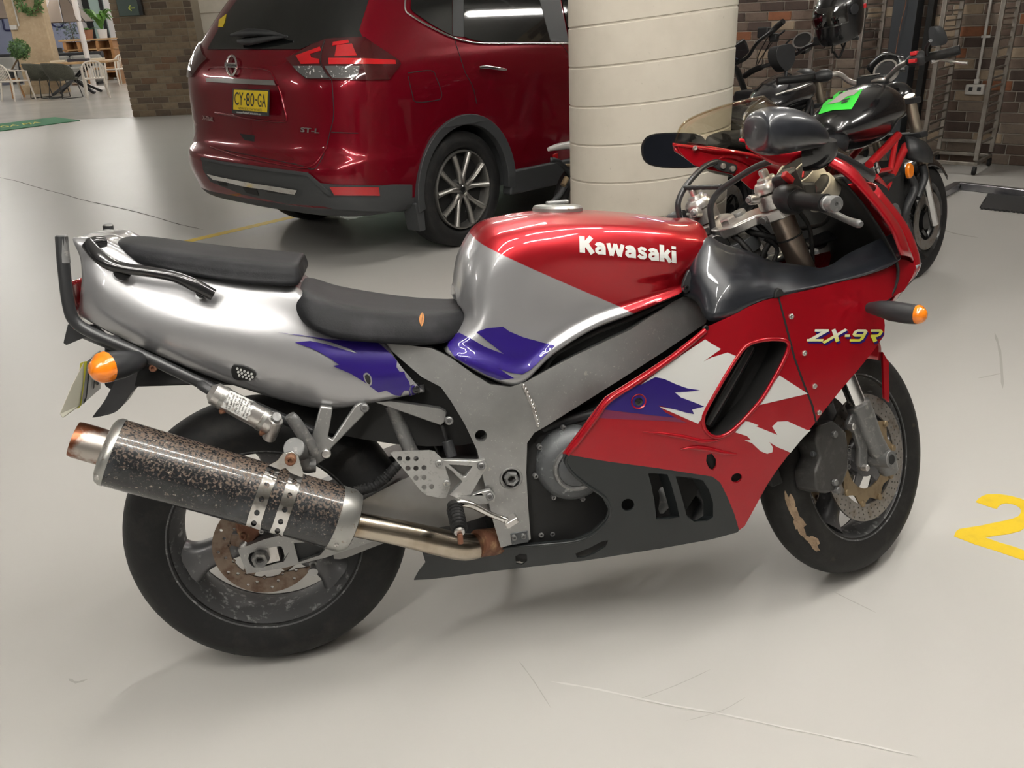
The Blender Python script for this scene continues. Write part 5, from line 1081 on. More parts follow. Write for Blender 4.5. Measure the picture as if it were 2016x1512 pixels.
def carwheel(wx, sgn):
    y0 = 0.0 if sgn < 0 else 2*YC; s = sgn; c = V((wx, y0, .36)); o = (0, s, 0)
    R_ = .363; t = lathe('tyre', [(.245, -.05), (.27, -.012), (.31, -.004), (.345, -.012), (R_-.004, -.03), (R_, -.06), (R_, -.18), (R_-.01, -.215), (.31, -.23), (.25, -.20)], c, o, MT['rubber'], car, 64, ang=50, closed=True)
    for h in (-.075, -.12, -.165): lathe('tread_groove', [(R_+.0005, h), (R_+.0005, h-.008)], c, o, MT['black'], t, 48)
    rm = lathe('rim', [(.245, -.055), (.250, -.02), (.246, -.012), (.238, -.012), (.232, -.03), (.222, -.07), (.215, -.20), (.222, -.21)], c, o, MT['alloy'], car, 64, closed=True)
    lathe('brake_drum', [(0, -.12), (.20, -.12), (.20, -.19), (0, -.19)], c, o, MT['black'], rm, 40)
    lathe('hub_plate', [(0, -.028), (.030, -.028), (.062, -.034), (.068, -.05), (.068, -.09), (0, -.09)], c, o, MT['alloy'], rm, 32)
    lathe('centre_cap', [(0, -.022), (.022, -.022), (.027, -.026), (.027, -.04), (0, -.04)], c, o, MT['black_gloss'], rm, 28)
    lathe('cap_ring', [(.017, -.0215), (.021, -.0215), (.021, -.023), (.017, -.023)], c, o, MT['chrome_clean'], rm, 24, closed=True)
    for k in range(5):
        for e in (-1, 1):
            a = 2*pi*k/5+.30; b = a+e*.31; d0 = a+e*.17
            p = [c+V((r*cos(q), s*h, r*sin(q))) for r, q, h in ((.045, d0, -.036), (.09, a+e*.19, -.034), (.15, a+e*.25, -.03), (.235, b, -.026))]
            tube('spoke', p, [(.019, .020), (.019, .017), (.020, .016), (.024, .020)], MT['alloy'], rm, 8, 3, flat=(0, 1, 0))
        a = 2*pi*k/5+.30+pi/5; cyl('wheel_nut', c+V((.055*cos(a), -s*.05, .055*sin(a))), c+V((.055*cos(a), -s*.03, .055*sin(a))), .009, MT['black'], rm, 8)
for wx in (0, 2.705):
    for sg in (-1, 1): carwheel(wx, sg)
# arch cladding and sills
for wx in (0, 2.705):
    for y0, th in ((-.042, .05), (2*YC+.042, -.05)):
        L_ = [V((wx+r*cos(rad(a)), y0+(.012 if r < .42 else 0), .37+r*sin(rad(a)))) for r, rng in ((.455, range(-8, 189, 7)), (.392, range(188, -9, -7))) for a in rng]
        prism3('arch_trim', [L_], (0, th, 0), MT['cladding'], car, .006)
for y0, th in ((-.035, .08), (2*YC+.035, -.08)):
    prism3('sill', [[V((x, y0, z)) for x, z in ((.40, .26), (.43, .42), (1.2, .40), (2.28, .42), (2.31, .26), (1.3, .23))]], (0, th, 0), MT['cladding'], car, .012)
    prism3('mud_flap', [[V((x, y0+.01*(1 if th > 0 else -1), z)) for x, z in ((-.47, .36), (-.40, .38), (-.40, .19), (-.45, .19))]], (0, th*1.4, 0), MT['cladding'], car, .004)
z3 = lambda *p: [(380+a/4.8, 240+b/4.8) for a, b in p]; z2_ = lambda *p: [(380+a/4.8, b/4.8) for a, b in p]; z4 = lambda *p: [(780+a/4.8, b/4.8) for a, b in p]
bump = cut('bumper_lower', shC, z3((92, 335), (300, 375), (700, 430), (1090, 478), (1125, 510), (1200, 575), (1320, 590), (1750, 600), (1900, 590), (2060, 592), (2060, 700), (2050, 830), (1900, 835), (1600, 830), (1350, 815), (1250, 790), (900, 765), (800, 745), (480, 680), (370, 635), (180, 560), (110, 450)), MT['cladding'], car, th=.01, off=.012, step=14)
cut('bumper_ridge', shC, z3((100, 338), (300, 372), (700, 428), (1095, 478), (1130, 505), (1210, 572), (1330, 680), (1300, 690), (1180, 585), (1100, 508), (700, 455), (300, 398), (100, 358)), MT['cladding'], bump, th=.01, off=.020, step=14)
cut('skid_trim', shC, z3((155, 482), (300, 515), (600, 570), (1005, 632), (985, 672), (900, 662), (690, 625), (500, 598), (330, 555), (215, 535)), MT['chrome'], bump, th=.006, off=.022, step=14)
cut('skid_recess', shC, z3((230, 530), (330, 555), (340, 600), (270, 590)), MT['black'], bump, th=.003, off=.0145, step=14); cut('skid_recess', shC, z3((480, 600), (620, 628), (640, 690), (520, 660)), MT['black'], bump, th=.003, off=.0145, step=14); cut('skid_recess', shC, z3((690, 628), (980, 650), (900, 680), (720, 655)), MT['black'], bump, th=.003, off=.0145, step=14)
cut('reflector', shC, z3((1300, 605), (1740, 612), (1752, 690), (1345, 680)), MT['lens_red'], bump, th=.004, off=.020, step=14)
cyl('tow_eye', K.at(690, 413, .25), K.at(702, 412, .20), .03, MT['black'], car)
# lamps
tlo = z2_((888, 557), (980, 515), (1130, 430), (1270, 378), (1450, 366), (1620, 358), (1700, 418), (1945, 580), (1955, 612), (1850, 752), (1600, 760), (1310, 758), (1080, 748), (1010, 690), (950, 625))
lamp, lamp2 = cut('tail_lamp', shC, tlo, MT['tail_dark'], car, th=.012, off=.012, step=10, mirror=YC)
cut('red_bar', shC, z2_((985, 535), (1210, 455), (1225, 490), (1120, 520), (1130, 555), (1205, 570), (1205, 610), (1035, 612)), MT['tail_red'], lamp, th=.003, off=.0145, step=8)
cut('red_bar', shC, z2_((1290, 560), (1600, 562), (1900, 575), (1905, 612), (1290, 615)), MT['tail_red'], lamp, th=.003, off=.0145, step=8)
cut('red_bar', shC, z2_((1330, 410), (1470, 392), (1475, 418), (1360, 440), (1325, 445)), MT['tail_red'], lamp, th=.003, off=.0145, step=8)
cut('red_lens', shC, z2_((1365, 440), (1500, 425), (1545, 535), (1345, 545)), MT['lens_red'], lamp, th=.003, off=.0140, step=8)  # plain red section of the lens, no emission
cut('clear_lens', shC, z2_((955, 630), (1220, 632), (1300, 742), (1085, 740), (1015, 690)), MT['tail_clear'], lamp, th=.003, off=.0145, step=8)
cut('clear_lens', shC, z2_((1250, 632), (1570, 632), (1560, 700), (1510, 742), (1325, 742)), MT['tail_clear'], lamp, th=.003, off=.0145, step=8)
tube('lamp_seam', onpath(shC, z2_((1255, 395), (1225, 500), (1222, 610), (1260, 690), (1312, 756)), .014, 4), .003, MT['black'], lamp, 6, 1)
# glass
rg = cut('rear_window', shC, z2_((140, 470), (600, 470), (1020, 470), (1120, 425), (1280, 372), (1450, 360), (1600, 352), (1570, 290), (1590, 225), (1660, 0), (1720, -150), (1740, -230), (560, -230), (440, -20), (330, 130)), MT['car_glass'], car, th=.004, off=.006, step=16)
qg, _ = cut('quarter_window', shC, z4((140, -200), (138, 0), (132, 80), (158, 118), (300, 215), (420, 285), (524, 338), (524, 0), (520, -200)), MT['car_glass'], car, th=.004, off=.006, step=16, mirror=YC)
dg_, _ = cut('door_window', shC, z4((634, -200), (634, 0), (636, 352), (750, 388), (860, 402), (1450, 397), (1345, 0), (1290, -200)), MT['car_glass'], car, th=.004, off=.006, step=16, mirror=YC)
fg_, _ = cut('front_window', shC, z4((1490, -200), (1560, 0), (1640, 400), (2250, 390), (2330, 250), (2080, -60), (1900, -200)), MT['car_glass'], car, th=.004, off=.006, step=20, mirror=YC)
cut('window_pillar', shC, z4((530, -200), (630, -200), (632, 350), (530, 340)), MT['cladding'], car, th=.004, off=.006, step=20); cut('window_pillar', shC, z4((1300, -200), (1480, -200), (1545, 0), (1625, 400), (1455, 397), (1350, 0)), MT['cladding'], car, th=.004, off=.006, step=20)
tube('window_chrome', onpath(shC, z4((95, -120), (80, 0), (82, 100), (130, 148), (300, 250), (540, 362), (700, 402), (860, 415), (1300, 414), (1700, 413), (2200, 402)), .006, 4), [.006]*41, MT['chrome_clean'], car, 8, 1)
wp_ = tube('wiper', [(lambda h: h[0]+h[1]*.03)(shC.hit(*q)) for q in z2_((470, 420), (560, 425), (760, 395), (930, 375))], [.014, .02, .014, .006], MT['plastic'], car, 8, 3)
tube('wiper_cover', [(lambda h: h[0]+h[1]*.035)(shC.hit(*q)) for q in z2_((405, 365), (560, 345), (760, 350), (920, 378))], [.008, .024, .018, .004], MT['plastic'], wp_, 10, 3)
cut('window_tag', shC, z2_((255, 195), (325, 140), (310, 215), (290, 262), (248, 262)), MT['plate_yellow'], rg, th=.001, off=.0085, step=14)
# shut lines, filler flap, handles
def gap(*p): tube('shut_line', onpath(shC, list(p), .0005, 4), .0028, MT['black'], body, 6, 1)
gap(*z2_((1312, 758), (1322, 900), (1330, 1080), (1300, 1230), (1255, 1400), (1200, 1530), (1130, 1600), (1000, 1560), (700, 1500), (400, 1440), (200, 1400)))
gap(*z4((540, 345), (560, 400), (610, 560), (650, 680), (710, 790), (740, 880), (760, 980)))
gap(*z4((1555, 410), (1615, 490), (1680, 640), (1720, 900), (1720, 1500)))
gap(*z4((110, 690), (330, 668), (380, 740), (425, 860), (425, 920), (390, 945), (190, 965), (150, 880), (112, 720)))
gap(*z2_((1310, 1250), (1450, 1256), (1560, 1258)))
gap((810, 375), (780, 300), (790, 250)) if False else None
hd = cut('handle_recess', shC, circ(962, 135, 29, 20, 17, .1), MT['car_red'], car, th=.002, off=.002, step=10)
tube('door_handle', [(lambda h: h[0]+h[1]*.03)(shC.hit(*q)) for q in ((936, 135), (950, 133), (975, 136), (990, 138))], [.009, .012, .011, .006], MT['chrome_clean'], hd, 10, 3)
# tailgate pressings
tg = cut('tailgate_garnish', shC, z2_((140, 737), (430, 745), (780, 762), (803, 808), (560, 798), (148, 775)), MT['chrome_clean'], car, th=.006, off=.016, step=14)
cut('plate_recess', shC, z2_((300, 800), (825, 815), (880, 1115), (850, 1150), (500, 1120), (200, 1060), (240, 900)), MT['car_red'], car, th=.004, off=-.001, step=14)
tube('recess_edge', onpath(shC, z2_((805, 815), (835, 900), (860, 1010), (885, 1115), (850, 1150), (600, 1130), (300, 1080), (210, 1062)), .002, 4), .006, MT['car_red'], body, 8, 1)
tube('tailgate_crease', onpath(shC, z2_((145, 660), (200, 635), (500, 640), (700, 660), (760, 720), (800, 800)), .001, 4), .005, MT['car_red'], body, 8, 1)
tube('bumper_crease', onpath(shC, z2_((170, 1385), (430, 1475), (800, 1550), (1060, 1585), (1180, 1520), (1270, 1380)), .002, 4), .007, MT['car_red'], body, 8, 1)
cut('tailgate_pull', shC, z2_((440, 1262), (582, 1280), (580, 1338), (490, 1325)), MT['black'], car, th=.002, off=.001, step=14)
# number plate
pf = [K.x(*q, -.99) for q in z2_((372, 838), (712, 850), (706, 1100), (366, 1070))]
npf = prism3('number_plate', [pf], (.012, 0, 0), MT['plastic'], car, .003)
py_ = [K.x(*q, -.993) for q in z2_((386, 848), (702, 862), (696, 1062), (380, 1035))]
nyp = prism3('plate_face', [py_], (.004, 0, 0), MT['plate_yellow'], npf, 0)
def onpl(q, x=-.9945): return K.x(*z2_(q)[0], x)
def ptxt(nm, s, a, b, c, m, bold=.0):
    a, b, c = onpl(a), onpl(b), onpl(c); return text3(nm, s, a, b-a, c-a, m, nyp, bold)
ptxt('plate_letters', 'CY', (392, 988), (474, 996), (392, 868), MT['ink'], .006); ptxt('plate_letters', '80', (500, 1000), (578, 1006), (500, 876), MT['ink'], .006); ptxt('plate_letters', 'GA', (610, 1008), (688, 1014), (610, 884), MT['ink'], .006)
for q in ((487, 938), (594, 944)): p = onpl(q); cyl('plate_dot', p, p+V((.003, 0, 0)), .006, MT['ink'], nyp, 8)
ptxt('plate_state', 'NEW SOUTH WALES', (425, 1034), (650, 1054), (425, 1010), MT['ink'], .0)
a, b, c = onpl((412, 1068), -.9915), onpl((642, 1088), -.9915), onpl((412, 1048), -.9915); text3('frame_lettering', 'motorPulseCars.com.au', a, b-a, c-a, MT['label_white'], npf, .01)
# emblem and badges
em = [(390, 628, 52, 98)]
rngp = [(lambda h: h[0]+h[1]*.018)(shC.hit(380+(392+46*cos(t))/4.8, (628+88*sin(t))/4.8)) for t in [2*pi*k/24 for k in range(24)]]
emb = tube('emblem', rngp, .008, MT['chrome_clean'], car, 8, 1, closed=True)
cut('emblem_bar', shC, z2_((332, 605), (448, 612), (448, 652), (332, 645)), MT['chrome_clean'], emb, th=.008, off=.024, step=14)
text_sheet('emblem_lettering', 'NISSAN', shC, z2_((340, 636))[0], (21, 1.4), (0, -4.5), MT['plastic'], emb, bold=.01, off=.026)
text_sheet('badge', 'X-TRAIL', shC, z2_((98, 1128))[0], (21, 4), (0, -8), MT['chrome_clean'], car, bold=.03, off=.006)
text_sheet('badge', 'ST-L', shC, z2_((1022, 1244))[0], (37, 3), (1, -9), MT['chrome_clean'], car, bold=.03, off=.008)
# ---------------- things around the brick wall ----------------
mat('dark_paint', (.008, .008, .009), .2, 0, .6); mat('trellis_red', (.42, .008, .012), .3, .1, .6); mat('steel_bar', (.42, .42, .44), .3, .9, 0, var=(8, (.30, .30, .33), .4, .7))
mat('stainless', (.42, .39, .35), .35, .8, 0, var=(6, (.22, .20, .17), .4, .7)); mat('gold_fork', (.46, .40, .32), .3, .8); mat('note_green', (.05, .75, .06), .6); mat('note_grey', (.42, .38, .36), .7)
def simple_bike(name, mtx, label, tank_mat, frame_mat, R=.30, wb=1.43, trellis=True, tz=0.):
    """naked motorcycle, rear contact at the local origin, front along +x"""
    r = empty(name, mtx, label, 'motorcycle')
    for cx in (0, wb):
        c = V((cx, 0, R)); hw = .085 if cx == 0 else .058; rt = .21
        lathe('tyre', [(rt-.01, -hw*.9)]+[(rt+(R-rt)*max(0, cos(a))**.72, hw*sin(a)) for a in [-pi/2+pi*k/12 for k in range(1, 12)]]+[(rt-.01, hw*.9)], c, (0, 1, 0), MT['rubber'], r, 56, ang=60, closed=True)
        lathe('rim', [(.20, -hw*.9), (.215, -hw*.85), (.20, -hw*.6), (.18, 0), (.20, hw*.6), (.215, hw*.85), (.20, hw*.9), (.17, 0)], c, (0, 1, 0), MT['black_gloss'], r, 56, closed=True)
        lathe('hub', [(0, -.06), (.045, -.06), (.045, .06), (0, .06)], c, (0, 1, 0), MT['black_gloss'], r, 20)
        for k in range(5):
            a = 2*pi*k/5+.4; tube('spoke', [c+V((.03*cos(a), 0, .03*sin(a))), c+V((.19*cos(a+.15), 0, .19*sin(a+.15)))], [(.022, .018), (.018, .014)], MT['black_gloss'], r, 8, 1)
        for sg in ((-1, 1) if cx else (-1,)):
            lathe('brake_disc', [(.10, 0), (.15, 0), (.15, .005), (.10, .005)], c+V((0, sg*.065, 0)), (0, 1, 0), MT['disc_steel'], r, 48, closed=True)
    d = V((-sin(rad(24)), 0, cos(rad(24)))); f0 = V((wb-.01, 0, R))
    for y in (-.10, .10):
        f = cyl('fork_tube', f0+V((0, y, 0))+d*.33, f0+V((0, y, 0))+d*.70, .026, MT['gold_fork'], r, 18)
        cyl('fork_leg', f0+V((0, y, 0))+d*-.02, f0+V((0, y, 0))+d*.36, .021, MT['chrome_clean'], f, 16)
    prism3('clamp', [[f0+d*.66+V((x, y, 0)) for x, y in ((.03, -.14), (-.04, -.14), (-.09, 0), (-.04, .14), (.03, .14))]], d*.03, MT['plastic'], r, .004)
    prism3('clamp', [[f0+d*.48+V((x, y, 0)) for x, y in ((.03, -.14), (-.04, -.14), (-.09, 0), (-.04, .14), (.03, .14))]], d*.03, MT['plastic'], r, .004)
    tk_ = loft('fuel_tank', [[V((x, w*cos(a)*(1 if sin(a) > -.2 else .8), zc+tz+h*sin(a))) for a in [2*pi*k/14 for k in range(14)]] for x, w, zc, h in ((.54, .05, .80, .05), (.58, .11, .81, .085), (.70, .15, .83, .12), (.85, .165, .845, .14), (.98, .16, .85, .13), (1.06, .10, .84, .09), (1.09, .04, .83, .05))], tank_mat, r, 4, 3, cv=True, caps=True, ang=60)
    loft('seat', [[V((x, w*cos(a), zc+h*math.copysign(abs(sin(a))**.7, sin(a)))) for a in [2*pi*k/14 for k in range(14)]] for x, w, zc, h in ((-.22, .06, .90, .03), (-.12, .10, .885, .045), (.1, .12, .83, .05), (.3, .14, .79, .05), (.5, .13, .785, .05), (.60, .09, .80, .05))], MT['vinyl'], r, 3, 2, cv=True, caps=True)
    loft('tail', [[V((x, w*cos(a), zc+h*sin(a))) for a in [2*pi*k/10 for k in range(10)]] for x, w, zc, h in ((-.30, .05, .84, .03), (-.2, .09, .82, .05), (.1, .11, .76, .06), (.35, .12, .70, .06))], MT['dark_paint'], r, 3, 2, cv=True, caps=True)
    loft('engine', [[V((x, w*y, z)) for y, z in ((-1, z0), (-1, z1), (1, z1), (1, z0))] for x, w, z0, z1 in ((.42, .13, .28, .55), (.6, .17, .20, .60), (.85, .17, .18, .62), (1.0, .13, .30, .62), (1.10, .10, .40, .66))], MT['black'], r, 2, 1, cv=True, caps=True, bevel=.02)
    for sg in ((-1, 1) if trellis else (1,)):
        for q in (((.55, .12, .62), (.80, .17, .74), (1.08, .08, .86)), ((.62, .13, .50), (.88, .17, .58), (1.12, .07, .78)), ((.80, .17, .74), (.88, .17, .58)), ((.80, .17, .74), (.66, .14, .52)), ((.98, .125, .80), (.88, .17, .58))):
            tube('frame_tube', [V((a, sg*b, c)) for a, b, c in q], .016, frame_mat, r, 10, 3)
    loft('mudguard', [[V((wb, 0, R))+V(((R+.025-dr)*cos(rad(a)), y, (R+.025-dr)*sin(rad(a)))) for y, dr in ((-.07, .05), (-.05, .01), (0, 0), (.05, .01), (.07, .05))] for a in (40, 60, 85, 110, 130)], MT['dark_paint'], r, 3, 3, th=.003)
    for sg in (-1, 1): cyl('swingarm', V((0, sg*.12, R)), V((.45, sg*.10, .40)), .03, MT['black_tube'], r, 12)
    tube('exhaust', [V((1.05, -.12, .40)), V((1.08, -.13, .25)), V((.8, -.14, .17)), (V((.4, -.15, .22))), V((.1, -.19, .40))], [.022, .022, .025, .045, .05], MT['black_tube'], r, 14)
    tube('side_stand', [V((.50, .12, .25)), V((.52, .19, .12)), V((.53, .235, .025))], .012, MT['black_tube'], r, 10)
    return r
fcD = V((3.139, 2.213, 0)); lnD = rad(8); hD = rad(31)
DM = M.Translation(fcD-V((cos(hD), sin(hD), 0))*1.43) @ M.Rotation(hD, 4, 'Z') @ M.Rotation(-lnD, 4, 'X')
D = Frame(DM)
du = simple_bike('motorcycle', DM, 'black naked motorcycle with red trellis frame and green notice on its tank', MT['dark_paint'], MT['trellis_red'], trellis=False, tz=.035)
# traced bars and details of that bike
hb = tube('handlebar', [D.at(*q) for q in ((1568, 158, .40), (1610, 151, .30), (1640, 146, .24), (1656, 148, .20), (1672, 160, .15), (1692, 164, .09), (1730, 158, -.02), (1748, 152, -.06), (1772, 130, -.14), (1800, 118, -.22), (1850, 108, -.33), (1888, 100, -.40))], .0125, MT['alu_bright'], du, 14)
tube('grip', [D.at(*q) for q in ((1530, 160, .47), (1568, 156, .40), (1606, 151, .31))], .019, MT['rubber'], hb, 14, 2); tube('grip', [D.at(*q) for q in ((1822, 113, -.27), (1850, 108, -.33), (1890, 98, -.405))], .019, MT['rubber'], hb, 14, 2)
tube('switch_housing', [D.at(*q) for q in ((1604, 152, .31), (1615, 150, .29), (1630, 148, .26), (1638, 147, .245))], [.018, .030, .030, .016], MT['plastic'], hb, 12, 2)
tube('switch_housing', [D.at(*q) for q in ((1788, 122, -.19), (1798, 118, -.215), (1815, 114, -.255), (1824, 112, -.275))], [.018, .030, .032, .018], MT['plastic'], hb, 12, 2)
for q in ((1800, 105, -.23), (1797, 120, -.24)): box('kill_switch', D.at(*q), (.025, .03, .018), MT['kill_red'], hb, bevel=.004)
tube('brake_lever', [D.at(*q) for q in ((1833, 122, -.30), (1852, 117, -.33), (1880, 122, -.40), (1905, 125, -.45))], [.008, .008, .006, .007], MT['alu_bright'], hb, 10); tube('clutch_lever', [D.at(*q) for q in ((1600, 162, .34), (1572, 173, .39), (1548, 180, .44), (1527, 187, .48))], [.009, .010, .006, .006], MT['alu_bright'], hb, 10)
box('bar_clamp', D.at(1718, 158, .02), (.05, .14, .045), MT['plastic'], hb, bevel=.008)
box('clamp_inlay', D.at(1716, 150, .02)+V((-.01, 0, .006)), (.012, .09, .006), MT['alu_bright'], hb, bevel=.002)
mr_ = loft('mirror', [[D.at(*q) for q in ((1828, 60, -.33), (1836, 52, -.34), (1848, 62, -.355), (1853, 82, -.36), (1845, 90, -.35), (1832, 88, -.335))], [D.at(*q)+V((.06, .0, .0)) for q in ((1828, 60, -.33), (1836, 52, -.34), (1848, 62, -.355), (1853, 82, -.36), (1845, 90, -.35), (1832, 88, -.335))]], MT['plastic'], du, 1, 3, cv=True, caps=True)
tube('mirror_stem', [D.at(1826, 112, -.28), D.at(1824, 95, -.30), D.at(1832, 80, -.34)], .008, MT['plastic'], mr_, 8)
# heart-shaped mirror on the left bar
mo = [(1546, 88), (1556, 86), (1564, 94), (1566, 112), (1562, 128), (1550, 140), (1540, 134), (1530, 118), (1529, 100), (1535, 90)]
ml_ = plate('mirror', D, mo, .44, .05, MT['plastic'], du, bevel=.008, sm=2); tube('mirror_stem', [D.at(1548, 136, .45), D.at(1547, 152, .44)], .008, MT['plastic'], ml_, 8)
ck = loft('instrument_cowl', [[D.at(*q) for q in r] for r in (((1704, 132, .06), (1738, 104, .0), (1778, 108, -.08)), ((1712, 142, .05), (1742, 120, 0), (1780, 125, -.09)), ((1720, 152, .05), (1748, 140, -.02), (1782, 142, -.10)))], MT['dark_paint'], du, 3, 3, th=.01)
lathe('gauge', [(0, 0), (.045, 0), (.045, -.03), (0, -.03)], D.at(1743, 142, -.03)+V((.0, 0, .01)), V((-.8, -.1, .6)), MT['dial_face'], du, 28); lathe('gauge_rim', [(.045, -.03), (.045, .004), (.054, .004), (.054, -.03)], D.at(1743, 142, -.03)+V((0, 0, .01)), V((-.8, -.1, .6)), MT['alu_bright'], du, 28, closed=True)
ell('headlight', V((1.20, 0, .92)), (.07, .09, .09), MT['dark_paint'], du)
for (a, b, r_2) in (((1711, 325, -.16), (1767, 267, -.11), .020), ((1764, 271, -.115), (1752, 337, -.17), .013), ((1783, 288, -.10), (1742, 371, -.16), .020), ((1730, 337, -.17), (1752, 333, -.17), .011), ((1724, 348, -.17), (1742, 369, -.16), .014)):
    tube('frame_tube', [D.at(*a), D.at(*b)], r_2, MT['trellis_red'], du, 12, 1)
loft('radiator_shroud', [[D.at(*q) for q in r] for r in (((1782, 268, -.10), (1800, 272, -.13), (1820, 280, -.14)), ((1785, 292, -.12), (1808, 296, -.16), (1834, 300, -.16)), ((1785, 312, -.11), (1806, 318, -.15), (1834, 320, -.14)))], MT['plastic'], du, 3, 3, th=.012)
lathe('amber_disc', [(0, .006), (.03, .006), (.036, 0), (.036, -.01), (0, -.01)], D.at(1792, 336, -.165), V((.1, -1, .05)), MT['orange'], du, 20)
tube('coolant_hose', [D.at(1790, 345, -.13), D.at(1800, 370, -.14), D.at(1785, 410, -.14), D.at(1775, 450, -.12)], .02, MT['plastic'], du, 10); tube('coolant_hose', [D.at(1815, 325, -.12), D.at(1820, 350, -.13), D.at(1805, 390, -.13)], .018, MT['plastic'], du, 10)
lathe('clutch_cover', [(0, .01), (.05, .01), (.065, 0), (.065, -.03), (0, -.03)], D.at(1760, 428, -.17), (0, -1, 0), MT['alu_dark'], du, 24)
cyl('bar_knob', D.at(1716, 338, -.20), D.at(1727, 332, -.24), .016, MT['alu_bright'], du, 16); lathe('bar_knob', [(0, .01), (.022, .008), (.026, 0), (.022, -.008), (0, -.01)], D.at(1727, 330, -.25), V((.4, -1, .2)), MT['chrome_clean'], du, 16)
# green notice on the tank
def tanktop(px, py, z): return D.at(px, py, z, 2)
nt_ = [(1612, 226), (1622, 205), (1634, 190), (1652, 182), (1698, 177), (1688, 196), (1676, 216), (1640, 218)]
bpy.context.view_layer.update()
tkm = [o for o in du.children if o.name.startswith('fuel_tank')][0]
shD = Sheet(D, vf=([v.co.copy() for v in tkm.data.vertices], [tuple(f.vertices) for f in tkm.data.polygons])); shD.tmin, shD.tmax = 3., 5.5
no = cut('notice', shD, nt_, MT['note_green'], None, th=.001, off=.004, step=8); no.matrix_world = DM
tag(no, 'bright green paper notice taped on the black motorcycle tank', 'notice')
cut('notice_panel', shD, [(1630, 207), (1640, 200), (1655, 188), (1672, 180), (1692, 180), (1680, 190), (1668, 192), (1654, 203), (1640, 206)], MT['note_grey'], no, th=.0006, off=.007, step=8)
cut('notice_line', shD, [(1656, 201), (1672, 196), (1673, 198), (1657, 203)], MT['ink'], no, th=.0004, off=.0085, step=8); cut('notice_line', shD, [(1656, 205), (1668, 201), (1669, 203), (1657, 207)], MT['ink'], no, th=.0004, off=.0085, step=8)
# second bike in the row: black and silver cruiser
EM = M.Translation(fcD-uD*.31+vD*.95) @ M.Rotation(HD, 4, 'Z') @ M.Rotation(-rad(7), 4, 'X'); E_ = Frame(EM)
mat('silver_black', (.05, .05, .055), .2, .6, 1.)
cz = simple_bike('motorcycle', EM, 'black cruiser motorcycle with round chrome gauge and helmet on its bar', MT['silver_black'], MT['black_tube'])
hb2 = tube('handlebar', [E_.at(*q) for q in ((1690, 75, -.42), (1640, 76, -.30), (1610, 84, -.22), (1585, 94, -.12), (1570, 104, -.04), (1545, 118, .06), (1500, 132, .2), (1466, 150, .33))], .0125, MT['black_tube'], cz, 12)
tube('grip', [E_.at(*q) for q in ((1613, 83, -.23), (1640, 75, -.30), (1662, 70, -.36))], .020, MT['rubber'], hb2, 12, 2); box('switch_housing', E_.at(1612, 80, -.22), (.06, .05, .05), MT['plastic'], hb2, bevel=.01)
tube('grip', [E_.at(*q) for q in ((1500, 132, .2), (1480, 140, .27), (1466, 150, .33))], .018, MT['rubber'], hb2, 12, 2)
tube('brake_lever', [E_.at(*q) for q in ((1636, 82, -.30), (1660, 76, -.36), (1676, 70, -.40))], .006, MT['plastic'], hb2, 8); tube('cable', [E_.at(*q) for q in ((1546, 88, .05), (1556, 78, .02), (1568, 77, 0))], .006, MT['rubber'], hb2, 8)
tube('lever_guard', [E_.at(*q) for q in ((1638, 104, -.26), (1640, 90, -.28), (1652, 80, -.31), (1658, 90, -.33), (1660, 95, -.33))], .005, MT['plastic'], hb2, 8)
gg = lathe('gauge', [(0, 0), (.050, 0), (.055, -.02), (.05, -.06), (0, -.06)], E_.at(1580, 80, -.08), V((-.75, -.1, .65)), MT['dial_face'], cz, 28); lathe('gauge_rim', [(.050, -.02), (.050, .006), (.060, .006), (.062, -.02)], E_.at(1580, 80, -.08), V((-.75, -.1, .65)), MT['chrome_clean'], gg, 28, closed=True)
ell('headlight', V((1.19, 0, .90)), (.08, .09, .09), MT['plastic'], cz)
# helmet resting over the bar end
HM = M.Translation(GR.at(1658, 22, E_.m.to_translation().y+0.0)) 
hc = E_.m @ E_.at(1652, 26, -.36)
he = empty('helmet', M.Translation(hc) @ M.Rotation(HD+rad(150), 4, 'Z') @ M.Rotation(rad(18), 4, 'Y'), 'black full face helmet hanging on the cruiser handlebar', 'helmet')
mat('helmet_black', (.012, .012, .013), .25, 0, .7); glass_mat('visor', (.75, .75, .75), .08)
hs2 = []
for z, rx, ry, cx in ((-.145, .085, .07, .012), (-.14, .115, .095, .012), (-.10, .132, .112, .010), (-.04, .138, .122, .004), (.02, .138, .125, 0), (.07, .125, .115, -.004), (.11, .095, .09, -.006), (.135, .05, .05, -.006), (.142, .005, .005, -.006)):
    hs2.append([V((cx+rx*cos(a), ry*sin(a), z)) for a in [2*pi*k/20 for k in range(20)]])
loft('shell', hs2, MT['helmet_black'], he, 3, 2, cv=True, caps=True, ang=60)
loft('visor', [[V((cx+rx*cos(rad(a)), ry*sin(rad(a)), z)) for a in (-75, -50, -25, 0, 25, 50, 75)] for z, rx, ry, cx in ((-.035, .145, .127, .006), (.0, .148, .131, .006), (.04, .142, .127, .002), (.07, .130, .120, -.002))], MT['visor'], he, 3, 3, th=.003)
for sg in (-1, 1): cyl('visor_pivot', V((0, sg*.12, .02)), V((0, sg*.133, .02)), .028, MT['plastic'], he, 20)
box('badge', V((-.10, .08, .0)), (.03, .02, .025), MT['kill_red'], he, bevel=.004); tube('chin_strap', [V((.02, .06, -.13)), V((.03, .03, -.19)), V((.06, .02, -.23)), V((.05, -.03, -.20))], .006, MT['rubber'], he, 8)
loft('inner_lining', [[V((.012+rx*cos(a), rx*.82*sin(a), z)) for a in [2*pi*k/16 for k in range(16)]] for z, rx in ((-.150, .085), (-.146, .07), (-.10, .07))], MT['black'], he, 2, 1, cv=True)
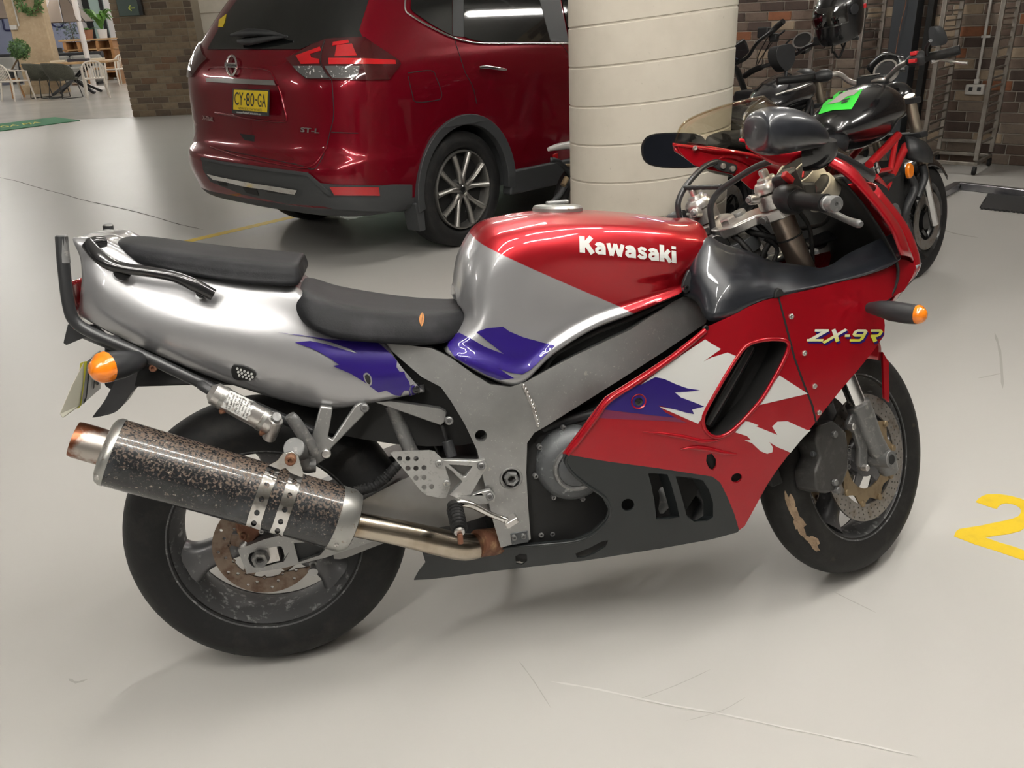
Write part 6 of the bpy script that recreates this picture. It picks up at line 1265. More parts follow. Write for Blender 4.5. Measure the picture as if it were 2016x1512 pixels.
# commuter bicycle nearest the column: bars, mirror, stem
FM = M.Translation(uD*4.0+vD*1.21) @ M.Rotation(HD, 4, 'Z'); F_ = Frame(FM)
bi = empty('bicycle', FM, 'black commuter bicycle with bar mirror standing next to the concrete column', 'bicycle')
for cx in (0, 1.05):
    c = V((cx, 0, .34)); lathe('tyre', [(.325+.016*cos(a), .02*sin(a)) for a in [2*pi*k/10 for k in range(10)]], c, (0, 1, 0), MT['rubber'], bi, 56, closed=True); lathe('rim', [(.30, -.012), (.312, -.012), (.312, .012), (.30, .012)], c, (0, 1, 0), MT['black_gloss'], bi, 56, closed=True)
    cyl('hub', c+V((0, -.05, 0)), c+V((0, .05, 0)), .02, MT['black_gloss'], bi)
    for k in range(16): a = 2*pi*k/16; tube('spoke', [c, c+V((.305*cos(a), 0, .305*sin(a)))], .0015, MT['steel_bar'], bi, 4, 1)
sx = F_.at(1452, 165, 0); hd0 = V((.93, 0, .72)); top = F_.at(1443, 128, .0)
for q in (((.93, 0, .72), (.45, 0, .30)), ((.45, 0, .30), (.35, 0, .80)), ((.90, 0, .80), (.37, 0, .74)), ((.45, 0, .30), (0, .06, .34)), ((0, .06, .34), (.36, 0, .72))): tube('frame_tube', [V(p) for p in q], .018, MT['black_tube'], bi, 10, 1)
for y in (-.05, .05): tube('fork_blade', [V((.93, y, .70)), V((1.05, y, .34))], .013, MT['black_tube'], bi, 10, 1)
tube('stem', [V((.93, 0, .66)), F_.at(1468, 185, 0), F_.at(1452, 140, 0), F_.at(1441, 128, 0)], [.018, .020, .020, .016], MT['black_tube'], bi, 12, 2)
hb3 = tube('handlebar', [F_.at(*q) for q in ((1441, 130, .0), (1452, 124, -.05), (1472, 112, -.12), (1488, 88, -.22), (1498, 78, -.27), (1522, 60, -.36), (1540, 44, -.42))], .011, MT['black_tube'], bi, 10)
tube('grip', [F_.at(*q) for q in ((1515, 66, -.33), (1530, 52, -.385), (1542, 42, -.43))], [.016, .017, .016], MT['rubber'], hb3, 12, 2); box('display', F_.at(1504, 64, -.27), (.05, .07, .06), MT['plastic'], hb3, bevel=.008); box('shifter', F_.at(1524, 74, -.33), (.05, .05, .05), MT['plastic'], hb3, bevel=.01)
tube('brake_lever', [F_.at(*q) for q in ((1518, 78, -.32), (1535, 68, -.37), (1545, 60, -.40))], .006, MT['plastic'], hb3, 8)
mb_ = plate('mirror', F_, [(1442, 92), (1466, 77), (1471, 84), (1476, 102), (1460, 118), (1444, 126), (1440, 120)], -.06, .02, MT['plastic'], bi, bevel=.004)
plate('mirror_glass', F_, [(1444, 96), (1464, 83), (1469, 90), (1473, 102), (1458, 114), (1446, 120)], -.0635, .003, MT['mirror_glass'], mb_, bevel=0)
for a, b in (((1511, 75), (1488, 130)), ((1517, 82), (1500, 128)), ((1520, 84), (1484, 145))): tube('cable', [F_.at(*a, -.28), F_.at((a[0]+b[0])/2-4, (a[1]+b[1])/2, -.2), F_.at(*b, -.1)], .003, MT['rubber'], bi, 6)
loft('saddle', [[V((x, w*cos(a), .86+h*sin(a))) for a in [2*pi*k/10 for k in range(10)]] for x, w, h in ((.18, .06, .02), (.25, .08, .03), (.40, .03, .02), (.46, .015, .015))], MT['vinyl'], bi, 2, 2, cv=True, caps=True)
box('front_bag', F_.at(1478, 190, -.1), (.2, .16, .08), MT['plastic'], bi, bevel=.02)
# scooter tail peeping out between car and column
SM = M.Translation(uD*3.65+vD*1.75) @ M.Rotation(HD, 4, 'Z'); S2 = Frame(SM)
so = empty('scooter', SM, 'scooter with white tail and red reflector mostly hidden behind the column', 'scooter')
mat('tail_white', (.60, .58, .55), .35, 0, .4)
tube('tail_shell', [S2.at(*q, 0) for q in ((1080, 294), (1095, 290), (1118, 286), (1160, 284), (1230, 290))], [.012, .020, .024, .04, .09], MT['tail_white'], so, 14)
box('reflector', S2.at(1093, 308, -.02), (.045, .012, .035), MT['lens_red'], so, rot=M.Rotation(rad(-8), 3, 'Y'), bevel=.003); loft('mudguard', [[S2.at(x, y, k) for k in (-.05, 0, .05)] for x, y in ((1083, 315), (1100, 318), (1120, 340), (1140, 372))], MT['plastic'], so, 2, 2, th=.03)
for k, cx in enumerate((-.05, .75)): lathe('tyre', [(.20+.045*cos(a), .05*sin(a)) for a in [2*pi*k/10 for k in range(10)]], V((cx, 0, .245)), (0, 1, 0), MT['rubber'], so, 40, closed=True); lathe('rim', [(0, -.03), (.16, -.03), (.16, .03), (0, .03)], V((cx, 0, .245)), (0, 1, 0), MT['alloy'], so, 30)
loft('body_shell', [[V((x, w*cos(a), zc+h*sin(a))) for a in [2*pi*k/12 for k in range(12)]] for x, w, zc, h in ((-.08, .05, .60, .06), (.05, .13, .56, .13), (.25, .13, .50, .18), (.42, .10, .35, .12), (.62, .12, .5, .2), (.74, .06, .85, .15))], MT['plastic'], so, 3, 2, cv=True, caps=True)
cyl('brass_fitting', S2.at(1108, 365, -.05), S2.at(1116, 350, -.05), .018, MT['brass'], so, 12); tube('kick_stand', [S2.at(1112, 366, -.04), S2.at(1100, 385, -.04), S2.at(1084, 400, -.04)], [.018, .018, .012], MT['engine'], so, 10); cyl('brass_fitting', S2.at(1113, 325, -.05), S2.at(1122, 325, -.05), .008, MT['brass'], so, 10)
# bakery trolleys
def trolley(base, label, n=20, dep=.50, wid=.42, h=1.75):
    m = M.Translation(base) @ M.Rotation(HD, 4, 'Z'); t = empty('trolley', m, label, 'trolley', 'steel tray trolleys by the brick wall')
    for x in (0, dep):
        for y in (0, wid): box('post', (x, y, h/2+.06), (.034, .034, h-.12), MT['stainless'], t, bevel=.004)
    for y in (0, wid):
        box('base_bar', (dep/2, y, .09), (dep, .028, .028), MT['stainless'], t, bevel=.004); box('top_bar', (dep/2, y, h), (dep, .028, .028), MT['stainless'], t, bevel=.004)
        for k in range(n): box('runner', (dep/2, y+(.012 if y == 0 else -.012), .24+k*(h-.3)/n), (dep-.03, .022, .012), MT['stainless'], t, bevel=0)
    for x in (0, dep): box('cross_bar', (x, wid/2, .09), (.028, wid, .028), MT['stainless'], t, bevel=.004); box('cross_bar', (x, wid/2, h), (.028, wid, .028), MT['stainless'], t, bevel=.004)
    box('cross_bar', (dep, wid/2, .20), (.028, wid, .028), MT['stainless'], t, bevel=.004)
    for x in (0, dep):
        for y in (0, wid): lathe('castor', [(0, -.012), (.035, -.012), (.035, .012), (0, .012)], V((x, y, .036)), (0, 1, 0), MT['rubber'], t, 16)
    return t
trolley(V((5.263, 4.572, 0)), 'stainless steel tray trolley with many runners beside the white power outlet')
trolley(V((4.62, 5.42, 0)), 'stainless steel tray trolley behind the hanging helmet')
# dark steel post, conduit, outlet, cable, floor bar, rubber tile, notice
Wf = Frame(WM)
wpt = lambda px, py, off_=0.: Wf.at(px, py, off_)
a = wpt(1782, 60, .15); mat('post_grey', (.035, .04, .046), .5)
po = box('steel_post', (a.x, .15, 1.675), (.20, .18, 3.35), MT['post_grey'], None, bevel=.004); po.matrix_world = WM; tag(po, 'dark grey square steel post against the brick wall', 'post', None, 'structure')
ob = box('post_rail', (a.x-.17, .06, 1.675), (.05, .1, 3.35), MT['black'], None, bevel=.003); ob.parent = po
mat('pvc', (.55, .53, .50), .45)
x0 = wpt(1938, 80, .03).x; z0 = wpt(1920, 176, .03)
cn = empty('power_outlet', WM @ M.Translation((0, 0, 0)), 'white double power outlet below its conduit on the brick wall', 'power outlet')
cyl('conduit', V((z0.x-.0, .022, z0.z+.06)), V((z0.x, .022, 3.3)), .0125, MT['pvc'], cn, 12)
box('conduit_collar', V((z0.x, .022, z0.z+.065)), (.04, .04, .04), MT['pvc'], cn, bevel=.004); box('conduit_clip', V((z0.x-.01, .02, z0.z+.42)), (.07, .03, .02), MT['pvc'], cn, bevel=.003)
ob = box('outlet_box', V((z0.x, .03, z0.z)), (.15, .06, .085), MT['pvc'], cn, bevel=.008)
for dx in (-.035, .03): box('socket', V((z0.x+dx, .0605, z0.z+.005)), (.03, .004, .035), MT['plastic'], ob, bevel=.002)
cb = tube('hanging_cable', [WM @ V((wpt(x, y, .3).x, .3, wpt(x, y, .3).z)) for x, y in ((1790, -80), (1784, 0), (1772, 55), (1763, 105), (1758, 140))], .004, MT['rust'], None, 6); tag(cb, 'thin dark cable hanging in front of the brick wall', 'cable')
A_, B_, C2 = GR.z(1884, 372), GR.z(2040, 391), GR.z(1830, 402)
def bar(name, p, q, w=.055):
    d = q-p; c = (p+q)/2; R_ = M.Rotation(math.atan2(d.y, d.x), 3, 'Z'); return c, (d.length, w, w), R_
fb = empty('floor_bar', M.Translation(A_), 'silver metal floor bar bent at a corner near the rubber mat', 'floor bar')
for p, q in ((A_, B_+(B_-A_)*1.0), (A_, C2+(C2-A_)*.6)):
    c, s_, R_ = bar('rail', p, q); box('rail', c-A_+V((0, 0, .0285)), s_, MT['steel_bar'], fb, rot=R_, bevel=.006)
cyl('end_bolt', V((-.0, 0, .0285))+V((-.03, -.04, 0)), V((.0, -.01, .0285)), .022, MT['black'], fb, 14)
mt = [GR.z(*q) for q in ((1948, 384), (2060, 394), (2060, 425), (1931, 412))]
pts = []
for i in range(4):
    p, q = mt[i], mt[(i+1) % 4]; n_t = 14 if i in (0, 2) else 10; nn = V((q.y-p.y, p.x-q.x, 0)).normalized()
    for k in range(n_t): pts += [p.lerp(q, k/n_t), p.lerp(q, (k+.5)/n_t), p.lerp(q, (k+.5)/n_t)+nn*-.012, p.lerp(q, (k+.999)/n_t)+nn*-.012]
mat('mat_black', (.035, .035, .036), .6)
rm_ = prism3('rubber_mat', [[V((p.x, p.y, .001)) for p in pts]], (0, 0, .012), MT['mat_black'], None, 0); tag(rm_, 'black rubber floor mat with toothed edge near the metal floor bar', 'mat')
pn = [Wf.at(*q, -.012) for q in ((1084, -40), (1111, -40), (1109, 22), (1093, 22))]
mat('poster_red', (.62, .16, .14), .5)
ps = prism3('wall_notice', [[WM @ p for p in pn]], WM.to_3x3() @ V((0, -.006, 0)), MT['poster_red'], None, 0); tag(ps, 'red notice with white lines on the pale green wall', 'notice')
for y in (2, 7, 13): l_ = [Wf.at(*q, -.010) for q in ((1096, y), (1107, y), (1107, y+1.3), (1096, y+1.3))]; prism3('notice_line', [[WM @ p for p in l_]], WM.to_3x3() @ V((0, -.001, 0)), MT['label_white'], ps, 0)
# ---------------- brick pillar and cafe in the distance ----------------
HH = V((sin(.1626954), cos(.1626954), 0)); CF = Frame(M.Translation((CAM.x, CAM.y, 0)) @ M.Rotation(-.1626954, 4, 'Z')); CFM = CF.m
def G(px, py): return CF.z(px, py, 0)            # ground point in the cafe frame (x right, y away)
# pillar
pb = G(263, 231); pw = 1.32; PD = pb.y; PM = CFM @ M.Translation((pb.x, PD, 0))
mat('old_mortar', (.20, .165, .12), .9, bump=(60, .5))
OB = [('old_brick_brown', (.15, .108, .07)), ('old_brick_tan', (.19, .14, .088)), ('old_brick_dark', (.105, .075, .052)), ('old_brick_buff', (.22, .165, .108)), ('old_brick_red', (.165, .098, .058))]
for n, c in OB: mat(n, c, .85, 0, 0, var=(9, tuple(v*.7 for v in c), .4, .7), bump=(40, .5))
pil = box('wall_pillar', (pw/2, .45, 1.675), (pw-.03, .9, 3.35), MT['old_mortar'], None, bevel=0); pil.matrix_world = PM
tag(pil, 'old brown brick pillar beside the cafe opening', None, None, 'structure')
om = [(brickmesh('brick', .262, .094, MT[n], .03), brickmesh('brick', .12, .094, MT[n], .03)) for n, c in OB]; r3 = random.Random(3)
for row in range(31):
    z = .055+row*.107; x = 0 if row % 2 else -.13
    while x < pw-.02:
        h = 1 if (x < -.01 or x+.27 > pw) else 0; L = .12 if h else .262; xx = max(x, .0); c = xx+L/2 if not (x < -.01) else .06
        if c+L/2 > pw+.03: break
        o = bpy.data.objects.new('brick', om[r3.choices(range(5), [30, 24, 22, 14, 10])[0]][h]); link(o, pil); o.matrix_local = M.Translation((c, -.005+r3.uniform(-.006, .004), z)) @ M.Rotation(pi, 4, 'Z')
        x = c+L/2+.012
    o = bpy.data.objects.new('brick', om[r3.choices(range(5), [30, 24, 10, 24, 10])[0]][row % 2]); link(o, pil); L = .12 if row % 2 else .262; o.matrix_local = M.Translation((.004, .02+L/2, z)) @ M.Rotation(pi/2, 4, 'Z')
# exit sign on it
mat('sign_green', (.05, .075, .065), .4); mat('sign_yellow', (.62, .68, .12), .5)
sg_ = [CF.at(*q, PD-.06) for q in ((228, -60), (283, -60), (276, 31), (236, 32))]; sx0, sx1, sz0 = sg_[3].x, sg_[2].x, sg_[3].z
xs = empty('exit_sign', CFM @ M.Translation(((sx0+sx1)/2, PD-.06, sz0)), 'dark green direction sign with a small yellow arrow on the brick pillar', 'sign')
w_ = sx1-sx0; box('sign_panel', (0, 0, .35), (w_, .05, .7), MT['sign_green'], xs, bevel=.005); box('sign_side', (w_/2+.03, .03, .35), (.07, .1, .7), MT['dark_paint'], xs, bevel=.005)
ac = CF.at(259, 16, PD-.09)-V(((sx0+sx1)/2, PD-.06, sz0))
tube('arrow', [ac+V((.05, 0, 0)), ac+V((-.05, 0, 0))], .007, MT['sign_yellow'], xs, 6, 1)
for sgn in (-1, 1): tube('arrow', [ac+V((-.05, 0, 0)), ac+V((-.012, 0, sgn*.042))], .007, MT['sign_yellow'], xs, 6, 1)
# concrete wall behind the car, right of the pillar
cw0 = CF.at(396, 0, PD+.55).x; cwl = box('wall_concrete', (2.0, 0, 1.675), (4.0, .3, 3.35), MT['concrete'], None, bevel=0); cwl.matrix_world = CFM @ M.Translation((pb.x+pw-.06, PD+.7, 0)); tag(cwl, 'pale concrete wall with formwork lines behind the car', None, None, 'structure')
for k in range(9): o = box('formwork_joint', (2.0, -.151, .3+k*.33), (4.0, .004, .008), MT['old_mortar'], cwl, bevel=0)
# cafe back wall, doors
mat('cafe_lilac', (.40, .44, .62), .6); mat('cafe_white', (.72, .68, .68), .6); mat('door_glass', (.40, .52, .49), .12, 0, .4); mat('frame_black', (.012, .012, .014), .4)
BD = 33.0
cb_ = box('wall_cafe', (0, .1, 1.675), (26, .2, 3.35), MT['cafe_white'], None, bevel=0); cb_.matrix_world = CFM @ M.Translation((-9, BD, 0)); tag(cb_, 'white and lilac rear wall of the cafe', None, None, 'structure')
zl = CF.at(140, 20, BD-.02).z; xr_ = CF.at(160, 60, BD-.02).x
lp = box('lilac_panel', ((-20+xr_)/2+9, -.01, zl/2), (xr_+20, .02, zl), MT['cafe_lilac'], cb_, bevel=0)
d0, d1 = CF.at(166, 20, BD-.1).x, CF.at(205, 20, BD-.1).x
dr = box('door_1', ((d0+d1)/2, BD-.06, 1.3), (d1-d0, .06, 2.7), MT['door_glass'], None, bevel=0); dr.matrix_world = CFM; tag(dr, 'glazed door with thick black frame in the cafe wall', None, None, 'structure')
for x in (d0+.1, d1-.06): box('door_frame', (x, BD-.1, 1.35), (.22 if x < d0+.2 else .12, .1, 2.8), MT['frame_black'], dr, bevel=0)
box('door_frame', ((d0+d1)/2, BD-.1, 2.68), (d1-d0, .1, .12), MT['frame_black'], dr, bevel=0)
# painted lettering strokes on the lilac panel, half hidden by the parasol
mat('sign_navy', (.03, .035, .12), .5)
for pts_ in (((4, 34), (9, 58), (12, 60), (24, 60)), ((92, 38), (96, 52), (99, 55)), ((101, 42), (104, 50), (112, 54), (121, 53), (125, 46), (125, 40))):
    ws = tube('wall_letter', [CF.at(*q, BD-.04) for q in pts_], .035, MT['sign_navy'], cb_, 6, 1); ws.matrix_world = CFM
# stone pillar with wreath
mat('sandstone', (.46, .35, .225), .85, 0, 0, var=[(2.2, (.36, .27, .17), .4, .7), (12, (.52, .41, .28), .5, .75)], bump=(20, .4))
sb = G(100, 184); SD = sb.y; x0_, x1_ = CF.at(31, 100, SD).x, CF.at(103, 100, SD).x
sp_ = box('sandstone_pillar', ((x0_+x1_)/2, SD+.15, 1.675), (x1_-x0_, .3, 3.35), MT['sandstone'], None, bevel=.02); sp_.matrix_world = CFM; tag(sp_, 'pale sandstone pillar hung with a leafy wreath', 'pillar', None, 'structure')
box('plinth', ((x0_+x1_)/2, SD+.14, .12), (x1_-x0_+.12, .4, .24), MT['sandstone'], sp_, bevel=.01)
cyl('conduit', V((CF.at(21, 25, SD-.03).x+.12, SD-.03, CF.at(27, 52, SD).z)), V((CF.at(21, 25, SD-.03).x+.12, SD-.03, 3.3)), .02, MT['pvc'], sp_, 10); q = CF.at(27, 54, SD-.05); box('outlet_box', q, (.16, .08, .11), MT['pvc'], sp_, bevel=.01)
mat('leaf_green', (.06, .13, .035), .55, var=(12, (.11, .20, .06), .4, .7)); mat('leaf_dark', (.03, .075, .03), .55, var=(12, (.07, .12, .05), .4, .7)); mat('leaf_bright', (.11, .26, .04), .5, var=(8, (.05, .13, .03), .4, .7)); mat('leaf_blue', (.10, .13, .13), .6); mat('bark', (.14, .09, .05), .8); mat('terracotta', (.34, .15, .08), .7); mat('white_pot', (.65, .64, .62), .4)
def leaves(name, pts, size, m, parent, seed):
    r = random.Random(seed); vs, fs = [], []
    for p in pts:
        d = V((r.uniform(-1, 1), r.uniform(-1, 1), r.uniform(-.6, 1))).normalized(); u, w, _ = basis(d); s = size*r.uniform(.7, 1.3); b = len(vs); p = V(p)
        vs += [p, p+d*s*.5+u*s*.22, p+d*s, p+d*s*.5-u*s*.22]; fs.append((b, b+1, b+2, b+3))
    o = mesh(name, vs, fs, m, parent, smooth=False); o['kind'] = 'stuff'; return o
rr = random.Random(11)
wc = CF.at(57, 2, SD-.18); wr = empty('wreath', CFM @ M.Translation(wc), 'green leafy wreath hung high on the sandstone pillar', 'wreath')
tube('ring', [V((.26*cos(2*pi*k/20), 0, .24*sin(2*pi*k/20))) for k in range(20)], .03, MT['bark'], wr, 8, 1, closed=True)
leaves('foliage', [((.26+rr.gauss(0, .05))*cos(t), rr.gauss(0, .04), (.24+rr.gauss(0, .05))*sin(t)) for t in [rr.uniform(0, 6.28) for _ in range(420)]], .10, MT['leaf_green'], wr, 1)
# parasols: taupe canopies on white masts
mat('canopy', (.17, .135, .11), .75); mat('mast_white', (.72, .68, .66), .4)
def parasol(tipR, eaveL, eaveR, depth, mastx, label):
    t = CF.at(*tipR, depth); a = CF.at(*eaveL, depth-.2); b = CF.at(*eaveR, depth-.4)
    base = V((CF.at(mastx, 105, depth).x, depth, 0)); rt = empty('parasol', CFM @ M.Translation(base), label, 'parasol')
    hz = (a.z+b.z)/2; apex = V((0, .1, hz+.95)); cx = (a.x+b.x)/2-base.x; hw = (b.x-a.x)/2
    ap = V((cx, .3, hz+.95)); rim = [V((cx+hw*1.0*cos(t_)*1.15, .3+hw*1.1*sin(t_), hz-base.z)) for t_ in [2*pi*k/8+pi/8 for k in range(8)]]
    mesh('canopy', [ap]+rim, [(0, 1+k, 1+(k+1) % 8) for k in range(8)], MT['canopy'], rt, smooth=False).modifiers.new('s', 'SOLIDIFY').thickness = .01
    for k in range(8): tube('rib', [ap+V((0, 0, -.03)), rim[k]+V((0, 0, -.02))], .018, MT['frame_black'], rt, 6, 1)
    return rt, base
dm = G(172, 176).y; ro, bs = parasol((120, 0), (60, 42), (150, 46), dm, 168, 'taupe parasol with white mast over the cafe table'); 
xb = CF.at(172, 113, dm).x-bs.x
cyl('mast', V((xb, 0, 0)), V((xb, 0, 3.2)), .068, MT['mast_white'], ro, 16); lathe('mast_base', [(0, .08), (.25, .07), (.28, 0), (0, 0)], V((xb, 0, 0)), (0, 0, 1), MT['mast_white'], ro, 24)
ro2, bs2 = parasol((0, 0), (-70, 36), (14, 37), SD+3.0, -30, 'taupe parasol left of the sandstone pillar'); cyl('mast', V((0, 0, 0)), V((0, 0, 3.0)), .06, MT['mast_white'], ro2, 16)
# white plastic chairs
mat('chair_white', (.70, .64, .57), .4); mat('rope_olive', (.085, .085, .062), .8, var=(60, (.05, .05, .038), .4, .6), bump=(90, .6)); mat('chair_leg', (.03, .03, .03), .5)
def mono_chair(m, label):
    r = empty('plastic_chair', m, label, 'chair', 'pale plastic chairs at the cafe table'); Wm = MT['chair_white']
    box('seat', (0, 0, .435), (.46, .46, .03), Wm, r, bevel=.012)
    for sx in (-1, 1):
        tube('leg', [V((.21, sx*.21, .64)), V((.22, sx*.215, .42)), V((.26, sx*.24, 0))], [.022, .024, .016], Wm, r, 8, 2); tube('leg', [V((-.20, sx*.20, .44)), V((-.23, sx*.22, .2)), V((-.27, sx*.235, 0))], [.024, .02, .016], Wm, r, 8, 2)
        tube('armrest', [V((.22, sx*.22, .64)), V((.05, sx*.25, .66)), V((-.16, sx*.24, .68)), V((-.24, sx*.19, .72))], [(.012, .026), (.012, .028), (.012, .026), (.014, .022)], Wm, r, 8, 3, flat=(0, 0, 1))
    tube('back_rail', [V((-.21, -.22, .44)), V((-.25, -.215, .66)), V((-.285, -.15, .775)), V((-.30, 0, .81)), V((-.285, .15, .775)), V((-.25, .215, .66)), V((-.21, .22, .44))], .018, Wm, r, 8, 4)
    for k in range(6):
        y = -.15+.06*k; tube('slat', [V((-.205, y*.95, .44)), V((-.25, y, .62)), V((-.29, y*1.05, .79-abs(y)*.15))], [(.006, .016)]*3, Wm, r, 8, 2, flat=(1, 0, 0))
    return r
def place(px, py, a): g = G(px, py); return CFM @ M.Translation(g) @ M.Rotation(rad(a), 4, 'Z')
mono_chair(place(38, 198, 62), 'pale plastic slat-back armchair in front of the topiary tree'); mono_chair(place(194, 193, 118), 'pale plastic slat-back armchair at the end of the cafe table nearest the brick pillar'); mono_chair(place(238, 168, 150), 'white plastic chair half hidden behind the brick pillar')
def rope_chair(m, label):
    r = empty('rope_chair', m, label, 'chair', 'woven olive chairs at the cafe table')
    rows = []
    for z, rx, ry, o in ((.42, .22, .25, 0), (.48, .27, .29, 0), (.58, .31, .31, -.02), (.70, .33, .31, -.04), (.80, .34, .30, -.05)):
        rows.append([V((o-rx*cos(rad(a))*1.0, ry*sin(rad(a)), z-.22*max(0, -cos(rad(a)))*(z-.42)*2-.12*(abs(a)/140)**2*(z-.42)*2.2)) for a in (-125, -95, -60, -30, 0, 30, 60, 95, 125)])
    sh = loft('backrest', rows, MT['rope_olive'], r, 3, 3, th=.02); box('seat', (.03, 0, .43), (.46, .46, .06), MT['rope_olive'], r, bevel=.02)
    for sy in (-1, 1): tube('sled_leg', [V((.20, sy*.2, .42)), V((.26, sy*.24, .02)), V((.22, sy*.25, .012)), V((-.24, sy*.25, .012)), V((-.28, sy*.24, .02)), V((-.2, sy*.2, .42))], .011, MT['chair_leg'], r, 8, 1)
    return r
rope_chair(place(94, 192.5, 55), 'woven olive rope armchair nearer the sandstone pillar'); rope_chair(place(132, 193.5, 60), 'woven olive rope armchair in front of the black table legs')
# table with black crossed legs
tw = G(153, 185); mat('oak', (.46, .29, .14), .45, 0, 0, var=(6, (.36, .21, .09), .4, .7)); mat('pine', (.40, .20, .08), .5, 0, 0, var=(5, (.30, .14, .05), .4, .7))
tb = empty('cafe_table', CFM @ M.Translation(tw) @ M.Rotation(rad(8), 4, 'Z'), 'oak cafe table on black crossed legs', 'table')
box('tabletop', (0, 0, .735), (2.05, .95, .05), MT['oak'], tb, bevel=.008)
for e in (-1, 1):
    for f in (-1, 1): tube('leg', [V((0, 0, .36)), V((e*.50, f*.32, .02))], [(.05, .035), (.05, .035)], MT['frame_black'], tb, 4, 1); tube('leg', [V((0, 0, .36)), V((e*.45, f*.28, .70))], [(.05, .035), (.05, .035)], MT['frame_black'], tb, 4, 1)
def ontable(dx, dy, s, m, nm, label, cat): o = box(nm, (dx, dy, .76+s[2]/2), s, MT[m], None, bevel=.004); o.matrix_world = tb.matrix_world.copy(); tag(o, label, cat); return o
bpy.context.view_layer.update()
mat('menu_dark', (.03, .028, .04), .5); mat('paper', (.60, .52, .40), .7)
ontable(-.25, -.1, (.30, .22, .05), 'paper', 'menu_stack', 'low stack of cream menus on the cafe table', 'menus'); ontable(.22, -.05, (.46, .26, .06), 'menu_dark', 'book_stack', 'dark stack of books on the cafe table', 'books'); ontable(.62, .15, (.30, .22, .05), 'paper', 'menu_stack', 'cream menus near the end of the cafe table', 'menus')
glass_mat('clear_glass', (.93, .94, .94), .02)
for i, (dx, lb_) in enumerate(((-.12, 'water glass nearest the cream menus on the cafe table'), (.0, 'water glass beside the dark books on the cafe table'))):
    o = lathe('water_glass', [(.03, 0), (.035, .12), (.033, .12), (.028, .006), (0, .006), (0, 0)], (dx, .25, .762), (0, 0, 1), MT['clear_glass'], None, 20); o.matrix_world = tb.matrix_world.copy(); tag(o, lb_, 'glass', 'water glasses')
# sofas
mat('sofa_grey', (.25, .245, .23), .85, bump=(40, .3)); mat('sofa_black', (.02, .02, .024), .6)
def sofa(px, py, wd__, label, a=0):
    r = empty('sofa', place(px, py, a), label, 'sofa'); box('base', (0, 0, .22), (wd__, .8, .30), MT['sofa_grey'], r, bevel=.04)
    box('backrest', (0, .36, .62), (wd__, .16, .55), MT['sofa_black'], r, bevel=.03)
    n = max(2, int(wd__/.65))
    for k in range(n): x = -wd__/2+wd__*(k+.5)/n; box('cushion', (x, .22, .60), (wd__/n-.04, .2, .42), MT['sofa_grey'], r, rot=M.Rotation(rad(-12), 3, 'X'), bevel=.07, seg=3); box('seat_cushion', (x, -.08, .42), (wd__/n-.02, .62, .16), MT['sofa_grey'], r, bevel=.05, seg=3)
    for x in (-wd__/2+.06, wd__/2-.06): box('foot', (x, 0, .035), (.06, .6, .07), MT['sofa_black'], r, bevel=.005)
    return r
sofa(-20, 168, 1.9, 'grey cushioned sofa left of the topiary tree'); sofa(143, 167, 1.9, 'grey cushioned sofa behind the cafe table')
# black lounge chairs by the sandstone pillar
def dark_chair(px, py, label):
    r = empty('lounge_chair', place(px, py, 20), label, 'chair'); box('seat', (0, 0, .42), (.55, .55, .08), MT['sofa_black'], r, bevel=.02); box('backrest', (0, .27, .72), (.55, .06, .55), MT['sofa_black'], r, bevel=.02)
    for x in (-.24, .24):
        for y in (-.24, .24): box('leg', (x, y, .19), (.04, .04, .38), MT['sofa_black'], r, bevel=.004)
    for x in (-.27, .27): box('armrest', (x, 0, .62), (.05, .5, .04), MT['sofa_black'], r, bevel=.006)
dark_chair(118, 158, 'black armchair behind the sandstone pillar')
# sideboard / counter with shelves
sdp = G(178, 159); sdw = CF.at(236, 90, sdp.y).x-CF.at(126, 90, sdp.y).x; sdc = (CF.at(236, 90, sdp.y).x+CF.at(126, 90, sdp.y).x)/2; zt = CF.at(180, 78, sdp.y).z
cn_ = empty('counter', CFM @ M.Translation((sdc, sdp.y, 0)), 'wooden cafe counter with open shelves carrying potted plants', 'counter')
box('worktop', (0, 0, zt), (sdw, .6, .05), MT['oak'], cn_, bevel=.006); box('shelf', (0, 0, zt-.28), (sdw-.1, .55, .04), MT['oak'], cn_, bevel=.004); box('shelf', (0, 0, .25), (sdw-.1, .55, .04), MT['pine'], cn_, bevel=.004)
for x in (-sdw/2+.15, -sdw/6, sdw/6, sdw/2-.15): box('upright', (x, 0, zt/2-.02), (.10, .55, zt-.04), MT['pine'], cn_, bevel=.004)
box('back_panel', (0, .26, zt/2), (sdw-.12, .03, zt-.1), MT['pine'], cn_, bevel=0)
# low pine benches in front of the counter
for (px, py, w__, lb_) in ((212, 166, 1.1, 'low pine bench in front of the cafe counter'),):
    r = empty('bench', place(px, py, 5), lb_, 'bench'); box('seat', (0, 0, .44), (w__, .34, .05), MT['pine'], r, bevel=.006)
    for x in (-w__/2+.1, w__/2-.1): box('leg', (x, 0, .21), (.06, .30, .42), MT['pine'], r, bevel=.005)
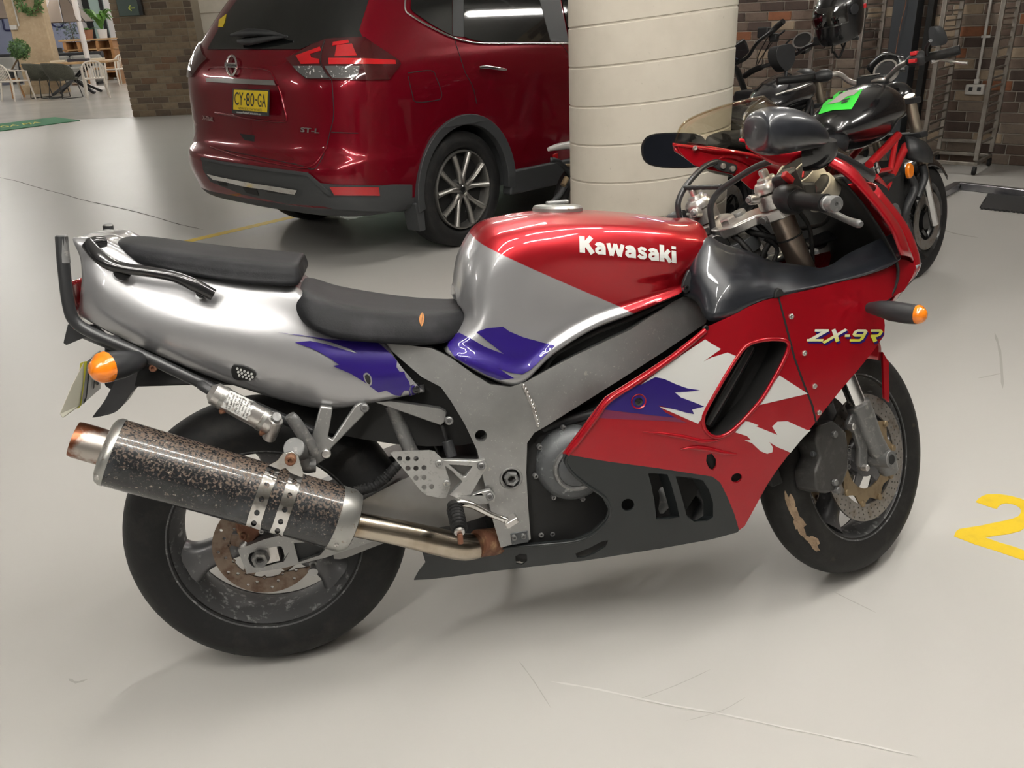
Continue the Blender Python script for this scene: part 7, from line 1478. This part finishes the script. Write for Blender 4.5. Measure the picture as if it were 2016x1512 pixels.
# plants
def fern(px, py, depth, zb, label, n=26, L=.62, pot='white_pot', m='leaf_bright', up=.9, seed=1):
    p = CF.at(px, py, depth); p.z = zb; r = empty('potted_plant', CFM @ M.Translation(p), label, 'plant', None)
    lathe('pot', [(0, 0), (.11, 0), (.15, .26), (.135, .26), (.12, .2), (0, .2)], (0, 0, 0), (0, 0, 1), MT[pot], r, 20); rnd = random.Random(seed)
    for k in range(n):
        a = rnd.uniform(0, 6.28); t = rnd.uniform(.35, 1.); l_ = L*rnd.uniform(.7, 1.1); d = V((cos(a), sin(a), 0)); pts = [V((0, 0, .22)), d*l_*.35*t+V((0, 0, .22+l_*up*.6)), d*l_*.8*t+V((0, 0, .22+l_*up*.75)), d*l_*1.15*t+V((0, 0, .22+l_*up*.5))]
        tube('frond', pts, [(.004, .012), (.005, .05), (.005, .045), (.002, .006)], MT[m], r, 6, 3, flat=(0, 0, 1))
    return r
fern(203, 70, sdp.y-.05, zt+.025, 'large bright fern in a white pot on the cafe counter', 44, .85, seed=4); fern(176, 74, sdp.y-.12, zt+.025, 'small trailing fern at the counter edge', 16, .34, 'terracotta', 'leaf_bright', .35, 6)
tg_ = G(142, 158); ol = empty('olive_tree', CFM @ M.Translation((CF.at(140, 60, tg_.y).x, tg_.y, 0)), 'small blue-grey olive tree against the lilac wall', 'tree')
tube('trunk', [V((0, 0, .3)), V((.03, 0, .9)), V((0, .02, 1.7)), V((.05, 0, 2.2))], [.03, .025, .018, .008], MT['bark'], ol, 8); lathe('pot', [(0, 0), (.17, 0), (.22, .4), (.2, .4), (.18, .33), (0, .33)], (0, 0, 0), (0, 0, 1), MT['white_pot'], ol, 20)
leaves('foliage', [(rr.gauss(0, .17), rr.gauss(0, .17), rr.uniform(1.15, 2.45)) for _ in range(420)], .10, MT['leaf_blue'], ol, 2)
tp_ = G(34, 193); to = empty('topiary_tree', CFM @ M.Translation(tp_), 'ball-clipped topiary tree on a wooden stool beside the sandstone pillar', 'tree')
zc_ = CF.at(38, 98, tp_.y); cx_ = zc_.x-tp_.x
for k in range(3): a = 2*pi*k/3+.5; tube('stool_leg', [V((.10*cos(a), .10*sin(a), .42)), V((.17*cos(a), .17*sin(a), 0))], .025, MT['pine'], to, 8, 1)
lathe('stool_top', [(0, .46), (.17, .46), (.17, .42), (0, .42)], (0, 0, 0), (0, 0, 1), MT['pine'], to, 20); lathe('pot', [(0, .46), (.12, .46), (.16, .66), (.14, .66), (0, .62)], (0, 0, 0), (0, 0, 1), MT['plastic'], to, 20)
tube('trunk', [V((0, 0, .6)), V((cx_*.5, 0, .8)), V((cx_, 0, zc_.z-.1))], .02, MT['bark'], to, 8)
bl = []
for _ in range(900): v = V((rr.gauss(0, 1), rr.gauss(0, 1), rr.gauss(0, 1))).normalized()*rr.uniform(.18, .235); bl.append((cx_+v.x, v.y, zc_.z+v.z))
ell('crown', V((cx_, 0, zc_.z)), (.19, .19, .19), MT['leaf_dark'], to); leaves('foliage', bl, .055, MT['leaf_green'], to, 3)
# green door mat with yellow lettering
mp = [GR.z(*q) for q in ((-60, 252), (108, 231.5), (158, 238), (-60, 267))]
mat('mat_green', (.035, .19, .085), .85, bump=(120, .4)); mat('mat_yellow', (.55, .55, .08), .7)
dm_ = prism3('door_mat', [[V((p.x, p.y, .0035)) for p in mp]], (0, 0, .008), MT['mat_green'], None, 0); tag(dm_, 'green floor mat with yellow lettering at the cafe entrance', 'mat')
fm = lambda px, py: (lambda p: V((p.x, p.y, .0123)))(GR.z(px, py))
a = fm(2, 253); b = fm(82, 243.5); c = fm(-1, 249.5); text3('mat_lettering', 'GA MA', a, b-a, c-a, MT['mat_yellow'], dm_, .01)
